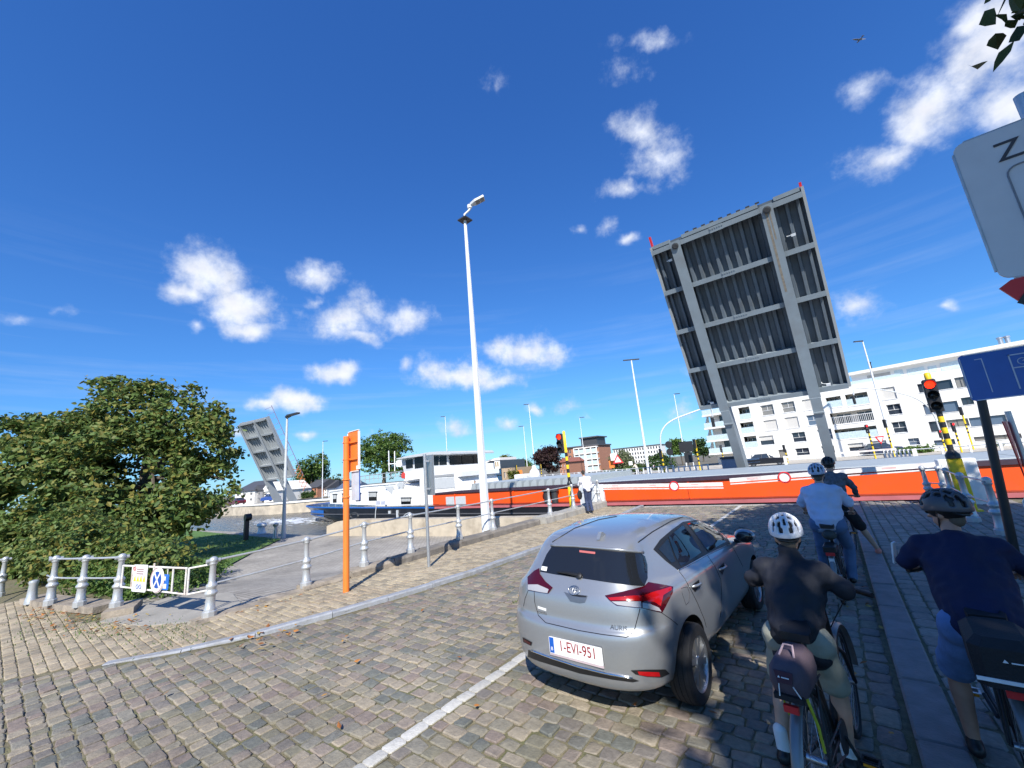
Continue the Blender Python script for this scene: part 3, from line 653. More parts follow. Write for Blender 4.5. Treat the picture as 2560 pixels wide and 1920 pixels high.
gpart('round_sign', lambda b: b.lathe([(.01,0),(.235,0),(.235,.008),(.01,.008)], 28), m_white, c2, .04)
gpart('blue_disc', lambda b: b.lathe([(.01,0),(.15,0),(.15,.002),(.01,.002)], 24), m_blue, c2, .0495)
gpart('red_ring', lambda b: b.torus((0,0,0), .215,.012,n=28,m=4), mat('faded red', (.62,.42,.42), .5), c2, .049)
gpart('white_cross', lambda b: [b.obox((0,0,0),(.16*math.cos(a),.16*math.sin(a),0),(-.018*math.sin(a),.018*math.cos(a),0),(0,0,.001)) for a in (R(52),R(128))], m_white, c2, .053)
c3 = gpt(.715,.42)
gpart('blue_sign', lambda b: splate(b, .26, gm_*.62, .03), mat('bright sign blue', (.015,.14,.55), .35), c3, .025)
gpart('white_panel', lambda b: (b.box(-.05,.03,.03,.10,0,.002), b.box(-.09,.07,-.11,-.03,0,.002)), m_white, c3, .0345)
# ------------------------------------------------------------------ lamp posts
m_pole = mat('pale pole paint', (.66,.69,.71), .4, var=.05, scale=2)
lp = empty('lamp_post', (-10.05,10.9,-.1), label='tall tapered white lamp post with square plate and flat head on the quay', cat='lamp post')
def pole(b, z0, z1_, r0, r1, n=8): b.lathe([(r0,z0),(r1,z1_)], n, rot=math.pi/8)
build('pole', lambda b: pole(b, -.4, 12.55, .175, .062), m_pole, lp)
build('top_plate', lambda b: b.box(-.22,.22,-.22,.22,12.5,12.55), m_dgrey, lp)
build('bracket', lambda b: (b.tube([(0,0,12.5),(0,0,12.8),(.18,.1,12.95),(.30,.16,13.15)], .045, 8), b.lathe([(.01,12.8),(.09,12.84),(.09,12.98),(.01,13.02)], 12, c=(.2,.11,.2))), m_white, lp, smooth=50)
hq = Matrix.Rotation(R(-28),4,'Y')
hd = build('lamp_head', lambda b: b.prism([(0,-.1,0),(.25,-.24,0),(.75,-.24,0),(.75,.24,0),(.25,.24,0),(0,.1,0)], (0,0,.1)), m_pole, lp)
hd.location = (.26,.14,13.15); hd.scale = (.85,.85,.85); hd.rotation_euler = (R(12),R(-20),R(30))
dl = build('diffuser', lambda b: (b.prism([(.28,-.2,-.012),(.48,-.2,-.012),(.48,.2,-.012),(.28,.2,-.012)], (0,0,.012)), b.prism([(.52,-.2,-.012),(.72,-.2,-.012),(.72,.2,-.012),(.52,.2,-.012)], (0,0,.012))), mat('lamp glass grey', (.2,.19,.18), .3), hd)
lg = empty('lamp_post', (-26.1,10.85,-.55), label='grey tapered lamp post with a flat arm by the water edge', cat='lamp post')
build('pole', lambda b: b.lathe([(.13,0),(.13,.3),(.105,.6),(.06,7.15)], 14), m_lgrey, lg, smooth=50)
build('lamp_head', lambda b: b.prism([(-.06,-.12,7.1),(.3,-.16,7.16),(1.5,-.1,7.12),(1.5,.1,7.12),(.3,.16,7.16),(-.06,.12,7.1)], (0,0,.09)), m_dgrey, lg)
def far_lamp(bp, tp, D, label, r=.1, arm=0, gz=-.05, cls=m_pole):
    B = at_depth(bp, D); T = at_depth(tp, D); h = T.z-gz
    o = empty('lamp_post', (B.x, B.y, gz), label=label, cat='lamp post')
    build('pole', lambda b: b.lathe([(r,0),(r*.95,.2),(r*.45,h)], 8), cls, o, smooth=50)
    rd = (_xd if False else Vector((CM[0][0], CM[1][0], 0))).normalized()
    for sgn in ((1,) if arm == 1 else (-1,) if arm == -1 else (1,-1)):
        build('lamp_head', lambda b: b.obox(rd*sgn*.55+Vector((0,0,h+.02)), rd*.55, Vector((-rd.y,rd.x,0))*.14, Vector((0,0,.06))), m_dgrey if arm else cls, o)
    return o
far_lamp(pd(1402,1025), pd(1361,764), 52, 'tall white lamp post with two heads beside the far road', .2, 2)
far_lamp(pd(1475,960), pd(1453,848), 75, 'thin white lamp post rising behind the black sign board', .13, 1)
far_lamp(pd(1931,975), pd(1864,724), 48, 'tall white lamp post in front of the white apartment block', .16, -1)
far_lamp(pd(966,985), pd(960,897), 95, 'slim lamp post rising above the barge wheelhouse', .14, -1)
far_lamp(pd(1141,1030), pd(1132,918), 85, 'slim lamp post beside the white tank on the far quay', .13, -1)
far_lamp(pd(1156,1015), pd(1146,868), 80, 'slim mast beside the dark red beech', .12, -1, cls=m_white)
far_lamp(pd(1264,1000), pd(1249,900), 90, 'slim mast in front of the balconied apartment block', .12, 1)
far_lamp(pd(697,1012), pd(698,952), 95, 'lamp post in front of the trees beside the smaller raised bridge', .14, 1)
far_lamp(pd(1508,1150*.92), pd(1490,1052*.92), 60, 'short lamp post in front of the balconied corner', .07, -1)
# ------------------------------------------------------------------ signs on poles
m_org = mat('orange paint', (.80,.20,.03), .5, var=.07, dirt=(.66,.16,.03), dscale=3)
os_ = empty('sign_post', (-8.21,4.64,.05), label='orange post carrying an orange backed sign turned away', cat='sign')
opx = .05
build('post', lambda b: b.lathe([(.062,-.05),(.062,3.12)], 14), m_org, os_, smooth=50)
def opanel(name, fn, m, z, rz=R(-6), x=.0, y=.0, parent=os_):
    o = build(name, fn, m, parent); o.location = (x, y, z); o.rotation_euler = (R(90), 0, rz); return o
sp_ = opanel('sign_panel', lambda b: splate(b, .52, .86, .05, .012), m_org, 2.79, x=.14, y=.09)
opanel('panel_rim', lambda b: [b.obox((x,y,.0),(a,0,0),(0,c,0),(0,0,.022)) for x,y,a,c in ((.262,0,.008,.40),(-.262,0,.008,.40),(0,.43,.24,.008),(0,-.43,.24,.008))], m_white, 2.79, x=.14, y=.088)
for z in (2.98,2.62): opanel('bracket', lambda b: (b.obox((0,0,0),(.22,0,0),(0,.02,0),(0,0,.02)), b.torus((-.14,0,.07), .066,.012, axis=(0,1,0), n=16, m=6)), m_org, z, x=.14, y=.055)
opanel('sign_tab', lambda b: b.box(-.04,.04,-.04,.04,0,.006), m_white, 2.43, x=.33, y=.06)
opanel('blue_sign', lambda b: splate(b, .36, .62, .03, .012), mat('pale sign back', (.5,.55,.62), .4), 2.07, x=.2, y=.1)
opanel('blue_edge', lambda b: b.box(-.01,.01,-.31,.31,0,.02), m_blue, 2.07, x=.375, y=.09)
for z in (2.2,1.84): opanel('clamp', lambda b: b.torus((0,0,0), .07,.014, axis=(0,1,0), n=16, m=6), m_org, z)
gs = empty('sign_post', (-8.15,6.72,.055), label='thin grey post carrying a sign seen edge on', cat='sign')
build('post', lambda b: b.lathe([(.04,-.05),(.04,2.68)], 12), m_alu, gs, smooth=50)
spn = build('sign_panel', lambda b: splate(b, .62, .98, .04, .016), m_alu, gs); spn.location = (.1,.07,2.15); spn.rotation_euler = (R(90),0,R(156))
for z in (2.5,1.82): build('clamp', lambda b: b.obox((.05,.03,z),(.07,.03,0),(-.01,.03,0),(0,0,.02)), m_alu, gs)
# black post with blue cycle sign
bs = empty('sign_post', (2.02,10.75,.06), label='black post carrying a blue bicycle route sign', cat='sign')
build('post', lambda b: b.tube([(-.01,0,-.05),(.20,0,2.6),(.25,0,3.3)], .062, 16), m_black, bs, smooth=50)
def rpart(name, fn, m, par, loc, rz=0., rx=90):
    o = build(name, fn, m, par); o.location = loc; o.rotation_euler = (R(rx),0,rz); return o
bsp = rpart('sign_panel', lambda b: splate(b, 1.30, .84, .07, .015), mat('cycle sign blue', (.02,.12,.46), .3, var=.05), bs, (.71,-.09,2.98))
m_sw = mat('sign white', (.55,.62,.72), .4)
rpart('border', lambda b: [b.obox((x,y,0),(a,0,0),(0,c,0),(0,0,.004)) for x,y,a,c in ((-.635,0,.008,.36),(.635,0,.008,.36),(0,.41,.58,.008),(0,-.41,.58,.008))], m_sw, bs, (.71,-.107,2.98))
def bike_sym(b):
    b.box(-.46,-.38,.30,.312,0,.003); b.box(-.38,-.368,-.3,.312,0,.003)
    b.box(-.07,.62,.28,.298,0,.003); b.box(-.07,-.052,-.3,.298,0,.003); b.box(-.05,.62,.055,.073,0,.003)
    for cx_ in (.07,.27): b.torus((cx_,.16,.002), .055,.006, n=18, m=4)
    for a, c in [((.07,.16),(.14,.23)),((.14,.23),(.24,.23)),((.24,.23),(.27,.16)),((.14,.23),(.17,.15)),((.17,.15),(.24,.23)),((.24,.23),(.225,.26))]: b.tube([(*a,.002),(*c,.002)], .005, 4)
rpart('road_symbol', bike_sym, m_sw, bs, (.71,-.108,2.98))
zs = empty('sign_post', (1.50,4.12,.06), label='grey post with the white ZONE sign above a red triangle', cat='sign')
build('post', lambda b: b.lathe([(.04,-.05),(.04,4.3)], 12), m_alu, zs, smooth=50)
m_zw = mat('zone sign face', (.62,.64,.66), .42, var=.04)
zp = rpart('zone_panel', lambda b: splate(b, .80, 1.05, .06, .014), m_zw, zs, (.0,-.06,3.56))
rpart('panel_edge', lambda b: [b.obox((x,y,0),(a,0,0),(0,c,0),(0,0,.012)) for x,y,a,c in ((-.404,0,.005,.46),(.404,0,.005,.46),(0,.529,.34,.005),(0,-.529,.34,.005))], m_alu, zs, (.0,-.062,3.56))
tz = text_mesh('ZONE', .2, m_ink); o = put('zone_lettering', tz, zs); o.location = (.045,-.077,3.905); o.rotation_euler = (R(90),0,0)
def zring(b):
    for cx_, cy_, a0 in [(.23,.17,0),(-.15,.17,90),(-.15,-.44,180),(.23,-.44,270)]:
        for i in range(5):
            a = R(a0+90*i/4); a2 = R(a0+90*(i+1)/4)
            if i < 4: b.tube([(cx_+.06*math.cos(a),cy_+.06*math.sin(a),0),(cx_+.06*math.cos(a2),cy_+.06*math.sin(a2),0)], .006, 4)
    for p in [((.23,.23),(-.15,.23)),((-.21,.17),(-.21,-.44)),((.29,.17),(.29,-.44))]: b.tube([(*p[0],0),(*p[1],0)], .006, 4)
rpart('inner_frame', zring, mat('sign grey', (.2,.22,.25), .5), zs, (.0,-.076,3.56))
tp_ = text_mesh('P', .36, mat('sign navy', (.03,.06,.16), .5)); o = put('parking_letter', tp_, zs); o.location = (.06,-.078,3.62); o.rotation_euler = (R(90),0,0)
rpart('end_stripe', lambda b: [b.obox((-.02+k*.09,-.15,0),(.33,.43,0),(.022,-.017,0),(0,0,.002)) for k in (0,)], m_black, zs, (.0,-.079,3.42))
rpart('red_triangle', lambda b: b.prism([(-.42,.40,0),(-.36,.44,0),(.36,.44,0),(.42,.40,0),(.04,-.3,0),(-.04,-.3,0)], (0,0,.014)), m_red, zs, (.0,-.06,2.58))
rpart('white_triangle', lambda b: b.prism([(-.26,.34,0),(.26,.34,0),(0,-.12,0)], (0,0,.002)), m_white, zs, (.0,-.076,2.58))
ys_ = empty('yield_sign', (2.17,9.45,.06), label='red and white inverted triangle sign turned almost edge on beside the black post', cat='sign')
build('post', lambda b: b.lathe([(.035,-.05),(.035,2.3)], 12), m_alu, ys_, smooth=50)
ya = math.atan2(.94,.33)+math.pi*.02
for nm, k, off, m in (('red_triangle',1.,.05,m_red),('white_triangle',.66,.066,m_white)):
    o = build(nm, lambda b: b.prism([(-.47*k,.40-.05*(1-k)*4,0),(.47*k,.40-.05*(1-k)*4,0),(0,.40-.2*(1-k)-.84*k,0)], (0,0,.012 if k == 1 else .003)), m, ys_)
    o.rotation_euler = (R(90),0,ya+math.pi); o.location = (-math.sin(ya)*off, math.cos(ya)*off, 1.75)
hp = empty('cycle_hoop', (2.25,9.9,.06), label='grey tubular hoop barrier at the foot of the black sign post', cat='barrier')
build('hoop', lambda b: b.tube([(-.12,.02,-.05),(-.12,.02,.92),(-.06,.02,1.02),(.1,.02,1.05),(1.0,.1,1.05),(1.15,.12,.95),(1.15,.12,-.05)], .024, 10), m_rail, hp, smooth=50)
build('mid_bar', lambda b: b.tube([(-.12,.02,.5),(0,.02,.42),(1.15,.12,.42)], .02, 10), m_rail, hp, smooth=50)
# ------------------------------------------------------------------ traffic lights
m_red_on = emit('red signal lit', (1,.022,.006), 2.6); m_len = mat('dark lens', (.02,.02,.018), .2)
m_lred = emit('far red signal', (1,.01,.01), 1.6)
def signal_head(par, loc, rz, s=1., lit=True, back=False, small=False):
    h = put('signal_head', None, par); h.location = loc; h.rotation_euler = (0,0,rz)
    build('housing', lambda b: rbox(b, -.14*s,.14*s,-.02*s,.18*s,-.46*s,.46*s,.03*s), m_black, h)
    for i, zz in enumerate((.3,0,-.3)):
        m = (m_red_on if lit else m_len) if i == 0 else m_len
        build('lens', lambda b: b.lathe([(.001,-.03*s),(.07*s,-.022*s),(.105*s,0),(.105*s,.02*s)], 20, c=(0,-.02*s,zz*s), axis=(0,1,0)), m, h, smooth=40)
        if not small:
            def visor(b):
                n = 14; vs = []; fs = []
                for i2 in range(n+1):
                    a = R(-25+230*i2/n)
                    for r, yy in ((.115,-.02),(.115,-.2),(.125,-.2),(.125,-.02)): vs.append((r*s*math.cos(a), yy*s, zz*s+r*s*math.sin(a)))
                for i2 in range(n):
                    for k in range(4): fs.append((i2*4+k, i2*4+(k+1)%4, i2*4+4+(k+1)%4, i2*4+4+k))
                b.add(vs, fs)
            build('visor', visor, m_black, h, smooth=40)
    return h
def banded(par, r, z0, z1_, n, first):
    for i in range(n):
        a, c = z0+(z1_-z0)*i/n, z0+(z1_-z0)*(i+1)/n
        build('band', lambda b: b.lathe([(r,a),(r,c)], 14), (m_yel if (i+first)%2 == 0 else m_black), par, smooth=50)
tm = empty('traffic_light', (-9.62,16.15,.33), label='yellow and black banded traffic light showing red beside the man in the white shirt', cat='traffic light')
build('base_post', lambda b: b.lathe([(.11,-.05),(.11,.85),(.085,.95)], 16), m_yel, tm, smooth=50)
build('sleeve', lambda b: b.lathe([(.115,.95),(.12,1.02),(.075,1.12)], 16), m_black, tm, smooth=50)
banded(tm, .065, 1.12, 2.4, 7, 1)
build('upper_post', lambda b: b.lathe([(.065,2.4),(.065,3.36),(.02,3.4)], 14), m_yel, tm, smooth=50)
signal_head(tm, (-.24,-.06,2.84), R(18))
tr = empty('traffic_light', (2.47,16.05,.06), label='yellow and black banded traffic light showing red in front of the white cabinet', cat='traffic light')
build('base_post', lambda b: rbox(b, -.14,.14,-.1,.1,-.02,1.36,.02), m_yel, tr)
build('base_foot', lambda b: b.box(-.16,.22,-.16,.16,-.02,.03), m_yel, tr)
build('sleeve', lambda b: b.lathe([(.15,1.36),(.15,1.46),(.07,1.58)], 16), m_black, tr, smooth=50)
banded(tr, .065, 1.58, 2.66, 7, 1)
build('post', lambda b: b.lathe([(.05,2.66),(.05,3.7)], 10), m_black, tr)
build('cap', lambda b: b.lathe([(.07,3.56),(.075,3.72),(.03,3.76)], 12), m_yel, tr, smooth=50)
signal_head(tr, (-.03,-.1,3.1), R(-4))
cb = empty('control_cabinet', (2.75,17.6,.06), label='white control cabinet behind the yellow traffic light post', cat='cabinet')
build('body', lambda b: rbox(b, -.42,.36,-.2,.3,-.02,1.28,.02), m_white, cb)
build('door', lambda b: b.box(-.36,.3,-.212,-.198,.1,1.18), m_white, cb)
c2_ = empty('control_cabinet', (-9.85,18.2,.1), label='white cabinet at the railing behind the man in the white shirt', cat='cabinet')
build('body', lambda b: rbox(b, -.45,.45,-.1,.4,-.1,1.05,.02), m_white, c2_); build('door', lambda b: b.box(-.38,.38,-.112,-.098,.05,.95), m_lgrey, c2_)
# ------------------------------------------------------------------ barrier booms
m_boom = mat('worn white boom', (.75,.73,.70), .5, var=.08, scale=4, dirt=(.5,.36,.33), dscale=1.3)
m_boomr = mat('faded red boom', (.64,.42,.40), .55, var=.1, dirt=(.7,.6,.57), dscale=3)
def boom(x0, x1, z0, z1_, sx, label, piv):
    o = empty('barrier_boom', (piv,18.5,.0), label=label, cat='barrier')
    zz = lambda x: z0+(z1_-z0)*(x-x0)/(x1-x0)
    def bar(a, c, dz, t): return lambda b: b.obox(((a+c)/2,18.45,zz((a+c)/2)+dz), ((c-a)/2,0,(zz(c)-zz(a))/2), (0,.035,0), (0,0,t))
    n = 6
    for i in range(n):
        a, c = x0+(x1-x0)*i/n, x0+(x1-x0)*(i+1)/n
        build('boom_section', bar(a, c, .02, .075), m_boom, o, world=True)
    for i in range(0, n, 2):
        a, c = x0+(x1-x0)*(i+.62)/n, x0+(x1-x0)*(i+.98)/n
        build('red_band', lambda b: b.obox(((a+c)/2,18.45,zz((a+c)/2)+.03), ((c-a)/2,0,(zz(c)-zz(a))/2), (0,.039,0), (0,0,.03)), m_boomr, o, world=True)
    build('lower_rail', bar(x0, x1, -.125, .02), m_boom, o, world=True)
    build('sign_disc', lambda b: b.lathe([(.01,-.01),(.2,-.01),(.2,.01),(.01,.01)], 28, c=(sx,18.39,zz(sx)-.02), axis=(0,1,0)), m_white, o, world=True)
    build('sign_ring', lambda b: b.torus((sx,18.375,zz(sx)-.02), .185,.026, axis=(0,1,0), n=28, m=6), m_red, o, world=True)
    return o
boom(-9.2,-3.82,1.0,.83,-5.74,'worn white barrier boom with a round red ringed sign from the cabinet', -9.2)
boom(-3.53,2.5,.97,1.14,-1.66,'worn white barrier boom with a round red ringed sign past the riders', 2.5)
build('hinge_post', lambda b: rbox(b, -9.4,-9.15,18.36,18.58,-.02,1.1,.02), m_white, bpy.data.objects['barrier_boom'], world=True)
build('hinge_post', lambda b: rbox(b, 2.45,2.75,18.36,18.58,-.02,1.3,.02), m_white, bpy.data.objects['barrier_boom.001'], world=True)
# ------------------------------------------------------------------ raised bascule bridges
m_brg = mat('bridge grey paint', (.215,.258,.29), .55, var=.07, scale=1.5, bump=.08, bscale=20, dirt=(.19,.205,.215), dscale=.7)
m_brg2 = mat('bridge grey paint pale', (.31,.335,.35), .55, var=.05, scale=1.5)
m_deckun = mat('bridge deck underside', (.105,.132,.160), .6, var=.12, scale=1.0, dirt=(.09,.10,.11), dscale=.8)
m_rust = mat('rust stain', (.22,.19,.15), .8, var=.25, scale=6)
def bridge(loc, yaw, tilt, u0, u1, gir, v0, v1, beams, label, main=True, mg=m_brg, md=m_deckun):
    o = empty('bascule_bridge', loc, yaw, label, 'bridge')
    T = R(tilt); fr = put('lifted_leaf', None, o)
    # local axes: x = along hinge, y = along leaf, z = away from the underside
    fr.rotation_euler = (T, 0, math.pi)
    X = lambda u: -u          # leaf frame is turned half round about the vertical
    def bx(name, ua, ub, va, vb, wa, wb, m, par=fr): return build(name, lambda b: b.box(min(X(ua),X(ub)),max(X(ua),X(ub)),va,vb,wa,wb), m, par)
    bx('deck_plate', u0, u1, v0, v1, 0, .06, md)
    bx('roadway', u0+.15, u1-.15, v0, v1, .062, .14, m_asph)
    for g in gir:                                   # main girders: web, flange, leg
        bx('girder_web', g-.12, g+.12, v0-.2, v1-.15, -.92, -.002, mg)
        bx('girder_flange', g-.3, g+.3, v0-.2, v1-.15, -.98, -.925, mg)
        build('girder_leg', lambda b: (b.prism([(X(g)-.27,-2.5,-1.05),(X(g)-.27,v0-.203,-1.0),(X(g)-.27,v0+.35,.0-.003),(X(g)-.27,v0-.203,.12),(X(g)-.27,-2.5,.3)], (.54,0,0))), mg, fr)
        bx('stiffener_plate', g-.28, g+.28, v0-1.2, v0-1.12, -1.12, -.95, mg)
    for u, s in ((u0,1),(u1,-1)): bx('edge_beam', u, u+s*.14, v0-.05, v1+.05, -.34, .35, m_brg2)
    rows = sorted(beams); gs = sorted(gir)
    bays = [(u0+.14, gs[0]-.12), (gs[0]+.12, gs[1]-.12), (gs[1]+.12, u1-.14)]
    for bi, (a, c) in enumerate(bays):
        dep = .78 if bi == 1 else .62
        for v in rows:
            bx('cross_beam', a+.004, c-.004, v-.03, v+.03, -dep, -.002, mg)
            bx('beam_flange', a+.004, c-.004, v-.15, v+.15, -dep-.035, -dep-.002, mg)
            if main and bi == 1:
                mid = (a+c)/2
                bx('bolted_splice', mid-.5, mid+.25, v-.17, v+.17, -dep-.055, -dep-.037, mg)
                for k in range(6): bx('bolt', mid-.45+k*.13, mid-.40+k*.13, v+.04, v+.10, -dep-.085, -dep-.056, mg)
        n = max(1, round((c-a)/(.52 if main else .7)))
        for va, vb in zip(rows, rows[1:]):
            for i in range(n):
                u = a+(c-a)*(i+.5)/n; w = .15 if bi == 1 else .12; d = .27
                build('rib', lambda b: b.prism([(X(u)-w,va+.032,-.001),(X(u)+w,va+.032,-.001),(X(u)+w*.55,va+.032,-d),(X(u)-w*.55,va+.032,-d)], (0,vb-va-.064,0)), md, fr)
    for u in gir: build('lifting_eye', lambda b: b.lathe([(.01,0),(.2,0),(.2,.08),(.13,.1),(.01,.1)], 16, c=(X(u),v1-.45,-.99), axis=(0,0,-1)), m_dgrey, fr)
    if main:
        for u, v in ((u0+1.1,v1-1.2),(gir[1]+.9,v1-2.3),(u0+1.0,v0+.4),(gir[1]+.8,v0+.4)):
            build('flood_light', lambda b: (b.obox((X(u),v,-.62),(.11,0,0),(0,.07,0),(0,0,.05)), b.tube([(X(u),v,-.55),(X(u)+.3,v,-.3),(X(u)+.3,v,-.01)], .03, 6)), m_pole, fr)
        build('edge_light', lambda b: b.box(X(u0+.1)-.06,X(u0+.1)+.06,v1+.05,v1+.75,.05,.25), m_red, fr)
        build('edge_light', lambda b: b.box(X(u1-.1)-.06,X(u1-.1)+.06,v1+.05,v1+.3,.05,.2), m_red, fr)
        bx('rust_streak', gir[1]-.13, gir[1]-.02, v1-5.3, v1-.6, -.986, -.982, m_rust); bx('rust_streak', gir[1]+.05, gir[1]+.12, v1-2.2, v1-.6, -.986, -.982, m_rust)
        bx('tip_fascia', u0+.2, gir[0]-.4, v1-.14, v1+.08, -.3, .1, mg); bx('tip_fascia', gir[0]+.4, gir[1]-.4, v1-.14, v1+.08, -.45, .1, mg); bx('tip_fascia', gir[1]+.4, u1-.2, v1-.14, v1+.08, -.3, .1, mg)
        for k in range(9):
            uu = gir[0]+.6+k*.5; bx('tip_lug', uu, uu+.22, v1+.082, v1+.18, -.1, .1, m_dgrey)
    return o, fr, X
bm_, bf_, bX = bridge((-2.7,34,.9), 0, 63, -4.37, 4.27, (-2.68,2.42), 5.17, 17.15, [5.3,8.2,11.1,13.95,16.8], 'big grey bascule bridge leaf raised at the end of the cobbled road')
P0b = CAM+(Vector((-76.1,32.46,.03))-CAM)*1.1
b2_, b2f, b2X = bridge(P0b, R(9), 63, -3.1, 5.35, (-2.6,2.1), 5.4, 17.3, [5.6,8.5,11.4,14.3,17.05], 'smaller looking grey bascule bridge leaf raised far off across the basin', main=False, mg=m_brg2, md=m_brg2)
m_thin = mat('thin rail violet grey', (.30,.25,.33), .5)
build('railing_bar', lambda b: b.tube([(b2X(5.3),4.5,1.5),(b2X(5.3),18.9,1.5)], .06, 6), m_thin, b2f)
for k in range(14): build('railing_stake', lambda b: b.tube([(b2X(5.3),5+k*1.05,.1),(b2X(5.3),5+k*1.05,1.5)], .035, 5), m_thin, b2f)
def lattice(b):
    for k in range(5):
        v = 2.2+k*.9; b.tube([(b2X(5.35),v,.2),(b2X(5.35),v+.9,1.5)], .05, 5); b.tube([(b2X(5.35),v+.9,.2),(b2X(5.35),v,1.5)], .05, 5)
build('lattice_arm', lattice, mat('orange lattice', (.55,.18,.06), .6), b2f)
# ------------------------------------------------------------------ barge
BY = 21.0
m_hull = mat('black hull', (.015,.016,.02), .28, var=.2, scale=1.0, dirt=(.035,.035,.04), dscale=.6, coat=.3)
m_bor = mat('orange coaming', (.86,.088,.008), .42, var=.06, scale=.6, dirt=(.66,.085,.02), dscale=1.6)
m_bpink = mat('faded red gunwale', (.46,.13,.14), .55, var=.12, scale=1.2, dirt=(.33,.10,.10), dscale=.8)
m_bwh = mat('barge white', (.80,.80,.79), .38, var=.03, scale=1, dirt=(.70,.69,.66), dscale=.8)
m_bgr = mat('barge grey', (.50,.52,.53), .45, var=.05)
m_hatch = mat('hatch aluminium', (.36,.40,.41), .5, metal=.0, var=.06, scale=.8, dirt=(.30,.33,.34), dscale=.8)
m_cap = mat('dark coaming cap', (.05,.03,.045), .45, var=.15)
m_bblue = mat('barge blue', (.01,.11,.42), .35, var=.05)
m_win = glass('cabin glass', (.008,.009,.011), .12, spec=.3)
brg = empty('barge', (-20,BY,-1.4), label='long black and orange cargo barge with white wheelhouse passing the bridge', cat='barge')
BB = lambda name, fn, m, smooth=False, par=None: build(name, fn, m, par or brg, smooth, world=True)
BW = 9.6; YC = BY+BW/2
def plan(z):                                           # hull outline at height z: stern (left) rounded, long straight side
    t = (z+1.6)/2.0; xs = -52.6+2.2*(1-max(0,min(1,t)))**1.2*4.2; pts = []
    hw = BW/2-(.25 if z < -1.2 else 0)
    for k in range(13):
        a = math.pi/2*k/12; pts.append((xs+9.5*(1-math.cos(math.pi/2-a)) if False else xs+10.5*(1-math.sin(math.pi/2-a)**.9 if False else 1-math.cos(a)) if False else xs+10.5*(1-math.cos(a)), hw*math.sin(a)**.75))
    pts.append((70, hw)); return pts
def sheer(x): return .0+.33*sstep(-26,-50,x)
def hull(b):
    zs = [-1.9,-1.5,-1.1,-.75,-.4,-.15]; vs = []; fs = []; n = 14
    for i, z in enumerate(zs):
        pl = plan(z)
        for (x, hw) in pl: vs.append((x, YC-hw, z+(sheer(x)*(i/5)**1.5)))
        for (x, hw) in pl[::-1]: vs.append((x, YC+hw, z+(sheer(x)*(i/5)**1.5)))
    m = n*2
    for i in range(len(zs)-1):
        for k in range(m): a = i*m+k; c = i*m+(k+1)%m; fs.append((a, c, c+m, a+m))
    fs.append(tuple(range((len(zs)-1)*m, len(zs)*m))); b.add(vs, fs)
BB('hull', hull, m_hull, 40)
def strip(z0, z1_, m, name, x0=-60, x1=70, off=.03, d0=0., cut=None):
    def f(b):
        for side in (-1,1):
            pl = [p for p in plan(-.15) if x0 <= p[0] <= x1]
            if side < 0 or True:
                if pl[0][0] > x0+.5 and x0 > -50: pl = [(x0, BW/2)]+pl
                if x1 < 69: pl = [p for p in pl]+[(x1, BW/2)]
                for (xa,ha),(xb,hb) in zip(pl, pl[1:]):
                    ya, yb = YC+side*(ha+off), YC+side*(hb+off); ia, ib = YC+side*(ha-.12), YC+side*(hb-.12)
                    za, zb_ = sheer(xa), sheer(xb)
                    b.add([(xa,ya,z0+za),(xb,yb,z0+zb_),(xb,ib,z0+zb_),(xa,ia,z0+za),(xa,ya,z1_+za),(xb,yb,z1_+zb_),(xb,ib,z1_+zb_),(xa,ia,z1_+za)], [(3,2,1,0),(4,5,6,7),(0,1,5,4),(2,3,7,6)])
    BB(name, f, m, 30)
strip(-.14,-.04,m_bblue,'blue_gunwale',-60,-24.6)
strip(-.17,-.02,m_bpink,'red_gunwale',-24.5,70,off=.06)
strip(-.75,-.68,mat('hull rubbing strake',(.10,.10,.11),.4),'rubbing_strake',-46,70,off=.05)
def bpanel(b):
    pl = plan(-.45); vs = []; n = 11
    for (x,hw) in pl[0:n]: vs += [(x-.03, YC-hw-.07, -.98+sheer(x)), (x-.05, YC-hw-.07, -.36+sheer(x))]
    b.add(vs, [(2*i,2*i+2,2*i+3,2*i+1) for i in range(n-1)])
BB('blue_stern_panel', bpanel, m_bblue, True)
BB('deck', lambda b: b.box(-40,70,BY+.15,BY+BW-.15,-.16,-.10), m_bgr)
def onb(p, y=BY): return ony(p, y)
# orange coaming, dark cap and hatch covers
CO = BY+.55; ca = onb(y3(1460,900), CO); cl = ca.x
zt_ = .86
def coam(b):
    xs = [cl, cl+.7]+[cl+2.5+5.6*i for i in range(18)]
    for xa, xb in zip(xs, xs[1:]): b.box(xa+.003, xb-.003, CO, CO+.12, -.1 if xa > cl else .1, zt_-.0)
BB('coaming', coam, m_bor)
BB('far_coaming', lambda b: b.box(cl,70,BY+BW-.67,BY+BW-.55,-.1,zt_), m_bor)
BB('coaming_end', lambda b: b.box(cl-.06,cl+.0,CO+.02,BY+BW-.57,-.1,zt_-.02), m_bor)
for i in range(16):
    xx = cl+2.5+5.6*i; BB('coaming_rib', lambda b: b.box(xx-.04,xx+.04,CO-.06,CO-.002,-.1,zt_-.05), m_bor)
BB('coaming_cap', lambda b: b.prism([(cl+.3,CO-.10,zt_+.002),(70,CO-.10,zt_+.002),(70,CO-.10,zt_+.17),(cl+2.8,CO-.10,zt_+.17),(cl+.3,CO-.10,zt_+.10)], (0,.5,0)), m_cap)
BB('vent_plate', lambda b: b.box(cl+1.5,cl+3.6,CO-.03,CO-.004,.05,.62), m_bgr)
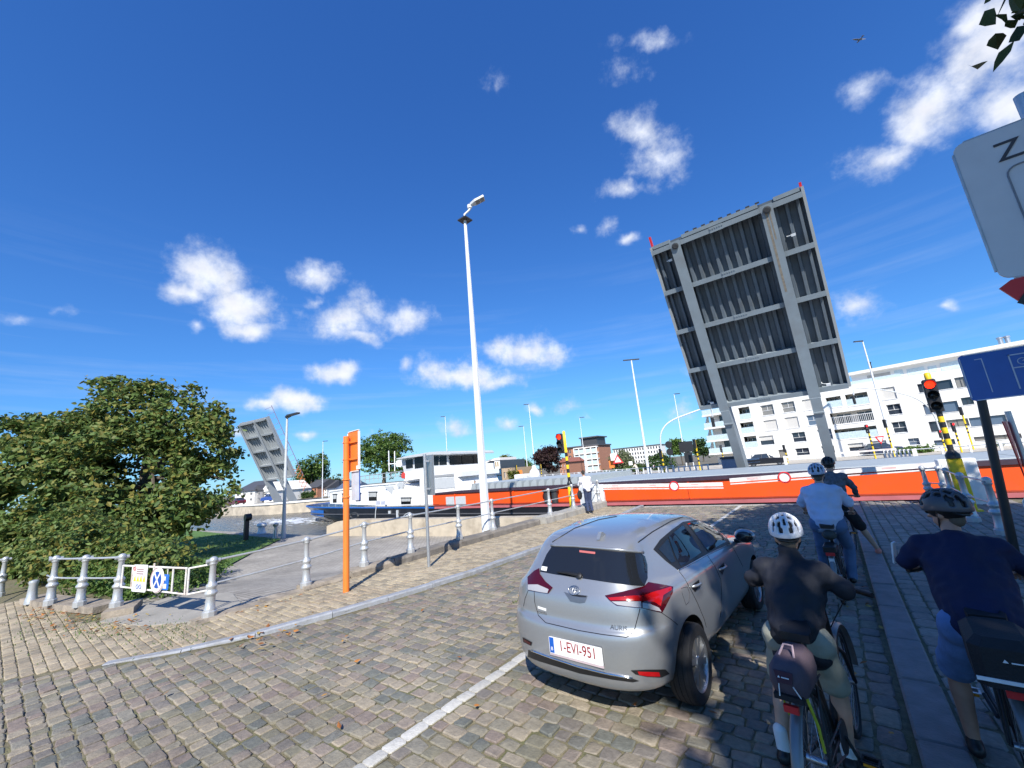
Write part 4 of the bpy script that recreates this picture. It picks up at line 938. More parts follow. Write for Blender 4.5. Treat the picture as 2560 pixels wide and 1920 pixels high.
for i in range(13):
    xa = cl+13+5.8*i; BB('hatch_cover', lambda b: b.prism([(xa+.02,CO+.42,zt_+.06),(xa+.02,CO+.55,zt_+.2),(xa+.02,YC,zt_+.26),(xa+.02,BY+BW-1.1,zt_+.2),(xa+.02,BY+BW-.97,zt_+.06)], (5.76,0,0)), m_hatch)
for i in range(16):                                    # stacked hatch covers by the wheelhouse
    xa = cl+3.4+.62*i
    BB('stacked_hatch', lambda b: b.prism([(xa,CO+.8,zt_+.1),(xa+.1,CO+.8,zt_+.42),(xa+.34,CO+.8,zt_+.58),(xa+.5,CO+.8,zt_+.55),(xa+.5,CO+.8,zt_+.1)], (0,7.2,0)), m_hatch)
# white accommodation: traced on the side plane and given the full width of the house
HY = BY+.75
def house(name, pts, m, y=HY, depth=None, par=None):
    return BB(name, lambda b: b.prism([onb(p, y) for p in pts], (0, depth or (BW-1.5), 0)), m, False, par)
aft = house('aft_cabin', [y3(215,720), y3(215,862), y3(860,888), y3(1450,905), y3(1450,690), y3(1350,690), y3(990,625), y3(620,655), y3(430,688)], m_bwh)
house('cabin_roof_edge', [y3(205,722), y3(205,705), y3(430,672), y3(620,640), y3(1000,608), y3(1000,626), y3(620,656), y3(430,690)], m_bwh, HY-.08, BW-1.34)
mid = house('bridge_house', [y3(1300,905), y3(1295,560), y3(1105,590), y3(1105,478), y3(1350,446), y3(1480,425), y3(1640,402), y3(1690,402), y3(1720,905)], m_bwh, HY+.05, 4.8)
house('grey_band', [y3(1425,525), y3(1700,499), y3(1700,530), y3(1425,548)], mat('barge shade grey', (.33,.335,.34), .5), HY-.0, .04)
house('lower_house', [y3(880,705), y3(1005,690), y3(1290,690), y3(1290,903), y3(880,893)], m_bwh, HY-.25, .3)
house('panel_grey', [y3(1430,560), y3(1700,543), y3(1715,668), y3(1430,690)], m_bgr, HY+.02, .04)
wh = house('wheelhouse', [y3(1100,465), y3(1075,340), y3(1190,300), y3(1420,272), y3(1625,268), y3(1640,400), y3(1650,520), y3(1110,560)], m_bgr, HY+.9, 4.2)
house('wheelhouse_roof', [y3(1015,330), y3(1015,318), y3(1180,280), y3(1420,240), y3(1520,233), y3(1650,233), y3(1665,250), y3(1665,270), y3(1440,272), y3(1190,305)], m_bgr, HY+.3, 5.2)
for pts in ([y3(1435,290), y3(1520,289), y3(1520,398), y3(1435,402)], [y3(1530,289), y3(1612,288), y3(1618,393), y3(1530,398)], [y3(1230,305), y3(1340,290), y3(1345,425), y3(1235,440)], [y3(1125,340), y3(1205,325), y3(1210,430), y3(1130,440)]):
    house('window', pts, m_win, HY+.86, .06, wh) if False else house('window', pts, m_win, HY+.86, .06)
fx = onb(y3(1638,340), HY+.9); wz0, wz1 = onb(y3(1638,396), HY+.9).z, onb(y3(1630,290), HY+.9).z
for k in range(3): BB('front_window', lambda b: b.box(fx.x+.0,fx.x+.07,HY+1.05+k*1.36,HY+2.33+k*1.36,wz0,wz1), m_win)
BB('front_deck', lambda b: b.box(fx.x+.1,fx.x+2.0,HY+.3,HY+4.8,wz0-1.0,wz0-.62), m_bwh)
BB('front_slope', lambda b: b.prism([(fx.x+.4,HY+.2,.0),(fx.x+2.6,HY+.2,.0),(fx.x+1.5,HY+.2,wz0-.9),(fx.x+.4,HY+.2,wz0-.9)], (0,4.6,0)), m_bwh)
def wpoly(x0,y0,x1,y1_): return [y3(x0,y0),y3(x1,y0-2),y3(x1,y1_-2),y3(x0,y1_)]
for r_ in ((250,752,293,850),(362,746,400,846),(525,740,583,832),(682,725,776,826),(1070,795,1185,868)):
    yy = HY-.02 if r_[0] < 900 else HY-.27
    f = house('window', wpoly(*r_), m_win, yy-.01, .05)
    house('window_frame', wpoly(r_[0]-6, r_[1]-8, r_[2]+6, r_[1]+3), m_dgrey, yy-.05, .05); house('window_blind', wpoly(r_[0]+4, r_[1]+4, r_[2]-4, r_[1]+(r_[3]-r_[1])*.55), mat('blind', (.42,.43,.42), .7), yy-.018, .02)
house('air_scoop', [y3(865,655), y3(980,650), y3(960,750)], m_bgr, HY-.28, .05)
house('deck_lamp', [y3(1022,620), y3(1060,605), y3(1098,620), y3(1090,660), y3(1068,725), y3(1055,725), y3(1065,660), y3(1022,665)], m_bgr, HY-.2, .12)
house('radar', [y3(1005,385), y3(1015,345), y3(1050,335), y3(1078,350), y3(1080,400), y3(1060,420), y3(1010,415)], m_bwh, HY+1.2, .9)
house('life_ring', [y3(1075,500), y3(1095,485), y3(1110,500), y3(1108,555), y3(1085,560), y3(1075,540)], mat('life ring red', (.6,.06,.05), .5), HY-.05, .1)
for x0 in range(535,1100,52):
    yv = lambda x: 540-(x-535)*.125
    BB('deck_rail', lambda b: b.tube([onb(y3(x0, yv(x0)), HY), onb(y3(x0, yv(x0)+88-(x0-535)*.05), HY)], .03, 6), m_rail)
BB('deck_rail', lambda b: b.tube([onb(y3(535,540), HY), onb(y3(1090,470), HY)], .035, 6), m_rail); BB('deck_rail', lambda b: b.tube([onb(y3(535,585), HY), onb(y3(1090,520), HY)], .025, 6), m_rail)
BB('mast', lambda b: (b.tube([onb(y3(928,470),HY+2), onb(y3(922,225),HY+2)], .05, 6), b.tube([onb(y3(995,470),HY+2), onb(y3(993,230),HY+2)], .05, 6), b.tube([onb(y3(915,385),HY+2), onb(y3(1005,380),HY+2)], .05, 6)), m_white)
BB('hose', lambda b: b.tube([onb(y3(775,885),BY-.1), onb(y3(765,960),BY-.1), onb(y3(760,1055),BY-.1)], .04, 6), m_lgrey)
BB('hose', lambda b: b.tube([onb(y3(1180,968),BY-.1), onb(y3(1130,985),BY-.1), onb(y3(1095,1020),BY-.1), onb(y3(1082,1055),BY-.1)], .04, 6), m_lgrey)
BB('hawse_ring', lambda b: b.torus(onb(y3(510,1010),BY), .45,.09, axis=(0,1,0), n=20, m=6, sx=1.4, sy=.6), m_dgrey)
BB('drain_light', lambda b: (b.obox(onb(y3(932,965),BY-.05),(.12,0,0),(0,.05,0),(0,0,.12)), b.obox(onb(y3(1027,1015),BY-.05),(.1,0,0),(0,.05,0),(0,0,.5))), m_lgrey)
for xx in (790,850): BB('fender_board', lambda b: b.prism([onb(p, BY+.1) for p in wpoly(xx-20,832,xx+22,876)], (0,.06,0)), mat('fender grey', (.45,.47,.55), .6))
for xx in (690,780): BB('bollard', lambda b: b.lathe([(.2,0),(.2,.75),(.28,.8),(.28,.9),(.05,.92)], 12, c=onb(y4(xx,930),BY+.3)), m_dgrey, 40)
# ------------------------------------------------------------------ buildings
m_wall = mat('white render', (.76,.745,.71), .75, var=.03, scale=.4, dirt=(.70,.68,.64), dscale=.25)
m_fglass = glass('window glass', (.03,.04,.055), .06)
m_fglass2 = glass('window glass sky', (.10,.14,.20), .05); m_fglass3 = glass('curtained glass', (.22,.21,.19), .12)
m_shut = mat('roller shutter', (.56,.54,.50), .7, var=.04)
m_fr = mat('white window frame', (.72,.72,.71), .5); m_frd = mat('dark window frame', (.05,.05,.055), .5)
m_bal = mat('glass balustrade', (.50,.60,.63), .15)
class Fac:
    """a vertical wall plane: pixels become (u, z) on it; walls keep real window openings"""
    def __init__(s, p, D, vp, gz=None):
        s.o = at_depth(p, D); d = ray(vp); s.t = -Vector((d.x, d.y, 0)).normalized(); s.n = Vector((s.t.y, -s.t.x, 0))
        if s.n.dot(CAM-s.o) < 0: s.n = -s.n
        s.gz = s.o.z if gz is None else gz
    def uz(s, p):
        P = onpl(p, s.o, s.n); return ((P-s.o).dot(s.t), P.z)
    def P(s, u, z, d=0.): return Vector((s.o.x, s.o.y, 0))+s.t*u+Vector((0,0,z))+s.n*d
    def rect(s, c, x0, y0, x1, y1_):
        xm, ym = (x0+x1)/2, (y0+y1_)/2
        return (s.uz(c(x0,ym))[0], s.uz(c(x1,ym))[0], s.uz(c(xm,y1_))[1], s.uz(c(xm,y0))[1])
    def box(s, b, u0, u1, z0, z1_, d0, d1):
        return b.add([s.P(u,z,d) for d in (d0,d1) for u,z in ((u0,z0),(u1,z0),(u1,z1_),(u0,z1_))], [(3,2,1,0),(4,5,6,7),(0,1,5,4),(1,2,6,5),(2,3,7,6),(3,0,4,7)])
    def wall(s, b, u0, u1, z0, z1_, holes, dep=.25, back=10.):
        us = sorted({u0,u1,*[h[0] for h in holes],*[h[1] for h in holes]}); zs = sorted({z0,z1_,*[h[2] for h in holes],*[h[3] for h in holes]})
        us = [u for u in us if u0 <= u <= u1]; zs = [z for z in zs if z0 <= z <= z1_]
        for ua, ub in zip(us, us[1:]):
            for za, zb_ in zip(zs, zs[1:]):
                um, zm = (ua+ub)/2, (za+zb_)/2
                if any(h[0] < um < h[1] and h[2] < zm < h[3] for h in holes): continue
                b.add([s.P(ua,za),s.P(ub,za),s.P(ub,zb_),s.P(ua,zb_)], [(0,1,2,3)])
        for a, c, e, f in holes:
            q = [s.P(a,e),s.P(c,e),s.P(c,f),s.P(a,f)]; r = [v-s.n*dep for v in q]; b.add(q+r, [(0,1,5,4),(1,2,6,5),(2,3,7,6),(3,0,4,7)])
        q = [s.P(u0,z0),s.P(u1,z0),s.P(u1,z1_),s.P(u0,z1_)]; r = [v-s.n*back for v in q]; b.add(q+r, [(0,1,5,4),(1,2,6,5),(2,3,7,6),(3,0,4,7),(7,6,5,4)])
def window(F, par, h, dep=.25, kind='t', fr=None):
    a, c, e, f = h; fm = fr or m_fr
    w = build('window', lambda b: F.box(b, a, c, e, f, -dep-.02, -dep), rs.choice((m_fglass, m_fglass, m_fglass2, m_fglass3)), par, world=True)
    t = .05*min(1.6, (f-e)/1.5)
    def fram(b):
        F.box(b, a, c, e, e+t, -dep+.002, -dep+.05); F.box(b, a, c, f-t, f, -dep+.002, -dep+.05); F.box(b, a, a+t, e+t, f-t, -dep+.002, -dep+.05); F.box(b, c-t, c, e+t, f-t, -dep+.002, -dep+.05)
        if kind in 't': F.box(b, a+t, c-t, e+(f-e)*.45, e+(f-e)*.45+t, -dep+.002, -dep+.05); F.box(b, (a+c)/2-t/2, (a+c)/2+t/2, e+(f-e)*.45+t, f-t, -dep+.002, -dep+.05)
        if kind == 'm':
            n = max(2, round((c-a)/1.3))
            for i in range(1, n): uu = a+(c-a)*i/n; F.box(b, uu-t/2, uu+t/2, e+t, f-t, -dep+.002, -dep+.05)
    build('window_frame', fram, fm, par, world=True)
    build('sill', lambda b: F.box(b, a-.06, c+.06, e-.07, e-.003, -dep+.06, .06), m_fr, par, world=True)
    if kind in 'sh':
        lo_ = e+.02 if kind == 's' else e+(f-e)*.5
        build('roller_shutter', lambda b: F.box(b, a+.01, c-.01, lo_, f-.01, -dep+.055, -dep+.10), m_shut, par, world=True)
FA = Fac(z7(590,885), 62, (400,1255))
wb_ = empty('apartment_block', FA.P(0, FA.gz), label='long white apartment block with balconies behind the raised bridge', cat='building')
wins = [((480,505,565,575),'t'),((615,485,705,555),'t'),((755,468,830,540),'s'),((500,605,590,675),'s'),((640,585,730,660),'s'),((783,570,870,640),'t'),((470,710,565,770),'h'),((685,685,775,750),'t'),((855,665,950,735),'t'),((600,800,655,870),'o'),((708,790,800,845),'t'),((880,775,965,830),'t'),
        ((1055,758,1160,810),'h'),((1210,742,1310,790),'h'),((1270,390,1370,470),'s'),((1310,500,1405,570),'t'),((1345,615,1440,690),'t'),((1450,725,1525,770),'t')]
bals = [(335,520,410,600),(345,620,435,690),(370,712,455,785),(910,452,1012,520),(1038,428,1190,505),(935,545,1222,622),(965,655,1250,722)]
H = [(FA.rect(z7,*r), k) for r, k in wins]; HB = [FA.rect(z7,*r) for r in bals]
uL = FA.uz(z7(312,650))[0]; uM = FA.uz(z7(1470,560))[0]; zT = FA.uz(z7(600,455))[1]; gz = -.06
build('wall', lambda b: FA.wall(b, uL, uM, gz-.3, zT, [h for h,_ in H]+HB, .28, 11), m_wall, wb_, world=True)
for h, k in H: window(FA, wb_, h, .28, k, m_frd if k == 'o' else None)
for i, h in enumerate(HB):
    a, c, e, f = h
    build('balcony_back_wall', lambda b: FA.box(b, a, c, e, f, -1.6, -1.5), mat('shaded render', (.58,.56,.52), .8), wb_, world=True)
    build('balcony_slab', lambda b: (FA.box(b, a, c, e-.16, e-.002, -1.5, .05), FA.box(b, a, c, f+.002, f+.1, -1.5, -.001)), m_wall, wb_, world=True)
    n = 2 if c-a > 3 else 1
    for k in range(n):
        q0 = a+(c-a)*(.12+.5*k); q1 = min(c-.2, q0+(c-a)*(.34 if n == 2 else .6))
        build('balcony_door', lambda b: FA.box(b, q0, q1, e+.02, e+(f-e)*.82, -1.49, -1.44), m_fglass, wb_, world=True)
        build('window_frame', lambda b: (FA.box(b, (q0+q1)/2-.04, (q0+q1)/2+.04, e+.02, e+(f-e)*.82, -1.435, -1.40), FA.box(b, q0-.06, q0-.003, e+.02, e+(f-e)*.82, -1.49, -1.40), FA.box(b, q1+.003, q1+.06, e+.02, e+(f-e)*.82, -1.49, -1.40)), m_fr, wb_, world=True)
    if i == 5:
        build('balustrade_rail', lambda b: FA.box(b, a, c, e+.95, e+1.02, -.08, -.02), m_fr, wb_, world=True)
        nb = int((c-a)/.2)
        for k in range(nb): build('baluster', lambda b: FA.box(b, a+.05+k*.2, a+.09+k*.2, e, e+.948, -.07, -.03), m_fr, wb_, world=True)
    else: build('balustrade', lambda b: FA.box(b, a+.02, c-.02, e+.02, e+.9, -.06, -.03), m_bal, wb_, world=True)
# left stack of open balconies
uS = FA.uz(z7(105,650))[0]; lev = [FA.uz(z7(200,y))[1] for y in (822,735,648,560)]
build('recessed_wall', lambda b: FA.box(b, uS+.4, uL-.002, gz-.3, FA.uz(z7(200,545))[1], -9, -2.2), m_wall, wb_, world=True)
hs_ = [lev[i+1]-lev[i] for i in range(3)]+[2.6]
for z, hh_ in zip(lev, hs_):
    build('balcony_slab', lambda b: FA.box(b, uS, uL-.004, z-.28, z, -2.2, .12), m_wall, wb_, world=True)
    build('balustrade', lambda b: FA.box(b, uS+.1, uL-.05, z+.02, z+.85, .02, .05), m_bal, wb_, world=True)
    if z < lev[-1]-.5:
        build('balcony_fin', lambda b: b.prism([FA.P(uS,z,.0), FA.P(uS,z,-2.2), FA.P(uS,z+hh_-.3,-2.2), FA.P(uS,z+hh_-.3,-1.7)], FA.t*.15), m_wall, wb_, world=True)
        build('balcony_door', lambda b: FA.box(b, uS+2.0, uL-.7, z+.02, z+2.0, -2.195, -2.15), m_fglass, wb_, world=True)
        build('window_frame', lambda b: (FA.box(b, (uS+uL)/2+.6, (uS+uL)/2+.68, z+.02, z+2, -2.145, -2.1), FA.box(b, uS+1.94, uS+1.998, z+.02, z+2.05, -2.195, -2.1)), m_fr, wb_, world=True)
# right wing with window bands and set back top floor
uR = FA.uz(z7(2900,560))[0]; zW = FA.uz(z7(1650,300))[1]
rw_ = [((1510,352,1745,412),'m'),((1760,322,1835,392),'m'),((1550,490,1785,560),'m'),((1800,455,1880,505),'m'),((1590,612,1692,682),'m'),((1702,600,1850,650),'m'),((1852,580,2100,640),'m'),((1620,735,1760,770),'m'),((1880,705,2200,735),'m'),((2230,520,2600,590),'m'),((2230,400,2600,460),'m')]
HW = [(FA.rect(z7,*r), k) for r, k in rw_]
build('wing_wall', lambda b: FA.wall(b, uM+.004, uR, gz-.3, zW, [h for h,_ in HW], .25, 11), m_wall, wb_, world=True)
for h, k in HW: window(FA, wb_, h, .25, k, m_frd)
F2 = Fac(z7(590,885), 64.5, (400,1255)); zt2 = F2.uz(z7(1430,238))[1]; zt3 = F2.uz(z7(2100,112))[1]
build('top_floor', lambda b: F2.box(b, F2.uz(z7(1075,330))[0], F2.uz(z7(2900,300))[0], zT-.3, zt2-.25, -8, -.0), m_wall, wb_, world=True)
build('roof_edge', lambda b: F2.box(b, F2.uz(z7(1065,330))[0], F2.uz(z7(2900,300))[0], zt2-.25, zt2+.15, -8, .9), m_wall, wb_, world=True)
for r in ((1180,300,1340,345),(1360,275,1420,325),(1440,262,1560,305),(1580,250,1640,290),(1660,222,1800,275),(1860,200,2100,250)):
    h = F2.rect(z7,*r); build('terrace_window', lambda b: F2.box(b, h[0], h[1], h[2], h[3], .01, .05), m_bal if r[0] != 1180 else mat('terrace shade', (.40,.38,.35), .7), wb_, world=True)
build('parapet_glass', lambda b: FA.box(b, FA.uz(z7(900,400))[0], uM, zT+.002, zT+.5, -.4, -.36), m_bal, wb_, world=True)
for x in (2070,2122): build('flue', lambda b: b.lathe([(.22,0),(.22,1.1),(.3,1.1),(.3,1.25),(.2,1.3)], 10, c=F2.P(F2.uz(z7(x,100))[0], zt2+.1, -2)), m_alu, wb_, world=True)
build('flue', lambda b: b.lathe([(.15,0),(.15,1.2),(.2,1.2),(.2,1.4)], 10, c=F2.P(F2.uz(z7(1186,250))[0], zt2+.1, -2)), m_black, wb_, world=True)
# ---- other buildings
def block(name, label, c, quad, D, vp, m, floors, cols, wf=(.55,.55), glassm=m_fglass, roof=None, back=9, frames=True, gz0=-.05):
    """quad: left, right, top, bottom in crop coordinates"""
    x0, x1, yt, yb = quad; F = Fac(c((x0+x1)/2, yb), D, vp); o = empty(name, F.P(0, gz0), label=label, cat='building')
    u0 = F.uz(c(x0,(yt+yb)/2))[0]; u1 = F.uz(c(x1,(yt+yb)/2))[0]; zt = F.uz(c((x0+x1)/2, yt))[1]; hs = []
    fh = (zt-gz0-.4)/floors; cw = (u1-u0)/cols
    for i in range(floors):
        for j in range(cols):
            uc = u0+cw*(j+.5); zc = gz0+.3+fh*(i+.52); hs.append((uc-cw*wf[0]/2, uc+cw*wf[0]/2, zc-fh*wf[1]/2, zc+fh*wf[1]/2))
    build('wall', lambda b: F.wall(b, u0, u1, gz0-.3, zt, hs, .2, back), m, o, world=True)
    for a, cc, e, f in hs:
        w = build('window', lambda b: F.box(b, a, cc, e, f, -.22, -.2), glassm, o, world=True)
        if frames: build('window_frame', lambda b: (F.box(b, (a+cc)/2-.04, (a+cc)/2+.04, e, f, -.195, -.16), F.box(b, a, cc, f-.08, f, -.155, -.12)), m_fr, o, world=True)
    if roof: build('roof', lambda b: F.box(b, u0-.3, u1+.3, zt+.002, zt+.35, -back-.2, .35), roof, o, world=True)
    return F, o, u0, u1, zt, hs
VPB = (-300,1330)
m_brick = mat('orange brick', (.40,.19,.12), .85, var=.15, scale=3)
m_droof = mat('dark slate roof', (.07,.072,.08), .6, var=.1)
F, o, u0, u1, zt, hs = block('apartment_block', 'brick apartment block with white balcony frames beyond the traffic light', y4, (920,1290,262,570), 105, VPB, m_brick, 4, 6, (.5,.6), roof=m_droof)
for i in range(5):
    z = hs[0][2]-.4+i*(zt-.4)/4.15
    for (a, c_) in ((.30,.62),(.66,1.0)):
        build('balcony_slab', lambda b: F.box(b, u0+(u1-u0)*a, u0+(u1-u0)*c_, z, z+.25, .01, 1.6), m_wall, o, world=True)
        if i < 4: build('balustrade', lambda b: F.box(b, u0+(u1-u0)*a+.1, u0+(u1-u0)*c_-.1, z+.26, z+1.2, 1.5, 1.55), m_bal, o, world=True)
for a in (.30,.46,.62,.66,.83,1.0): build('column', lambda b: F.box(b, u0+(u1-u0)*a-.12, u0+(u1-u0)*a+.12, 0, zt-.2, 1.3, 1.56), m_wall, o, world=True)
build('penthouse', lambda b: F.box(b, u0+(u1-u0)*.45, u1-.5, zt+.36, zt+2.2, -7, -.8), m_frd, o, world=True); build('penthouse_roof', lambda b: F.box(b, u0+(u1-u0)*.42, u1, zt+2.2, zt+2.5, -7.5, -.2), m_droof, o, world=True)
F, o, u0, u1, zt, hs = block('gabled_house', 'red brick gabled house behind the dark red beech', y4, (830,935,440,600), 92, VPB, m_brick, 2, 3, (.4,.5))
build('roof', lambda b: b.prism([F.P(u0-.3,zt,.3), F.P(u1+.3,zt,.3), F.P((u0+u1)/2,zt+(u1-u0)*.45,.3)], -F.n*9.5), mat('red tile', (.28,.10,.07), .8), o, world=True)
block('office_block', 'far white office block with close set windows behind the willow', y4, (1450,2010,265,520), 190, VPB, m_wall, 4, 18, (.5,.62), roof=m_droof, frames=False)
F, o, u0, u1, zt, hs = block('glass_office', 'blue glass office with a slanted white roof edge behind the barge', y4, (-60,150,425,640), 78, VPB, mat('dark mullion', (.06,.08,.10), .4), 3, 9, (.86,.9), glass('blue glass', (.02,.10,.22), .04), frames=False)
build('roof_edge', lambda b: b.prism([F.P(u0,zt,.2), F.P(u1,zt,.2), F.P(u1,zt+.5,.2), F.P(u0+3,zt+.4,.2), F.P(u0-1,zt-1.2,.2)], -F.n*6), m_wall, o, world=True)
build('logo_panel', lambda b: F.box(b, u1-1.4, u1-.1, zt-1.6, zt-.1, .01, .06), m_wall, o, world=True); build('logo_mark', lambda b: (F.box(b, u1-1.2, u1-.95, zt-1.2, zt-.3, .065, .08), F.box(b, u1-.7, u1-.45, zt-1.2, zt-.3, .065, .08), F.box(b, u1-2.6, u1-1.6, zt-1.2, zt-.4, .065, .08)), mat('gold lettering', (.35,.22,.06), .5), o, world=True)
block('small_office', 'low beige brick building beside the blue glass office', y4, (160,275,508,625), 74, VPB, mat('beige brick', (.42,.31,.20), .85), 1, 2, (.35,.45))
VPL = (-900,1370)
for lab, q, D, wm, rm, fl, co in [('white rendered house with a dark roof behind the raised leaf', (150,420,1262,1450), 92, m_wall, m_droof, 2, 3), ('white gabled house beside the legs of the far bridge', (528,720,1262,1450), 90, m_wall, m_droof, 2, 2), ('grey clad gabled house between the white houses', (412,530,1255,1440), 91, mat('grey cladding', (.25,.25,.26), .7), m_droof, 2, 1)]:
    F, o, u0, u1, zt, hs = block('house', lab, y2, q, D, VPL, wm, fl, co, (.4,.42))
    if 'rendered' in lab: build('roof', lambda b: b.prism([F.P(u0-.3,zt,.4), F.P(u0-.3,zt+2.2,-4.5), F.P(u0-.3,zt,-9.4)], F.t*(u1-u0+.6)), rm, o, world=True)
    else: build('roof', lambda b: b.prism([F.P(u0-.3,zt,.3), F.P(u1+.3,zt,.3), F.P((u0+u1)/2,zt+(u1-u0)*.42,.3)], -F.n*9), wm if 'gabled house beside' in lab else rm, o, world=True)
for i, (q, D, lab) in enumerate([((1120,1290,1215,1400),98,'brick terrace house behind the far bridge railing'),((1300,1420,1230,1400),99,'white fronted terrace house behind the far bridge railing'),((1480,1700,1230,1330),100,'low house with a blue slate roof above the barge stern')]):
    F, o, u0, u1, zt, hs = block('house', lab, y2, q, D, VPL, [m_brick, m_wall, mat('blue slate', (.10,.14,.22), .6)][i], 2, 3, (.4,.5), frames=False)
    build('roof', lambda b: b.prism([F.P(u0-.2,zt,.3), F.P(u0-.2,zt+1.9,-3.5), F.P(u0-.2,zt,-8)], F.t*(u1-u0+.4)), m_droof if i < 2 else mat('blue slate'+'', (.10,.14,.22), .6), o, world=True)
# ------------------------------------------------------------------ far banks: roads, walls, fences
struct(build('far_road', lambda b: b.add([(-60,40,.0),(140,40,.0),(160,60,.0),(-70,72,.0)], [(0,1,2,3)]), m_asph))
m_fpave = mat('far pavement', (.46,.42,.35), .85, var=.1, scale=.6)
struct(build('far_pavement', lambda b: b.add([(-30,60,.012),(150,56,.012),(150,75,.012),(-30,78,.012)], [(0,1,2,3)]), m_fpave))
fw = build('parapet_wall', lambda b: b.prism([(-34,38.5,-.04),(-13.5,36.5,-.04),(-13.5,36.5,.72),(-34,38.5,.80)], (0,.5,0)), m_plinth); tag(fw, 'low brown stone parapet on the far quay behind the barge', 'wall')
fq = build('quay_wall', lambda b: b.prism([(-140,24.9,-3),(-88,27.3,-3),(-73,28.1,-3),(-66,32.1,-3),(-44.8,32.9,-3),(-44.8,33.3,-3),(-66.2,32.6,-3),(-73.2,28.7,-3),(-88.2,27.9,-3),(-140,25.4,-3)], (0,0,3.15)), mat('pale quay stone', (.50,.43,.33), .9, var=.18, scale=1.2, dirt=(.28,.24,.19), dscale=.5, bump=.3, bscale=4)); tag(fq, 'pale stone quay wall under the far raised bridge', 'wall')
build('coping', lambda b: b.prism([(-88,27.2,.152),(-73,27.9,.152),(-66,31.9,.152),(-44.8,32.7,.152),(-44.8,33.6,.152),(-66.2,32.9,.152),(-73.2,29,.152),(-88.2,28.2,.152)], (0,0,.25)), m_wall, fq)
def fence(A, B, n, label, h=1.0, par=None):
    A, B = Vector(A), Vector(B); o = empty('fence', A, label=label, cat='fence')
    for i in range(n+1): P = A.lerp(B, i/n); build('fence_post', lambda b: b.box(P.x-.05,P.x+.05,P.y-.05,P.y+.05,P.z,P.z+h), m_white, o, world=True)
    for z in (.95,.5):
        build('fence_rail', lambda b: b.tube([A+Vector((0,0,h*z)), B+Vector((0,0,h*z))], .035, 5), m_lgrey, o, world=True)
    return o
def gp(p, z=0.): return onz(p, z)
fence((-31,41,.0), (-12,39.2,.0), 16, 'white post fence along the far quay behind the barge', 1.35)
fence((-30,52,0), (-16,49.5,0), 14, 'white post fence on the far side of the road beyond the canal', 1.1)
fence((-66,33.2,.2), (-48,33.6,.2), 9, 'white railing on the quay beside the far bridge', 1.1)
fence((-12.5,37.5,0), (-8.5,36.9,0), 8, 'grey tubular fence by the far traffic lights', 1.25)
fence((4,36,0), (12,34.5,0), 7, 'white tubular railing in front of the parked cars', 1.3)
fence((2.6,37,0), (3.8,35.2,0), 7, 'short stepped white railing beside the bridge leg', 1.3)
# ------------------------------------------------------------------ far traffic lights and signs
def far_signal(p_base, p_top, D, label, lit=True, face=True, arch=None, gz=0.):
    B = at_depth(p_base, D); T = at_depth(p_top, D); h = T.z-gz; o = empty('traffic_light', (B.x,B.y,gz), label=label, cat='traffic light')
    build('post', lambda b: b.lathe([(.075,0),(.075,h-.05)], 8), m_yel, o, smooth=50)
    for k in range(3): build('band', lambda b: b.lathe([(.08,h*.38+k*.42),(.08,h*.38+k*.42+.2)], 8), m_black, o)
    rd = Vector((CM[0][0], CM[1][0], 0)).normalized(); ang = math.atan2(rd.y, rd.x)
    hd = signal_head(o, (0,-.1,h-.45), ang, 1.0, False, small=True)
    if not face: hd.rotation_euler = (0,0,ang+R(100))
    if lit:
        for ch in hd.children:
            if ch.name.startswith('lens'): ch.data.materials.clear(); ch.data.materials.append(m_lred); break
    if arch:
        pts = [at_depth(q, D)-o.location for q in arch]
        for _ in range(2):
            np_ = [pts[0]]
            for a, c in zip(pts, pts[1:]): np_ += [a.lerp(c,.25), a.lerp(c,.75)]
            pts = np_+[pts[-1]]
        build('arched_arm', lambda b: b.tube(pts, .07, 8), m_pole, o, smooth=True)
        signal_head(o, pts[-1]+Vector((0,0,-.55)), ang+R(25), 1.0, False, small=True)
    return o
far_signal(y5(135,1250), y5(80,870), 40, 'far traffic light with a long white arched arm over the road', False, False, [y5(85,900), y5(60,700), y5(100,560), y5(220,440), y5(450,350), y5(700,260), y5(800,215), y5(860,270), y5(870,380)])
far_signal(y5(690,1250), y5(590,720), 40, 'far yellow signal post with a white camera on top', False, False)
far_signal(y5(1050,1100), y5(985,820), 56, 'slim far signal post by the balconied corner', False, True)
far_signal(y5(2030,1100), y5(1990,810), 52, 'far yellow signal post in front of the block doorway', False, False)
far_signal(x5(610,870), x5(540,600), 42, 'dark far signal showing red before the balconies', True, True)
far_signal(x5(805,830), x5(735,545), 44, 'yellow backed far signal beside the tall lamp post', False, False)
far_signal(x5(1560,920), x5(1460,580), 40, 'far signal showing red behind the banded post', True, True)
far_signal(x5(1650,780), x5(1530,410), 44, 'tall yellow far signal post with a bracket', False, False)
far_signal(x5(1370,840), x5(1310,660), 46, 'far signal with a grey arched arm reaching over the balconies', True, True, [x5(1315,660), x5(1270,530), x5(1200,410), x5(1050,310), x5(850,255), x5(650,225), x5(430,205), x5(400,230), x5(400,290)])
far_signal(y4(345,680), y4(330,470), 70, 'yellow far signal post by the autumn shrubs', False, False)
far_signal(y4(625,655), y4(605,460), 62, 'yellow far signal post with a white plate near the beech', False, False)
far_signal(y4(2040,565), y4(1995,310), 62, 'far signal post beside the white car', False, False, None)
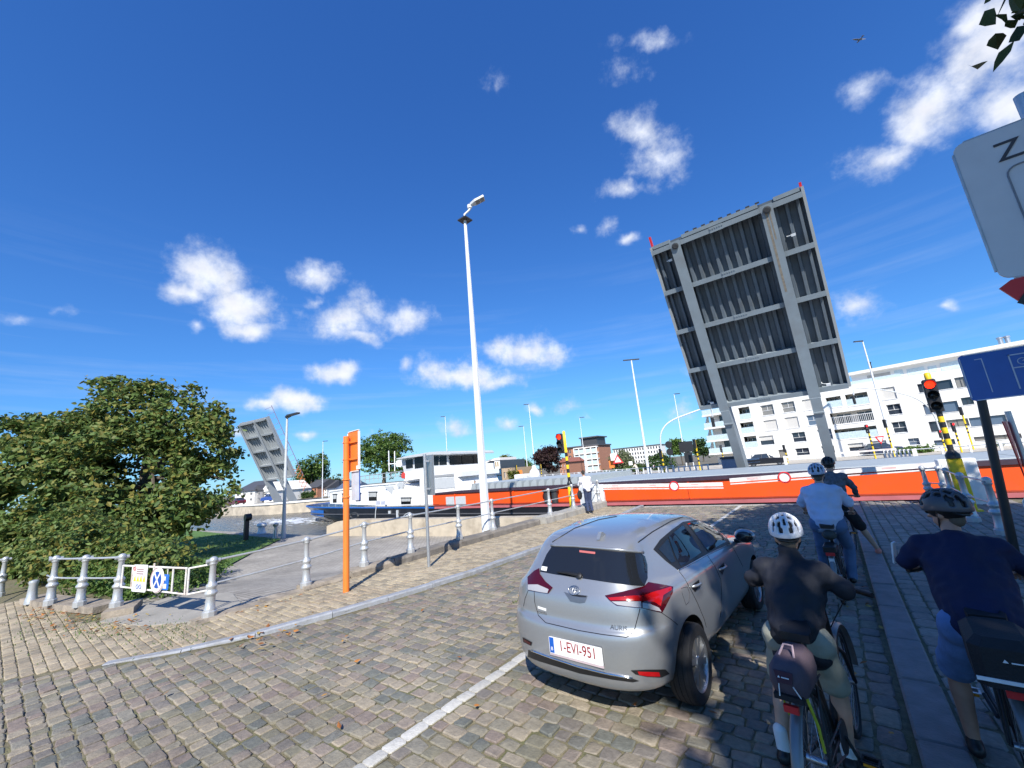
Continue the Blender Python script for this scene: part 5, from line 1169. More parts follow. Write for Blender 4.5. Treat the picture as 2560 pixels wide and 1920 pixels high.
def far_sign(p_base, p_top, D, label, kind, gz=0., s=.35):
    B = at_depth(p_base, D); T = at_depth(p_top, D); h = T.z-gz; o = empty('road_sign', (B.x,B.y,gz), label=label, cat='sign')
    rd = Vector((CM[0][0], CM[1][0], 0)).normalized(); n = Vector((rd.y,-rd.x,0)); build('post', lambda b: b.lathe([(.04,0),(.04,h)], 8), m_dgrey, o)
    def pl(name, pts, m, off): build(name, lambda b: b.prism([rd*x+Vector((0,0,z))+n*off for x,z in pts], n*.03), m, o)
    disc = lambda r, z: [(r*math.cos(a*math.pi/10), z+r*math.sin(a*math.pi/10)) for a in range(20)]
    if kind == 'discs': pl('round_plate', disc(s,h-s), m_black, .05); pl('round_plate', disc(s,h-3.1*s), m_black, .05)
    elif kind == 'board': pl('board', [(-.75,h-1.1),(.75,h-1.1),(.75,h),(-.75,h)], m_black, .05); pl('board', [(-.35,h-2.2),(.5,h-2.2),(.5,h-1.15),(-.35,h-1.15)], m_black, .05)
    elif kind == 'tri': pl('red_triangle', [(-s*1.2,h-2.0*s),(s*1.2,h-2.0*s),(0,h)], m_red, .05); pl('white_triangle', [(-s*.75,h-1.75*s),(s*.75,h-1.75*s),(0,h-.5*s)], m_white, .085)
    elif kind == 'yield': pl('red_triangle', [(-s*1.2,h),(s*1.2,h),(0,h-2.0*s)], m_red, .05); pl('white_triangle', [(-s*.75,h-.3*s),(s*.75,h-.3*s),(0,h-1.5*s)], m_white, .085)
    elif kind == 'white': pl('plate', [(-s,h-2*s),(s,h-2*s),(s,h),(-s,h)], m_white, .05)
    elif kind == 'orange': pl('plate', [(-s,h-2.6*s),(s,h-2.6*s),(s,h),(-s,h)], m_org, .05)
far_sign(y5(255,1200), y5(200,750), 41, 'two black sign backs stacked on one post', 'discs', s=.36)
far_sign(y5(520,1200), y5(470,755), 42, 'black square sign board back on a grey post', 'board')
far_sign(x5(700,850), x5(680,725), 42, 'white and red give way sign in front of the block', 'yield', s=.42)
far_sign(y4(1520,600), y4(1515,345), 62, 'red warning triangle sign by the far fence', 'tri', s=.7)
far_sign(y4(1440,560), y4(1430,420), 64, 'orange and white plate beside the far road', 'orange', s=.45)
far_sign(y4(1660,580), y4(1655,430), 66, 'low white plate on a post by the far hedge', 'white', s=.3)
far_sign(y4(375,620), y4(372,530), 72, 'orange plate beside the autumn shrubs', 'orange', s=.4)
far_sign(y4(1480,600), y4(1478,335), 63, 'tall white plate beside the red warning triangle', 'white', s=.55)
tk = empty('quay_tank', at_depth(y4(545,660), 60), label='white rounded kiosk on the far quay', cat='kiosk'); tk.location.z = 0
build('body', lambda b: rbox(b, -3.2,-.9,-1,1,0,1.5,.08), m_white, tk); build('dome', lambda b: b.lathe([(.85,0),(.85,1.2),(.7,1.8),(.35,2.2),(.3,2.6),(.05,2.65)], 14), m_white, tk, smooth=50)
ub = empty('control_kiosk', (-6.9,37.5,0), label='blue grey metal box at the end of the far fence', cat='box'); build('body', lambda b: rbox(b, -.55,.75,-.5,.5,0,1.55,.05), mat('blue grey box', (.24,.28,.36), .5), ub); build('lid', lambda b: rbox(b, -.62,.82,-.56,.56,1.552,1.72,.03), m_dgrey, ub)
def gate_arm(x0, x1, y, z, label):
    o = empty('barrier_boom', (x0,y,0), label=label, cat='barrier'); build('boom_section', lambda b: b.box(x0,x1,y-.05,y+.05,z-.06,z+.06), m_boom, o, world=True); build('stand', lambda b: b.box(x0-.1,x0+.1,y-.08,y+.08,-.02,z+.1), m_white, o, world=True)
    build('lower_rail', lambda b: b.box(x0,x1,y-.02,y+.02,z-.28,z-.24), m_lgrey, o, world=True)
gate_arm(-6.4,-4.9,38.5,1.35,'white barrier boom in front of the red clad far cyclist')
gate_arm(-3.2,3.4,39,1.30,'white barrier boom in front of the dark parked saloon')
# ------------------------------------------------------------------ far cars
m_tyre = mat('tyre rubber', (.018,.018,.019), .8, var=.15, bump=.2, bscale=80)
m_rim = mat('alloy rim', (.42,.43,.44), .32, metal=.85)
def simple_car(P, rz, L, Hh, col, label, van=False, name='parked_car'):
    o = empty(name, P, rz, label, 'van' if van else 'car'); m = mat('car paint %.2f %.2f %.2f' % col, col, .3, var=.03, coat=.6); w = .86
    side = [(-.5,.16),(-.5,.55),(-.47,.62),(-.25,.66),(.18,.64),(.44,.56),(.5,.42),(.5,.16)] if not van else [(-.5,.14),(-.5,.9),(-.46,.98),(.22,.98),(.38,.6),(.49,.48),(.5,.14)]
    def body(b):
        n = len(side); vs = []
        for x, k in ((-w,.9),(-w*.93,1),(w*.93,1),(w,.9)):
            for (a, z) in side: vs.append((x, a*L*(1 if k == 1 else .985), Hh*(z if k == 1 or z < .3 else z*.94)))
        fs = [tuple(range(n)), tuple(range(4*n-1,3*n-1,-1))]
        for s in range(3):
            for i in range(n): fs.append((s*n+i, s*n+(i+1)%n, s*n+n+(i+1)%n, s*n+n+i))
        b.add(vs, fs)
    build('body', body, m, o, smooth=35)
    if not van:
        cab = [(-.36,.64),(-.24,.96),(-.1,1.0),(.06,.97),(.22,.66)]
        def cabin(b, k=1., dz=0.):
            n = len(cab); vs = [(x*(1 if z < .7 else .8), a*L*k, Hh*z+dz) for x in (-w*.95,w*.95) for a,z in cab]
            b.add(vs, [tuple(range(n-1,-1,-1)), tuple(range(n,2*n))]+[(i,(i+1)%n,(i+1)%n+n,i+n) for i in range(n)])
        build('window_glass', cabin, m_fglass, o)
        build('roof', lambda b: b.prism([(-w*.76,-.24*L,Hh*.965),(w*.76,-.24*L,Hh*.965),(w*.76,.06*L,Hh*.975),(w*.76,-.1*L,Hh*1.005),(-w*.76,-.1*L,Hh*1.005),(-w*.76,.06*L,Hh*.975)][:2]+[(w*.76,.06*L,Hh*.975),(-w*.76,.06*L,Hh*.975)], (0,0,.05)), m, o)
        for a in (-.30,-.07,.14): 
            for s in (-1,1): build('pillar', lambda b: b.tube([(s*w*.955,(a-.03)*L,Hh*.64),(s*w*.77,a*L if a < .1 else (a-.07)*L,Hh*.97)], .045, 6), m, o)
    else:
        build('windscreen', lambda b: b.prism([(-w*.8,.24*L,Hh*.95),(w*.8,.24*L,Hh*.95),(w*.85,.375*L,Hh*.62),(-w*.85,.375*L,Hh*.62)], (0,.02,.02)), m_fglass, o)
        for s in (-1,1): build('side_window', lambda b: b.prism([(s*w*1.0,.05*L,Hh*.6),(s*w*1.0,.3*L,Hh*.6),(s*w*.96,.22*L,Hh*.88),(s*w*.96,.05*L,Hh*.88)], (s*.012,0,0)), m_fglass, o)
    for a in (-.3,.31):
        for s in (-1,1):
            wh_ = put('wheel', None, o); wh_.location = (s*(w-.1), a*L, .31)
            build('tyre', lambda b: b.lathe([(.2,-.1),(.31,-.09),(.32,0),(.31,.09),(.2,.1)], 18, axis=(1,0,0), caps=False), m_tyre, wh_, smooth=40); build('rim', lambda b: b.lathe([(.01,-.095),(.2,-.095),(.21,.0),(.2,.095),(.01,.095)], 14, axis=(1,0,0)), m_rim, wh_, smooth=40)
    for s in (-1,1):
        build('tail_light', lambda b: b.box(s*.62-.14,s*.62+.14,-.503*L,-.49*L,Hh*.42,Hh*.5), m_red, o); build('headlight', lambda b: b.box(s*.62-.14,s*.62+.14,.485*L,.503*L,Hh*.36,Hh*.46), m_white, o)
    return o
def car_at(p, D, rz, L, Hh, col, label, van=False, z=0.02):
    P = at_depth(p, D); return simple_car((P.x,P.y,z), rz, L, Hh, col, label, van)
car_at(y5(1700,1130), 50, R(-83), 4.5, 1.45, (.012,.013,.018), 'black saloon standing before the white block garage')
car_at(x5(505,975), 56, R(-75), 4.3, 1.45, (.18,.19,.2), 'grey hatchback parked by the two bicycles')
car_at(x5(720,960), 52, R(-60), 4.3, 1.5, (.02,.03,.07), 'dark blue car behind the white railing')
car_at(x5(960,925), 55, R(-70), 4.4, 1.5, (.02,.02,.03), 'black car parked half behind the bushes')
car_at(x5(1270,900), 52, R(-75), 4.9, 2.0, (.62,.66,.72), 'white van behind the railing', True)
car_at(x5(1975,880), 50, R(-75), 4.4, 1.5, (.6,.62,.64), 'silver car behind the red triangle sign')
car_at(y5(65,1190), 75, R(10), 4.2, 1.5, (.7,.7,.72), 'small white car on the far road by the signal post')
car_at(y5(210,1160), 80, R(15), 4.2, 1.45, (.03,.03,.04), 'black car queuing behind the small white car')
car_at(y2(640,1450), 84, R(100), 4.4, 1.5, (.02,.07,.30), 'blue car parked under the far bridge', z=.3)
car_at(y2(180,1465), 88, R(95), 4.4, 1.45, (.10,.02,.03), 'dark red car parked by the white house', z=.1)
# ------------------------------------------------------------------ trees
def leaf_mat(name, cols): return ramp_mat(name, cols, .55, 0, transl=.28, fine=3., fvar=.2, spec=.3)
m_lf_big = leaf_mat('maple leaves', [(0.136,0.202,0.050),(0.095,0.154,0.036),(0.168,0.213,0.055),(0.074,0.124,0.034),(0.147,0.178,0.050),(0.199,0.213,0.050),(0.115,0.178,0.041),(0.083,0.142,0.036),(0.179,0.178,0.043),(0.127,0.196,0.055),(0.105,0.165,0.050),(0.231,0.202,0.043)])
m_lf_g = leaf_mat('green leaves', [(0.085,0.163,0.031),(0.116,0.194,0.039),(0.062,0.124,0.028),(0.139,0.209,0.046),(0.093,0.147,0.031)])
m_lf_gy = leaf_mat('yellow green leaves', [(0.140,0.175,0.035),(0.182,0.196,0.042),(0.098,0.140,0.028),(0.168,0.140,0.028),(0.126,0.161,0.035)])
m_lf_p = leaf_mat('copper beech leaves', [(.045,.022,.022),(.06,.03,.028),(.035,.018,.02),(.07,.04,.03),(.05,.03,.026)])
m_lf_w = leaf_mat('willow leaves', [(0.163,0.188,0.100),(0.125,0.156,0.075),(0.188,0.206,0.112),(0.112,0.138,0.062)])
m_lf_d = leaf_mat('dark green leaves', [(0.042,0.091,0.025),(0.063,0.119,0.031),(0.035,0.070,0.022),(0.077,0.126,0.034)])
m_bark = mat('bark', (.10,.085,.065), .9, var=.25, scale=9, bump=.6, bscale=20)
def leaf_quad(b, p, size, r, n=None):
    n = n or Vector((r.gauss(0,1), r.gauss(0,1), r.gauss(.6,1))).normalized(); t = n.orthogonal().normalized(); t = Matrix.Rotation(r.uniform(0,6.28),3,n) @ t; s = n.cross(t)
    L_, w = size*r.uniform(.7,1.3), size*r.uniform(.45,.75); fold = n*size*r.uniform(-.12,.25)
    b.cur = r.random()
    b.add([p-t*L_*.5, p-t*L_*.12+s*w*.5+fold, p+t*L_*.2+s*w*.36+fold*.7, p+t*L_*.55, p+t*L_*.2-s*w*.36+fold*.7, p-t*L_*.12-s*w*.5+fold], [(0,1,2,3),(0,3,4,5)])
def crown(name, blobs, nclump, nleaf, size, m, seed, parent, inner=.55, shell=True, clump=.5, gap=None):
    """blobs: ellipsoids (centre, rx, ry, rz); leaves sit in clumps near the blob surfaces so gaps and dark hollows remain"""
    r = random.Random(seed); b = MB(); vol = [q[1]*q[2]*q[3] for q in blobs]; tot = sum(v**.67 for v in vol)
    for (c, rx, ry, rz), v in zip(blobs, vol):
        for _ in range(max(1, int(nclump*v**.67/tot))):
            d = Vector((r.gauss(0,1), r.gauss(0,1), r.gauss(0,1))).normalized(); k = r.uniform(inner,1.04)
            q = Vector(c)+Vector((d.x*rx*k, d.y*ry*k, d.z*rz*k)); cr = clump*r.uniform(.6,1.4)
            if gap and mnoise.noise(q*gap+Vector((seed,0,0))) < -.12: continue
            for _ in range(nleaf):
                e = Vector((r.gauss(0,1), r.gauss(0,1), r.gauss(0,.6)))*cr*.5
                leaf_quad(b, q+e, size, r, (d*.7+Vector((r.gauss(0,.7),r.gauss(0,.7),r.gauss(.5,.7)))).normalized())
    me = b.mesh(name, m, rnd=True); return put(name, me, parent)
def limbs(b, base, top, r0, ends, r):
    base, top = Vector(base), Vector(top); mid = base.lerp(top,.5)+Vector((r.uniform(-.2,.2),r.uniform(-.2,.2),0)); b.tube([base, base.lerp(mid,.5), mid, top], [r0*1.25, r0, r0*.85, r0*.6], 9)
    for e in ends:
        s = mid.lerp(top, r.uniform(0,1)); e = Vector(e); m1 = s.lerp(e,.45)+Vector((0,0,(e-s).length*.12)); b.tube([s, m1, e], [r0*.42, r0*.24, r0*.07], 6)
def tree(label, p, D, rpx, rpy, m, seed, nclump=260, nleaf=14, size=.5, gz=-.05, lobes=9, name='tree', clump=.8, spread=.55, group=None, flat=1.):
    r = random.Random(seed); C_ = at_depth(p, D); rx = rpx*D/F_PX; rz = rpy*D/F_PX
    o = empty(name, (C_.x,C_.y,gz), label=label, cat='tree', group=group); c0 = Vector((0,0,C_.z-gz)); blobs = [(c0, rx*.6, rx*.6, rz*.62)]
    for i in range(lobes):
        a = r.uniform(0,6.28); e = r.uniform(-.75,1); d = Vector((math.cos(a)*math.sqrt(max(0,1-e*e)), math.sin(a)*math.sqrt(max(0,1-e*e)), e)); k = r.uniform(.34,.5)
        blobs.append((c0+Vector((d.x*rx*spread*1.05, d.y*rx*spread, d.z*rz*spread*1.05)), rx*k, rx*k, rz*k*flat))
    crown('crown', blobs, int(nclump*1.25), nleaf, size, m, seed, o, clump=clump, gap=.55)
    def tk_(b): limbs(b, (0,0,-.2), c0+Vector((0,0,rz*.1)), max(.12, rx*.055), [q[0] for q in blobs[1:]], r)
    build('trunk', tk_, m_bark, o, smooth=50)
    return o
# the big maple beside the quay and the lower branches that hang over the lawn
def big_tree():
    r = random.Random(5); base = at_depth((335,1330), 19.3); base.z = quay_z(base.x, base.y)
    o = empty('maple_tree', base, label='big spreading maple with olive and yellowing leaves behind the gate', cat='tree')
    bl = []
    # lobes: pixel centre, distance, radius in pixels
    for px, py, D, rr, ry in [(330,1190,19,150,130),(215,1110,20,95,80),(310,1045,20,75,70),(440,1060,20,75,75),(520,1130,19.5,62,75),(500,1230,18.5,75,65),(120,1180,19,110,95),(30,1130,20,90,90),(60,1250,17,120,90),(200,1290,16.5,120,80),(390,1290,17.5,80,55),(450,1265,17.5,70,55),(110,1350,15,120,65),(300,1345,15.5,70,45),(20,1400,14.5,100,60),(230,1390,15,80,40),(380,985,20.5,40,32),(270,975,20.5,40,30),(460,985,20.5,40,30),(545,1060,19.5,36,50),(560,1200,19,26,40),(210,1050,20.5,30,28),(90,1060,21,40,22),(330,1365,15.5,40,30)]:
        c = at_depth((px,py), D)-base; k = D/F_PX; bl.append((c, rr*k, rr*k*1.1, ry*k))
    crown('crown', bl, 3600, 19, .235, m_lf_big, 11, o, inner=.62, clump=.42, gap=.75)
    def tk_(b): limbs(b, (0,0,-.3), (.3,.2,6.5), .32, [q[0] for q in bl if q[0].z > 1.8], r)
    build('trunk', tk_, m_bark, o, smooth=50)
big_tree()
tree('round green tree behind the far bridge leg', y2(1220,950), 108, 46, 50, m_lf_g, 21, 420, 16, .55)
tree('broad green tree behind the barge stern', y3(860,310), 112, 86, 68, m_lf_g, 22, 900, 16, .55, lobes=14)
tree('low yellow green tree right of the far bridge', y2(1560,1150), 118, 32, 22, m_lf_gy, 23, 220, 14, .6)
tree('olive tree above the low beige building', y4(210,440), 100, 18, 18, m_lf_gy, 24, 200, 14, .5)
tree('yellowing tree beside the autumn shrubs', y4(335,490), 95, 17, 15, m_lf_gy, 25, 180, 14, .5)
tree('small green tree behind the slim mast', y4(440,480), 105, 14, 18, m_lf_g, 26, 150, 14, .5)
tree('dark red copper beech beside the traffic light', y4(690,415), 80, 34, 35, m_lf_p, 27, 600, 16, .42, clump=.7)
tree('pale willow beside the red warning sign', y4(1520,430), 100, 31, 29, m_lf_w, 28, 420, 16, .5)
tree('round green tree behind the black sign board', y5(370,850), 95, 27, 24, m_lf_g, 29, 360, 16, .5)
tree('dark green tree left of the white block', y5(700,870), 115, 25, 24, m_lf_d, 30, 300, 16, .55)
tree('low tree beside the far white car', y5(40,1020), 100, 24, 14, m_lf_d, 31, 220, 14, .5)
tree('green tree over the far white house', y2(590,1165), 125, 13, 10, m_lf_d, 32, 90, 12, .6)
tree('tree behind the brick block end', y4(1260,470), 120, 16, 14, m_lf_d, 35, 120, 12, .6)
def hedge(label, p, D, wpx, hpx, m, seed, n=150, size=.3):
    C_ = at_depth(p, D); o = empty('shrub', (C_.x,C_.y,-.05), label=label, cat='shrub'); rd = Vector((CM[0][0], CM[1][0], 0)).normalized(); k = D/F_PX; r = random.Random(seed); bl = []
    h = max(.6, (C_.z+hpx*k))
    for i in range(7): bl.append((rd*((i/6-.5)*2*wpx*k)+Vector((0,0,h*.45)), wpx*k*.28, wpx*k*.28, h*r.uniform(.42,.6)))
    crown('crown', bl, n, 14, size, m, seed, o, clump=.5); build('stem', lambda b: [b.tube([q[0]*1.0-Vector((0,0,q[0].z)), q[0]], .05, 5) for q in bl], m_bark, o)
hedge('dark green hedge beyond the far fence', y4(1840,500), 78, 34, 16, m_lf_d, 41)
hedge('low green hedge right of the far hedge', y5(120,1080), 70, 22, 10, m_lf_d, 42, 90)
hedge('clipped low bushes before the brick block', y4(1560,540), 70, 40, 9, m_lf_g, 43, 120)
hedge('autumn shrubs beside the glass office', y4(300,570), 68, 12, 12, m_lf_gy, 44, 80)
hedge('leafy bush in front of the black parked car', x5(1060,890), 47, 26, 12, m_lf_g, 45, 120)
hedge('leafy bush beside the silver car', x5(1990,880), 46, 16, 10, m_lf_g, 46, 80)
hedge('dark bushes under the far bridge trees', y2(1120,1330), 95, 20, 14, m_lf_d, 47, 120)
far_wood = []
# trees off the frame on the right that shade the riders
# ------------------------------------------------------------------ the silver hatchback
m_paint = mat('silver car paint', (.37,.385,.40), .30, metal=.6, var=.02, scale=60, coat=.7)
m_cglass = glass('car glass', (.012,.014,.018), .03)
m_trim = mat('black trim', (.012,.012,.013), .45); m_chrome = mat('chrome trim', (.75,.76,.78), .12, metal=1.)
m_tl = glass('tail light red', (.055,.002,.006), .08); m_tlb = glass('tail light bright red', (.36,.006,.008), .1); m_tlc = glass('tail light clear', (.36,.36,.38), .12)
TAB = [(.255,-.60,3.28,.70),(.285,-.74,3.42,.79),(.33,-.795,3.50,.825),(.45,-.825,3.53,.855),(.58,-.83,3.53,.87),(.68,-.825,3.50,.878),(.735,-.81,3.46,.88),(.76,-.785,3.43,.88),(.82,-.775,3.35,.878),(.90,-.765,3.05,.872),(.96,-.752,2.72,.858),(1.0,-.735,2.50,.832),(1.04,-.705,2.38,.790),(1.12,-.645,2.20,.742),(1.20,-.585,2.02,.705),(1.28,-.525,1.84,.672),(1.35,-.46,1.66,.640),(1.40,-.385,1.50,.605),(1.435,-.27,1.28,.55),(1.46,-.05,1.02,.45),(1.472,.15,.85,.30),(1.477,.35,.65,.12)]
def tabv(z, k):
    for i in range(len(TAB)-1):
        if TAB[i][0] <= z <= TAB[i+1][0]:
            t = (z-TAB[i][0])/(TAB[i+1][0]-TAB[i][0]); p = [TAB[max(0,min(len(TAB)-1,i+j))] for j in (-1,0,1,2)]
            def tan(a, b, c): return ((c[k]-a[k])/(c[0]-a[0])) if c[0] != a[0] else 0
            h = p[2][0]-p[1][0]; m0, m1 = tan(p[0],p[1],p[2])*h, tan(p[1],p[2],p[3])*h
            return (2*t**3-3*t*t+1)*p[1][k]+(t**3-2*t*t+t)*m0+(-2*t**3+3*t*t)*p[2][k]+(t**3-t*t)*m1
    return TAB[-1][k]
car_o = empty('hatchback_car', (-2.165,4.12,0), R(-2.4), 'silver hatchback waiting on the setts with plate 1-EVI-951', 'car')
CAR_M = mwof(car_o); CAR_I = CAR_M.inverted()
def car_body(b):
    zs = [.255,.265,.285,.305,.33,.38,.45,.52,.58,.63,.68,.71,.735,.745,.76,.79,.82,.86,.90,.93,.96,.98,1.0,1.02,1.04,1.08,1.12,1.16,1.20,1.24,1.28,1.32,1.35,1.375,1.40,1.42,1.435,1.45,1.46,1.467,1.472,1.477]
    vs = []; n = None
    for z in zs:
        yr, yf, w = tabv(z,1), tabv(z,2), tabv(z,3); g = sstep(.98,1.12,z); ry = .62*(1-g)+.42*g; tp = .925-.085*g; nn = 2/(3.0*(1-g)+3.4*g); half = []
        ry = min(ry, (yf-yr)*.45); fy = min(.9-.3*g, (yf-yr)*.45); nf = 2/2.6
        for i in range(15):
            a = math.pi/2*i/14; half.append((w*tp*math.sin(a)**nn, yr+ry*(1-math.cos(a)**nn)))
        for i in range(1, 22):
            t = i/22; y = yr+ry+(yf-fy-yr-ry)*t; half.append((w*(tp+(1-tp)*math.sin(min(1,t*1.9)*math.pi/2)), y))
        for i in range(13):
            a = math.pi/2*(1-i/12); half.append((w*math.sin(a)**nf, yf-fy*(1-math.cos(a)**nf)))
        ring = half+[(-x,y) for x,y in half[-2:0:-1]]
        n = len(ring); vs += [(x,y,z) for x,y in ring]
    fs = [tuple(range(n-1,-1,-1)), tuple(range((len(zs)-1)*n, len(zs)*n))]
    for i in range(len(zs)-1):
        for k in range(n): a = i*n+k; c = i*n+(k+1)%n; fs.append((a, c, c+n, a+n))
    b.add(vs, fs)
body = build('body', car_body, m_paint, car_o, smooth=True)
BV = BVHTree.FromPolygons([v.co for v in body.data.vertices], [tuple(p.vertices) for p in body.data.polygons])
def cast(px):
    o = CAR_I @ CAM; d = (CAR_I.to_3x3() @ ray(px)).normalized(); h = BV.ray_cast(o, d)
    if h[0] is not None: return h[0], h[1]
    best = None                                        # just off the outline: nearest point of the body to the ray
    for t in [3.2+.05*i for i in range(90)]:
        q = BV.find_nearest(o+d*t)
        if best is None or q[3] < best[3]: best = q
    return best[0], best[1]
def decal(name, pts, m, off=.004, c=z4, mirror=False, par=None, side=False, step=22):
    bm = bmesh.new(); f = bm.faces.new([bm.verts.new((x,y,0)) for x,y in pts]); bmesh.ops.triangulate(bm, faces=bm.faces[:])
    for _ in range(5):
        es = [e for e in bm.edges if e.calc_length() > step]
        if not es: break
        bmesh.ops.subdivide_edges(bm, edges=es, cuts=1); bmesh.ops.triangulate(bm, faces=bm.faces[:])
    for v in bm.verts:
        P, N_ = cast(c(v.co.x, v.co.y)); v.co = P+N_*off
    bmesh.ops.recalc_face_normals(bm, faces=bm.faces)
    me = bpy.data.meshes.new(name); bm.to_mesh(me); bm.free()
    if sum((p.normal.dot(BV.find_nearest(p.center)[1]) for p in me.polygons)) < 0: me.flip_normals()
    me.materials.append(m); me.shade_smooth(); o = put(name, me, par or car_o)
    if mirror:
        m2 = me.copy(); m2.transform(Matrix.Scale(-1,4,(1,0,0))); m2.flip_normals(); put(name, m2, par or car_o)
    return o
def seam(name, pts, r=.003, m=None, c=z4, mirror=False, off=.0005, flat=False):
    P = []
    for (a, b_) in zip(pts, pts[1:]):
        for k in range(6): t = k/6; P.append((a[0]+(b_[0]-a[0])*t, a[1]+(b_[1]-a[1])*t))
    P.append(pts[-1]); Q = []
    for p in P: h, N_ = cast(c(*p)); Q.append(h+N_*off)
    o = build(name, lambda b: b.tube(Q, r, 6), m or m_trim, car_o, smooth=True)
    if mirror: build(name, lambda b: b.tube([(-q.x,q.y,q.z) for q in Q], r, 6), m or m_trim, car_o, smooth=True)
    return o
rw_pts = [(392,352),(560,358),(700,372),(880,388),(1060,402),(1092,425),(1110,490),(1112,590),(1088,650),(1000,645),(820,622),(600,588),(420,562),(302,540),(318,490),(352,410)]
decal('rear_window', rw_pts, m_cglass, .003)
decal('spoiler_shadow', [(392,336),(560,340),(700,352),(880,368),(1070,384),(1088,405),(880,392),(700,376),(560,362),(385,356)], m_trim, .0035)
seam('spoiler_lip', [(388,343),(560,348),(700,360),(880,376),(1076,394)], .016, m_paint, off=.004)
decal('brake_light', [(600,380),(720,394),(719,410),(601,396)], mat('dull red lens', (.45,.13,.12), .3), .006)
decal('left_tail_light', [(300,515),(262,535),(212,582),(213,680),(300,697),(366,706),(400,662),(345,615),(305,560)], m_tl, .008)
decal('left_tail_light_clear', [(216,640),(290,640),(372,676),(362,703),(300,694),(216,677)], m_tlc, .011)
decal('right_tail_light', [(792,722),(930,692),(1085,652),(1115,622),(1200,638),(1302,655),(1297,700),(1245,800),(1218,848),(1060,815),(880,795),(830,760)], m_tl, .008)
decal('right_tail_light_bright', [(815,738),(1000,725),(1080,722),(1180,690),(1285,658),(1288,680),(1225,720),(1205,800),(1160,770),(1080,762),(835,757)], m_tlb, .011)
decal('right_tail_light_clear', [(842,766),(1000,766),(1060,766),(1062,810),(950,800),(885,790)], m_tlc, .0115)
decal('right_tail_light_clear', [(1072,775),(1130,785),(1190,810),(1210,840),(1140,826),(1074,812)], m_tlc, .0115)
seam('tailgate_seam', [(258,690),(262,770),(290,870),(345,925),(600,985),(780,1015),(950,1035),(990,1015),(1015,975),(1055,822)], .0035)
seam('bumper_seam', [(1218,850),(1290,900),(1340,940)], .003); seam('bumper_seam', [(212,684),(190,740),(178,800)], .003)
decal('logo_recess', [(482,692),(540,712),(662,722),(640,775),(600,780),(530,765)], mat('silver recess', (.20,.21,.225), .35, metal=.7), .0025)
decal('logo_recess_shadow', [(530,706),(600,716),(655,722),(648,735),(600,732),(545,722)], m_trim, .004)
LP, LN = cast(z4(562,683)); lq = LN.to_track_quat('Z','Y')
def logo(b):
    q = lq.to_matrix(); up = (Vector((0,0,1))-LN*LN.z).normalized(); rt = up.cross(LN)
    for (cx_, cy_, rx, ry) in ((0,0,.058,.040),(0,.012,.034,.014),(0,-.004,.014,.034)):
        pts = [LP+LN*.012+rt*(cx_+rx*math.cos(a*math.pi/12))+up*(cy_+ry*math.sin(a*math.pi/12)) for a in range(25)]; b.tube(pts, .0032, 6, cap=False)
build('emblem', logo, mat('emblem chrome', (.55,.56,.58), .25, metal=.9), car_o, smooth=True)
def txt_on(name, s, size, p, m, ux, off=.004):
    P, N_ = cast(z4(*p)); Q, _ = cast(z4(p[0]+40, p[1]+ux)); x = (Q-P); x = (x-N_*x.dot(N_)).normalized(); y = N_.cross(x)
    o = put(name, text_mesh(s, size, m, .0012), car_o); o.matrix_local = basis(P+N_*off, x, y, N_); return o
txt_on('model_lettering', 'AURIS', .052, (895,965), mat('badge metal', (.16,.16,.17), .35, metal=.8), 6)
txt_on('dealer_lettering', 'TOYOTA', .030, (318,851), mat('grey lettering', (.12,.12,.13), .4), 8)
decal('sticker', [(286,798),(350,818),(350,838),(287,817)], m_white, .003); decal('window_sticker', [(318,500),(360,507),(353,538),(312,530)], m_white, .006)
# number plate
pl = [cast(z4(*p))[0] for p in ((392,1034),(757,1114),(768,1232),(394,1140))]
pc = sum(pl, Vector())/4; pn = cast(z4(578,1130))[1]; pn.z *= .3; pn.normalize(); px_ = ((pl[1]+pl[2])-(pl[0]+pl[3])); px_ = (px_-pn*px_.dot(pn)).normalized(); py_ = pn.cross(px_)
plate = build('number_plate', lambda b: splate(b, .535, .135, .01, .006), m_white, car_o); plate.matrix_local = basis(pc+pn*.012, px_, py_, pn)
m_plr = mat('plate red', (.28,.015,.02), .5)
t_ = put('plate_characters', text_mesh('1-EVI-951', .118, m_plr, .001), plate); t_.location = (.028,.008,.0075); t_.scale = (.80,1,1)
build('plate_band', lambda b: b.box(-.262,-.215,-.062,.062,.006,.0075), mat('euro blue', (.01,.10,.45), .4), plate)
t2 = put('plate_letter', text_mesh('B', .04, m_white, .001), plate); t2.location = (-.238,-.03,.0085)
build('plate_holder', lambda b: (b.box(-.268,.268,-.085,-.0685,-.004,.005)), mat('plate holder', (.50,.40,.41), .5), plate)
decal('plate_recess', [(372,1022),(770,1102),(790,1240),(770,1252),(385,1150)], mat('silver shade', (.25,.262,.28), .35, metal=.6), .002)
decal('lower_bumper', [(215,1128),(300,1165),(600,1262),(850,1320),(1000,1345),(1050,1362),(1000,1372),(850,1352),(600,1305),(300,1215),(212,1180)], m_trim, .004)
seam('chrome_strip', [(240,1133),(400,1192),(600,1256),(800,1305),(1000,1342)], .009, m_chrome, off=.006)
decal('reflector_surround', [(985,1282),(1100,1276),(1245,1275),(1276,1308),(1215,1335),(1110,1330),(1020,1312)], m_trim, .005)
decal('reflector', [(1035,1288),(1195,1294),(1202,1326),(1110,1324),(1048,1314)], m_tlb, .009)
decal('reflector_surround', [(172,1032),(245,1072),(238,1098),(178,1068)], m_trim, .005); decal('reflector', [(182,1044),(236,1074),(232,1090),(186,1064)], m_tl, .009)
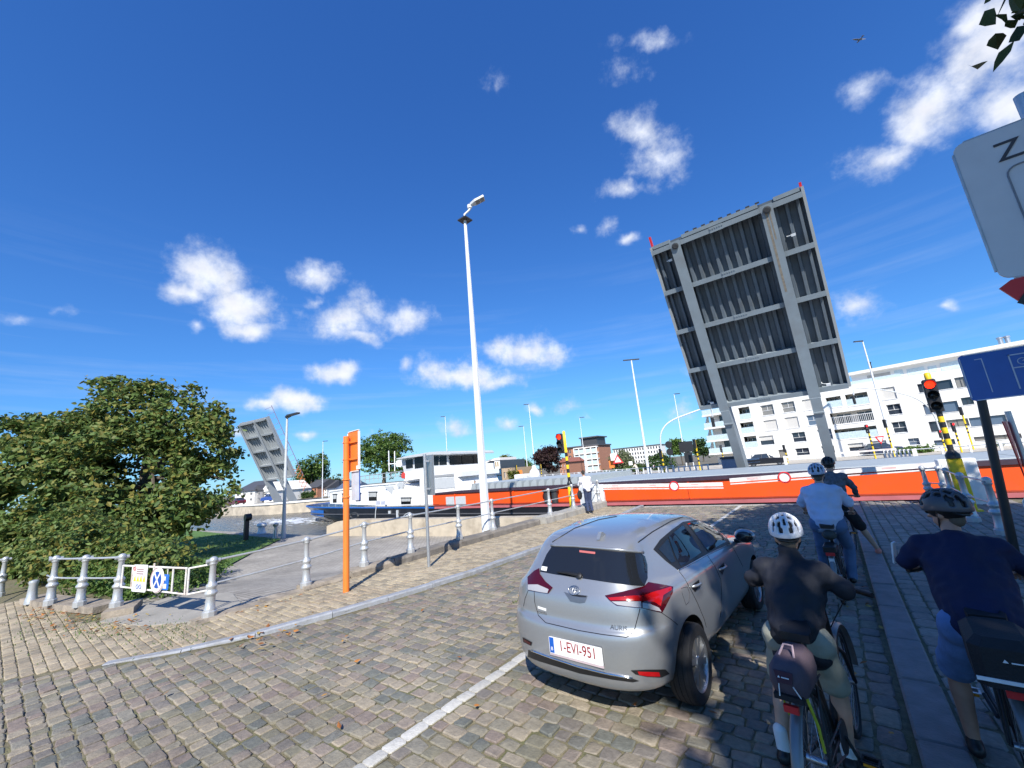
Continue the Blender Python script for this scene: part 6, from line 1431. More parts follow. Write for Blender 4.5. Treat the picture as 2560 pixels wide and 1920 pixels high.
# side glass, mirrored to the far side
sd = [(1155,372),(1205,300),(1290,228),(1378,165),(1480,150),(1590,172),(1680,245),(1742,330),(1640,375),(1560,412),(1440,478),(1345,532),(1250,460)]
decal('window_surround', sd, m_trim, .003, mirror=True)
decal('quarter_window', [(1192,372),(1262,292),(1318,465),(1290,475)], m_cglass, .006, mirror=True)
decal('rear_door_window', [(1268,278),(1375,192),(1440,270),(1518,395),(1440,450),(1360,500),(1318,420)], m_cglass, .006, mirror=True)
decal('front_door_window', [(1405,178),(1490,165),(1570,185),(1650,255),(1700,318),(1625,360),(1568,392),(1480,270)], m_cglass, .006, mirror=True)
seam('belt_trim', [(1345,532),(1440,480),(1560,414),(1640,377),(1742,332)], .006, m_chrome, mirror=True, off=.004)
seam('door_seam', [(1352,540),(1390,590),(1440,680),(1490,780),(1540,900),(1555,960)], .003, mirror=True); seam('door_seam', [(1562,415),(1620,500),(1665,600),(1670,720),(1660,880)], .003, mirror=True); seam('door_seam', [(1742,335),(1790,420),(1830,500)], .003, mirror=True)
for p in ((1440,655,1505,622),(1645,525,1692,492)):
    a, na = cast(z4(p[0],p[1])); c_, nb = cast(z4(p[2],p[3])); decal('handle_cup', [(p[0]-5,p[1]-5),(p[2]-8,p[3]-22),(p[2]+2,p[3]+20),(p[0]+30,p[1]+40)], m_trim, .003)
    build('door_handle', lambda b: b.tube([a+na*.006, a.lerp(c_,.3)+na*.035, a.lerp(c_,.7)+na*.035, c_+na*.008], .013, 8), m_paint, car_o, smooth=True)
seam('fuel_flap', [(1368,665),(1412,655),(1428,700),(1424,770),(1402,792),(1372,700),(1368,665)], .002)
seam('roof_ditch', [(395,318),(560,215),(740,150),(880,124)], .006); seam('roof_ditch', [(1040,320),(1150,240),(1290,160),(1380,128)], .006)
A0, AN = cast(z4(750,292))
build('antenna_fin', lambda b: b.prism([A0+Vector((-.02,-.03,-.005)), A0+Vector((-.005,.0,.062)), A0+Vector((-.005,.03,.06)), A0+Vector((-.02,.16,-.005))], (.035,0,0)), m_paint, car_o)
W0, _ = cast(z4(600,575)); W1, _ = cast(z4(435,548)); _, WN = cast(z4(520,560))
build('rear_wiper', lambda b: (b.tube([W0+WN*.02, W0.lerp(W1,.5)+WN*.035, W1+WN*.015], [.016,.012,.006], 8), b.lathe([(.03,0),(.03,.02),(.01,.03)], 12, c=W0, axis=WN)), m_trim, car_o, smooth=50)
for s in (1,-1):
    mr_ = put('door_mirror', None, car_o); mr_.location = (s*.93, 2.02, 1.03)
    build('mirror_shell', lambda b: b.ell((s*.03,0,.02), .125,.075,.085), m_paint, mr_, smooth=True); build('mirror_arm', lambda b: b.tube([(s*-.1,.02,-.05),(s*0,.0,-.03)], .03, 8), m_trim, mr_, smooth=True); build('mirror_glass', lambda b: b.ell((s*.035,-.062,.02), .1,.02,.066), m_cglass, mr_, smooth=True)
# wheel wells cut with cylinders; then tyres and alloys
cut = MB()
for yy in (0,2.6):
    for s in (1,-1): cut.lathe([(.365,.50),(.365,1.2)], 36, c=(0,yy,.33), axis=(s,0,0))
co = put('tmp_cutter', cut.mesh('tmp_cutter', m_trim)); co.parent = car_o
bmd = body.modifiers.new('b', 'BOOLEAN'); bmd.object = co; bmd.operation = 'DIFFERENCE'; bmd.solver = 'EXACT'; bmd.material_mode = 'TRANSFER'
apply_mods(body, co); bpy.data.objects.remove(co)
_auto(body.data, R(38))
def hatch_wheel(x, y, s):
    w = put('wheel', None, car_o); w.location = (x, y, .315)
    build('tyre', lambda b: b.lathe([(.215,-.095),(.255,-.102),(.295,-.096),(.311,-.08),(.315,-.05),(.310,-.046),(.315,-.042),(.315,-.004),(.310,0),(.315,.004),(.315,.042),(.310,.046),(.315,.05),(.311,.08),(.295,.096),(.255,.102),(.215,.095)], 48, axis=(1,0,0), caps=False), m_tyre, w, smooth=35)
    build('rim', lambda b: (b.lathe([(.215,.09),(.217,.094),(.205,.088),(.195,.06),(.19,-.08),(.215,-.09)], 40, axis=(s,0,0), caps=False)), m_rim, w, smooth=35)
    build('hub_disc', lambda b: b.lathe([(.01,.0),(.15,.0),(.15,.012),(.01,.012)], 24, axis=(s,0,0)), m_dgrey, w)
    def spokes(b):
        for k in range(5):
            for dlt in (-.16,.16):
                a = 2*math.pi*k/5+dlt; a2 = 2*math.pi*k/5+dlt*1.5
                p0 = Vector((s*.075, .045*math.cos(a), .045*math.sin(a))); p1 = Vector((s*.08, .205*math.cos(a2), .205*math.sin(a2))); t = Vector((0,-math.sin(a),math.cos(a)))
                b.prism([p0-t*.02, p0+t*.02, p1+t*.028, p1-t*.028], (-s*.03,0,0))
        b.lathe([(.01,.085),(.05,.085),(.062,.07),(.062,.03)], 20, axis=(s,0,0))
    build('spokes', spokes, m_rim, w, smooth=35)
for yy in (0,2.6):
    for s in (1,-1): hatch_wheel(s*.77, yy, s)
build('underbody', lambda b: b.box(-.55,.55,-.1,3.0,.17,.25), m_trim, car_o)
# ------------------------------------------------------------------ people
m_skin = mat('skin', (.50,.30,.21), .5, var=.08, scale=20); m_skin2 = mat('tanned skin', (.40,.22,.15), .5, var=.08, scale=20)
def remesh(name, prims, m, parent, vox=.014, smooth=6, extra=None, fold=0., seed=0):
    b = MB()
    for p in prims:
        if p[0] == 'c': b.cap(*p[1:])
        else: b.ell(*p[1:])
    o = put(name, b.mesh(name, m)); md = o.modifiers.new('r', 'REMESH'); md.mode = 'VOXEL'; md.voxel_size = vox
    sm = o.modifiers.new('s', 'SMOOTH'); sm.iterations = smooth; sm.factor = .5
    apply_mods(o); me = o.data
    if fold:
        for v in me.vertices:
            q = v.co*9+Vector((seed,0,0)); f = mnoise.noise(Vector((q.x*.7, q.y*.7, q.z*1.6)))+.5*mnoise.noise(q*2.1); v.co += v.normal*f*fold
    if extra:
        bm = bmesh.new(); bm.from_mesh(me); tmp = extra.mesh('tmp_extra', m); bm.from_mesh(tmp); bm.to_mesh(me); bm.free()
    me.shade_smooth(); me.materials.clear(); me.materials.append(m); o.data.name = name
    o.parent = parent; o.matrix_parent_inverse = parent_inv(parent); return o
def V(*a): return Vector(a)
def hand(b, grip, bar, fwd, side, s=1.):
    """fingers curled round a bar: grip centre, bar direction, forward and which side the thumb is on"""
    bar = V(*bar).normalized(); fwd = V(*fwd).normalized(); up = bar.cross(fwd); up = up if up.z > 0 else -up; g = V(*grip)
    b.ell(g-fwd*.035*s+up*.016*s, .046*s, .04*s, .017*s, 10, 6)
    for k in range(4):
        o = g+bar*((k-1.5)*.021*s); L = (1.0,1.08,1.02,.85)[k]*s
        p = [o-fwd*.012*s+up*.026*s, o+fwd*.020*L+up*.022*s, o+fwd*.030*L-up*.006*s, o+fwd*.012*L-up*.024*s]
        for a, c in zip(p, p[1:]): b.cap(a, c, .0095*s, .0085*s, 7)
    t = g-bar*side*.045*s; b.cap(t-fwd*.03*s+up*.012*s, t+fwd*.0*s+up*.0*s, .012*s, .0105*s, 7); b.cap(t, t+fwd*.018*s-up*.018*s, .0105*s, .009*s, 7)
def head_prims(c, face, up=V(0,0,1), s=1.):
    """head about .23 high: skull, jaw, nose, ears; face = looking direction"""
    face = face.normalized(); rt = face.cross(up).normalized(); u = rt.cross(face)
    q = Matrix((rt, face, u)).transposed().to_quaternion(); P = lambda x, y, z: c+(rt*x+face*y+u*z)*s
    return [('e', P(0,-.008,.03), .077*s, .095*s, .09*s, 14, 9, q), ('e', P(0,.02,-.05), .06*s, .068*s, .062*s, 12, 8, q), ('e', P(0,.05,-.085), .03*s, .03*s, .024*s, 10, 6, q),
            ('c', P(0,.082,.012), P(0,.112,-.022), .011*s, .016*s, 8), ('e', P(.078,-.005,-.01), .012*s, .022*s, .034*s, 8, 6, q), ('e', P(-.078,-.005,-.01), .012*s, .022*s, .034*s, 8, 6, q), ('c', P(0,.078,-.055), P(0,.082,-.062), .022*s, .02*s, 8), ('c', P(-.03,.072,.03), P(.03,.072,.03), .016*s, .016*s, 8)], (rt, face, u, q)
def helmet(parent, c, face, m, s=1., up=V(0,0,1)):
    """open vented cycle helmet: shell with holes, dark liner, visor and straps"""
    rt = face.cross(up).normalized(); u = rt.cross(face).normalized(); h = put('helmet', None, parent); h.matrix_parent_inverse = parent_inv(parent); h.matrix_basis = basis(c, rt, face.normalized(), u)
    nA, nB = 64, 22; A, Bm, Cz = .112*s, .150*s, .128*s
    vs = []; fs = []
    for i in range(nB+1):
        el = R(-14)+(R(90)-R(-14))*i/nB
        for k in range(nA):
            a = 2*math.pi*k/nA; rr = math.cos(el); x, y = A*rr*math.cos(a), Bm*rr*math.sin(a); z = Cz*math.sin(el)
            if y < 0 and el < R(8): z -= .018*s*(-y/Bm)
            vs.append((x, y-.012*s, z))
    def vent(x, y, z):
        X_, Y_, Z_ = x/A, y/Bm, z/Cz
        if Z_ < .05: return False
        lane = abs(X_)
        for cx_, w in ((.0,.085),(.36,.125),(.70,.11)):
            if abs(lane-cx_) < w*(1.0 if cx_ < .7 else .9):
                t = (Y_*1.15+cx_*.35+3)*2.05 % 1.0
                return t < .70
        return False
    for i in range(nB):
        for k in range(nA):
            f = (i*nA+k, i*nA+(k+1)%nA, (i+1)*nA+(k+1)%nA, (i+1)*nA+k); mx = sum((Vector(vs[q]) for q in f), Vector())/4
            if not vent(mx.x, mx.y+.012*s, mx.z): fs.append(f)
    me = bpy.data.meshes.new('shell'); me.from_pydata(vs, [], fs); me.validate(); me.materials.append(m); sh = put('shell', me, h)
    md = sh.modifiers.new('s', 'SOLIDIFY'); md.thickness = .022*s; md.offset = -1; m2 = sh.modifiers.new('m', 'SUBSURF'); m2.levels = 1; apply_mods(sh); sh.data.shade_smooth()
    build('liner', lambda b: b.ell((0,-.012*s,.0), A*.86, Bm*.86, Cz*.86), m_trim, h, smooth=True)
    build('visor', lambda b: b.prism([(-.08*s,.10*s,.03*s),(-.05*s,.165*s,.02*s),(.05*s,.165*s,.02*s),(.08*s,.10*s,.03*s)], (0,0,.008*s)), m_trim, h)
    build('chin_strap', lambda b: [b.tube([(x*.085*s,.0,.0),(x*.08*s,.01*s,-.09*s),(x*.05*s,.04*s,-.15*s),(0,.05*s,-.165*s)], .006*s, 6) for x in (-1,1)], m_trim, h)
    build('rear_band', lambda b: b.tube([(.08*s,-.06*s,-.035*s),(.05*s,-.115*s,-.06*s),(0,-.13*s,-.065*s),(-.05*s,-.115*s,-.06*s),(-.08*s,-.06*s,-.035*s)], .010*s, 6), m_trim, h)
    return h
def person(label, J, top, bottom, skin=m_skin, sleeve=1., trouser=1., shoes=None, socks=None, face=V(0,1,0), group=None, vox=.013, girth=1., hem=.1, hair=None, grips=None, coat=0., collar=0.):
    """J: joints in world space (pelvis, chest, neck, head, sh/el/ha L R, hip/kn/an/toe L R)"""
    o = empty('person', V(J['pelvis'].x, J['pelvis'].y, min(J['toeL'].z, J['toeR'].z)-.03), label=label, cat='person', group=group)
    g = girth; pr, fr = head_prims(J['head'], face); rt = (J['shR']-J['shL']).normalized()
    pr += [('c', J['neck'], J['head']+V(0,0,-.05), .058, .055), ('c', J['pelvis'], J['chest'], .12*g, .13*g), ('c', J['shL'], J['shR'], .06, .06)]
    ex = MB()
    for s in 'LR':
        pr += [('c', J['sh'+s], J['el'+s], .048, .040), ('c', J['el'+s], J['ha'+s], .041, .027), ('c', J['hip'+s], J['kn'+s], .082, .056), ('c', J['kn'+s], J['kn'+s].lerp(J['an'+s],.35), .056, .058), ('c', J['kn'+s].lerp(J['an'+s],.35), J['an'+s], .058, .036)]
        d = (J['ha'+s]-J['el'+s]).normalized()
        if grips: hand(ex, grips[s][0], grips[s][1], grips[s][2], 1 if s == 'L' else -1)
        else:
            ex.ell(J['ha'+s]+d*.04, .035,.022,.05,10,7, V(0,0,1).rotation_difference(d)); side = d.orthogonal().normalized(); w_ = d.cross(side)
            for k in range(4): a = J['ha'+s]+d*.08+side*((k-1.5)*.019); ex.cap(a, a+d*.035, .009,.0085,7); ex.cap(a+d*.035, a+d*.06+w_*.02, .0085,.007,7)
            ex.cap(J['ha'+s]+d*.02+side*.035, J['ha'+s]+d*.06+side*.055+w_*.01, .011,.009,7)
    remesh('body', pr, skin, o, vox, 4, ex)
    # clothing
    tp = [('c', J['pelvis']+V(0,0,hem*.3), J['chest'], .168*g, .168*g), ('c', J['pelvis']-rt*.055*g, J['chest']-rt*.07*g, .135*g, .14*g), ('c', J['pelvis']+rt*.055*g, J['chest']+rt*.07*g, .135*g, .14*g), ('c', J['chest'], J['neck']-V(0,0,.035), .14*g, .075), ('c', J['shL'], J['shR'], .088, .088)]
    if collar: tp += [('c', J['neck']-V(0,0,.05), J['neck']+V(0,0,collar), .078, .072)]
    if hem: tp += [('c', J['pelvis']-rt*.08*g-V(0,0,hem*.5), J['pelvis']+rt*.08*g-V(0,0,hem*.5), .115*g, .115*g)]
    for s in 'LR':
        if sleeve > .5: tp += [('c', J['sh'+s], J['el'+s], .078, .063), ('c', J['el'+s], J['el'+s].lerp(J['ha'+s], (sleeve-.5)*2*.9), .062, .046)]
        else: tp += [('c', J['sh'+s], J['sh'+s].lerp(J['el'+s], sleeve*2), .082, .074)]
    remesh('top', tp, top, o, vox*1.15, 5, None, .017, hash(label)%50)
    bt = [('c', J['hipL'], J['hipR'], .125*g, .125*g), ('c', J['pelvis']-V(0,0,.03), J['pelvis']+V(0,0,.01), .12*g, .12*g)]
    for s in 'LR':
        if trouser > .5: bt += [('c', J['hip'+s], J['kn'+s], .105*g, .078), ('c', J['kn'+s], J['kn'+s].lerp(J['an'+s], (trouser-.5)*2), .078, .062)]
        else: bt += [('c', J['hip'+s], J['hip'+s].lerp(J['kn'+s], trouser*2), .112*g, .098*g)]
    remesh('trousers', bt, bottom, o, vox*1.15, 4, None, .008, 3)
    for s in 'LR':
        d = (J['toe'+s]-J['an'+s]); d.z = 0; d.normalize(); a = J['an'+s]; zf = J['toe'+s].z
        if socks: remesh('sock', [('c', a+V(0,0,.11), a, .047, .043)], socks, o, .012, 2)
        remesh('shoe', [('c', a-d*.03+V(0,0,zf-a.z+.03), a+d*.10+V(0,0,zf-a.z+.02), .045,.044), ('c', a+d*.10+V(0,0,zf-a.z+.018), a+d*.17+V(0,0,zf-a.z+.012), .044,.032), ('c', a, a-d*.01+V(0,0,(zf-a.z)*.6), .042,.045)], shoes or m_trim, o, .011, 3)
    if hair: remesh('hair', [('e', J['head']+V(0,0,.045)-face*.018, .082,.098,.088,14,9, fr[3]), ('c', J['head']-face*.05+V(0,0,0), J['head']-face*.05-V(0,0,.05), .055,.05)], hair, o, .012, 2, None, .006, 9)
    return o, fr
# ------------------------------------------------------------------ bicycles
m_fab_bk = mat('black fabric', (.012,.013,.016), .85, bump=.2, bscale=120); m_spoke = mat('spoke steel', (.5,.5,.52), .3, metal=.9)
def bicycle(loc, rz, label, frame_m, lean=0., steer=0., bag=None, accent=None, crank=R(60), fender=True, group=None, s=1.):
    o = empty('bicycle', loc, rz, label, 'bicycle', group); o.rotation_euler = (0, lean, rz)
    RA, FA_, BBk = V(0,0,.35), V(0,1.1,.35), V(0,.46,.28); ST, SD = V(0,.24,.78), V(0,.20,.95); H0, H1 = V(0,.93,.66), V(0,.88,.88)
    def wheel(c, par, rot=0.):
        w = put('wheel', None, par); w.location = c; w.rotation_euler = (0,0,rot)
        build('tyre', lambda b: b.torus((0,0,0), .335,.021, axis=(1,0,0), n=44, m=8), m_tyre, w, smooth=True); build('rim', lambda b: b.torus((0,0,0), .308,.012, axis=(1,0,0), n=40, m=6), m_dgrey, w, smooth=True)
        build('hub', lambda b: b.tube([(-.05,0,0),(.05,0,0)], .022, 10), m_spoke, w, smooth=50)
        def sp(b):
            for k in range(20):
                a = 2*math.pi*k/20; b.tube([((-1)**k*.03,.02*math.cos(a+.6),.02*math.sin(a+.6)),(0,.305*math.cos(a),.305*math.sin(a))], .0016, 4, False)
        build('spokes', sp, m_spoke, w); return w
    wheel(RA, o); wheel(FA_, o, steer)
    build('frame', lambda b: (b.tube([BBk, H0+V(0,.0,.02)], .022, 10), b.tube([ST, H1-V(0,0,.04)], .017, 10), b.tube([BBk, ST+V(0,-.01,.06)], .018, 10), b.tube([H0,H1+V(0,-.01,.03)], .021, 10), b.tube([BBk+V(.03,0,0), RA+V(.06,0,0)], .011, 8), b.tube([BBk+V(-.03,0,0), RA+V(-.06,0,0)], .011, 8), b.tube([ST+V(.02,0,-.04), RA+V(.06,0,0)], .009, 8), b.tube([ST+V(-.02,0,-.04), RA+V(-.06,0,0)], .009, 8), b.lathe([(.032,-.05),(.032,.05)], 12, c=BBk, axis=(1,0,0))), frame_m, o, smooth=50)
    build('fork', lambda b: [b.tube([H0, H0+V(x*.05,.02,-.06), V(x*.055,1.1,.35)], .014, 8) for x in (-1,1)], frame_m, o, smooth=50)
    build('seat_post', lambda b: b.tube([ST, SD], .014, 8), m_dgrey, o, smooth=50)
    build('saddle', lambda b: b.prism([(-.075,.06,.95),(-.085,.10,.965),(-.06,.18,.965),(-.022,.30,.96),(0,.34,.955),(.022,.30,.96),(.06,.18,.965),(.085,.10,.965),(.075,.06,.95)], (0,0,.045)), m_trim, o, smooth=40)
    hb = put('handlebar', None, o); hb.location = H1+V(0,.0,.0); hb.rotation_euler = (0,0,steer)
    build('stem', lambda b: b.tube([(0,0,0),(0,-.03,.16),(0,.03,.19)], .016, 8), m_dgrey, hb, smooth=50)
    build('bar', lambda b: b.tube([(-.31,-.10,.19),(-.2,-.03,.20),(0,.03,.19),(.2,-.03,.20),(.31,-.10,.19)], .012, 8), m_dgrey, hb, smooth=50)
    for x in (-1,1):
        build('grip', lambda b: b.tube([(x*.32,-.105,.19),(x*.225,-.045,.197)], .018, 10), m_trim, hb, smooth=50); build('brake_lever', lambda b: b.tube([(x*.2,.0,.19),(x*.26,.02,.175),(x*.31,-.03,.165)], .007, 6), m_dgrey, hb, smooth=50)
    build('cable', lambda b: [b.tube([(x*.18,.0,.19),(x*.16,.10,.12),(x*.05,.12,-.06),(0,.03,-.14)], .004, 5) for x in (-1,1)], m_trim, hb, smooth=50)
    def arm(x, a):
        d = V(0, math.cos(a), math.sin(a)); e = BBk+V(x*.085,0,0)+d*.17
        build('crank_arm', lambda b: b.tube([BBk+V(x*.06,0,0), e], .011, 8), m_dgrey, o, smooth=50)
        p = put('pedal', None, o); p.location = e+V(x*.06,0,0)
        build('platform', lambda b: (b.box(-.048,.048,-.045,-.03,-.012,.012), b.box(-.048,.048,.03,.045,-.012,.012), b.box(-.048,-.036,-.03,.03,-.01,.01), b.box(.036,.048,-.03,.03,-.01,.01), b.tube([(-.06,0,0),(.06,0,0)], .007, 6)), m_spoke if accent == 'chrome' else m_trim, p); build('reflector', lambda b: (b.box(-.034,.034,-.048,-.0455,-.008,.008), b.box(-.034,.034,.0455,.048,-.008,.008)), mat('amber reflector', (.75,.28,.02), .3), p)
    arm(1, crank); arm(-1, crank+math.pi)
    build('chainring', lambda b: b.lathe([(.05,-.003),(.095,-.003),(.095,.003),(.05,.003)], 28, c=BBk+V(.05,0,0), axis=(1,0,0)), m_dgrey, o, smooth=40)
    build('chain', lambda b: [b.tube([BBk+V(.05,0,z), RA+V(.05,0,z*.5)], .006, 5) for z in (.09,-.09)], m_dgrey, o)
    if fender:
        for c, par, a0, a1 in ((RA,o,R(40),R(215)),(FA_,o,R(-5),R(140))):
            def fd(b):
                n = 18; vs = []; fs = []
                for i in range(n+1):
                    a = a0+(a1-a0)*i/n
                    for x, r in ((-.03,.375),(-.018,.388),(.018,.388),(.03,.375)): vs.append((c.x+x, c.y-r*math.cos(a) if False else c.y+r*math.cos(a), c.z+r*math.sin(a)))
                for i in range(n): fs += [(i*4+k, i*4+k+1, i*4+5+k, i*4+4+k) for k in range(3)]
                b.add(vs, fs)
            build('mudguard', fd, mat('mudguard grey', (.20,.205,.21), .35, metal=.4), par, smooth=True)
    build('rack', lambda b: (b.tube([(-.06,.18,.74),(-.06,-.25,.76),(.06,-.25,.76),(.06,.18,.74)], .006, 6), b.tube([(-.06,-.08,.755),(-.07,0,.36)], .006, 6), b.tube([(.06,-.08,.755),(.07,0,.36)], .006, 6)), m_dgrey, o, smooth=50)
    build('rear_lamp', lambda b: b.box(-.035,.035,-.275,-.252,.70,.735), m_red, o)
    if bag: bag(o)
    return o
m_purple = mat('bag purple grey', (.085,.06,.075), .8, bump=.2, bscale=90); m_bagbk = mat('bag black', (.01,.011,.014), .75, bump=.2, bscale=90); m_refl = mat('reflective white', (.75,.76,.78), .3); m_lime = mat('lime strap', (.42,.48,.04), .6)
def bagA(o):
    bg = put('rack_bag', None, o)
    def sh(b):
        n = 12
        for i in range(1): pass
        vs = []; fs = []; rows = [(.78,.105,.02,-.30),(.86,.115,.06,-.33),(.95,.105,.06,-.32),(1.0,.075,.03,-.27)]
        for z, hw, yf, yb in rows: vs += [(-hw,yb+.04,z),(-hw*.7,yb,z),(hw*.7,yb,z),(hw,yb+.04,z),(hw,yf,z),(hw*.7,yf+.03,z),(-hw*.7,yf+.03,z),(-hw,yf,z)]
        for r_ in range(3):
            for k in range(8): fs.append((r_*8+k, r_*8+(k+1)%8, r_*8+8+(k+1)%8, r_*8+8+k))
        fs += [tuple(range(7,-1,-1)), tuple(range(24,32))]; b.add(vs, fs)
    bg.scale = (.76,.85,.78); bg.location = (0,0,.165)
    build('shell', sh, m_purple, bg, smooth=50)
    build('emblem_panel', lambda b: b.prism([(-.06,-.336,.955),(.06,-.336,.955),(.045,-.342,.88),(-.045,-.342,.88)], (0,.006,0)), mat('bag plum', (.05,.015,.03), .7), bg)
    build('emblem', lambda b: (b.prism([(-.038,-.348,.915),(-.03,-.348,.928),(-.022,-.348,.915)], (0,.004,0)), b.box(-.014,.035,-.348,-.344,.916,.922)), m_refl, bg)
    build('piping', lambda b: b.tube([(-.04,-.338,.87),(-.05,-.336,.79)], .004, 5), m_refl, bg); build('piping', lambda b: b.tube([(.05,-.338,.87),(.085,-.32,.79)], .004, 5), m_refl, bg)
    build('pocket', lambda b: b.box(-.09,.09,-.335,-.26,.765,.80), m_bagbk, bg); build('strap', lambda b: (b.tube([(.09,-.25,.80),(.10,-.15,.55),(.085,-.08,.36)], .011, 6), b.tube([(-.1,-.2,.8),(-.095,-.1,.55)], .007, 6)), m_lime, bg); build('handle', lambda b: b.tube([(-.05,-.2,1.0),(-.03,-.12,1.05),(.03,-.12,1.05),(.05,-.2,1.0)], .008, 6), mat('bag edge pink', (.4,.3,.32), .6), bg)
def bagR(o):
    bg = put('rack_bag', None, o)
    build('shell', lambda b: rbox(b, -.13,.13,-.36,.05,.77,1.0,.04), m_bagbk, bg); build('side_pannier', lambda b: rbox(b, .06,.30,-.34,.06,.52,.80,.04), m_bagbk, bg)
    build('reflective_stripe', lambda b: b.box(-.13,.20,-.367,-.361,.80,.818), m_refl, bg); build('emblem', lambda b: (b.prism([(-.02,-.365,.90),(-.01,-.365,.915),(.0,-.365,.90)], (0,.004,0)), b.box(.01,.07,-.365,-.361,.900,.905)), m_refl, bg)
def bagB(o):
    bg = put('saddle_bag', None, o); build('shell', lambda b: b.ell((0,.10,.86), .085,.10,.065), mat('bag green grey', (.05,.055,.05), .8), bg, smooth=True)
    build('battery_case', lambda b: rbox(b, -.07,.07,-.28,.02,.70,.78,.015), m_trim, bg); build('reflector', lambda b: b.box(-.05,.05,-.29,-.28,.66,.70), m_red, bg); build('plate', lambda b: b.box(-.03,.03,-.30,-.29,.55,.63), m_white, bg)
# rider in dark jacket and white helmet
m_jk = mat('black jacket', (.012,.014,.022), .75, bump=.15, bscale=60); m_kh = mat('khaki shorts', (.30,.30,.24), .85, bump=.15, bscale=80); m_nv = mat('navy sweater', (.006,.009,.045), .85, bump=.15, bscale=100); m_dn = mat('light denim', (.12,.22,.42), .85, var=.2, scale=10, bump=.2, bscale=90); m_jn = mat('blue jeans', (.09,.15,.27), .85, var=.15, scale=8, bump=.2, bscale=90); m_bs = mat('blue white shirt', (.50,.57,.74), .8, var=.1, scale=3); m_ws = mat('white shirt', (.78,.76,.79), .75, var=.03); m_gj = mat('grey stripe jacket', (.10,.11,.13), .8, var=.4, scale=22)
m_sock = mat('white sock', (.72,.72,.71), .85); m_salm = mat('salmon shoe', (.62,.20,.14), .6); m_hw = mat('white helmet', (.70,.72,.76), .3); m_hg = mat('grey helmet', (.07,.075,.09), .35); m_hb = mat('black helmet', (.015,.015,.018), .35); m_hbl = mat('pale blue helmet', (.42,.48,.60), .3); m_hair = mat('grey brown hair', (.10,.08,.06), .8)
def rider(label, bike_loc, rz, helm, top, bottom, tops, Lfoot, Rfoot, lean=.18, headup=1., face=None, dz=0., hipy=.26, ts=1., shw=.175, elb=.06, leg=.435, **kw):
    c, s = math.cos(rz), math.sin(rz); T = lambda x, y, z: V(bike_loc[0]+x*c-y*s, bike_loc[1]+x*s+y*c, bike_loc[2]+z)
    hz = 1.02+dz; J = dict(pelvis=T(0,hipy,hz), chest=T(0,hipy+lean,hz+.36*ts), neck=T(0,hipy+lean+.05,hz+.36*ts+.145), head=T(0,hipy+lean+.10,hz+.36*ts+.285))
    gl = {}
    for n, x in (('L',-1),('R',1)):
        J['sh'+n] = T(x*shw,hipy+lean+.02,hz+.36*ts+.055); J['ha'+n] = T(x*.285,.74,1.105); J['el'+n] = J['sh'+n].lerp(J['ha'+n],.5)+T(x*elb,-.03,-.03)-T(0,0,0)
        J['hip'+n] = T(x*.095,hipy,hz-.04); f = Lfoot if n == 'L' else Rfoot; F_ = T(*f); J['an'+n] = F_+V(0,0,.09); J['toe'+n] = T(f[0],f[1]+.15,f[2]+.02)
        h, a = J['hip'+n], J['an'+n]; d = (a-h).length; bend = math.sqrt(max(.0004, leg**2-(d/2)**2)) if d < 2*leg else .02; J['kn'+n] = h.lerp(a,.5)+(T(x*.25,.95,.1)-T(0,0,0)).normalized()*bend
        gl[n] = (T(x*.272,.768,1.075), T(x,-.6,0)-T(0,0,0), T(.0,1,-.2)-T(0,0,0))
    fc = face or (T(0,1,0)-T(0,0,0))
    o, fr = person(label, J, top, bottom, face=fc, grips=gl, **kw)
    helmet(o, J['head']+V(0,0,.055), fc, helm)
    return o, J, fr
LA = (-.43,3.13,0); bicycle(LA, R(-8), 'dark electric bicycle with a purple grey rack bag', m_trim, bag=bagA, crank=R(-60), steer=R(4))
rider('rider in white helmet black jacket and khaki shorts', (-.50,3.13,0), R(-7), m_hw, m_jk, m_kh, None, (-.24,.45,.0), (.10,.62,.0), leg=.405, hipy=.40, trouser=.40, socks=m_sock, hem=.2, lean=.20, dz=-.14, girth=.93, hair=m_hair, collar=.04, ts=.80, shw=.165, face=V(-.12,1,-.02))
LR_ = (.50,3.66,.06); bicycle(LR_, R(-4), 'dark bicycle with a black rack bag and white stripe', m_trim, bag=bagR, crank=R(200), accent='chrome', steer=R(10))
oR, JR, frR = rider('man in navy sweater denim shorts and grey helmet looking aside', LR_, R(-4), m_hg, m_nv, m_dn, None, (-.20,.50,.0), (.24,.50,.0), trouser=.44, skin=m_skin2, hem=.08, lean=.40, dz=-.13, girth=1.05, hair=m_hair, ts=.86, shw=.185, sleeve=.86, face=V(-.75,.62,-.06))
def glasses(b):
    rt, fc, u, q = frR; c = JR['head']
    for x in (-.033,.033): b.ell(c+rt*x+fc*.088+u*.018, .027,.012,.019,10,6,q)
    for x in (-1,1): b.tube([c+rt*x*.06+fc*.082+u*.022, c+rt*x*.08+fc*.03+u*.02, c+rt*x*.082-fc*.01+u*.015], .004, 5)
build('sunglasses', glasses, m_trim, oR, smooth=True, world=True)
ph = empty('phone', JR['haL']+V(-.06,.04,.06), label='white edged phone held at the handlebar by the man in navy', cat='phone'); build('case', lambda b: b.obox((0,0,.02),(.012,.035,0),(-.005,.002,.002),(0.01,0,.075)), m_white, ph)
LB = (-.30,7.3,0); bicycle(LB, R(-3), 'black electric bicycle ridden by the person in the blue shirt', m_trim, bag=bagB, crank=R(20))
rider('rider in pale blue striped shirt jeans and light helmet', LB, R(-3), m_hbl, m_bs, m_jn, None, (-.2,.55,.0), (.12,.46,.15), trouser=1.0, sleeve=.46, hem=.10, lean=.14, girth=1.08, hair=m_hair)
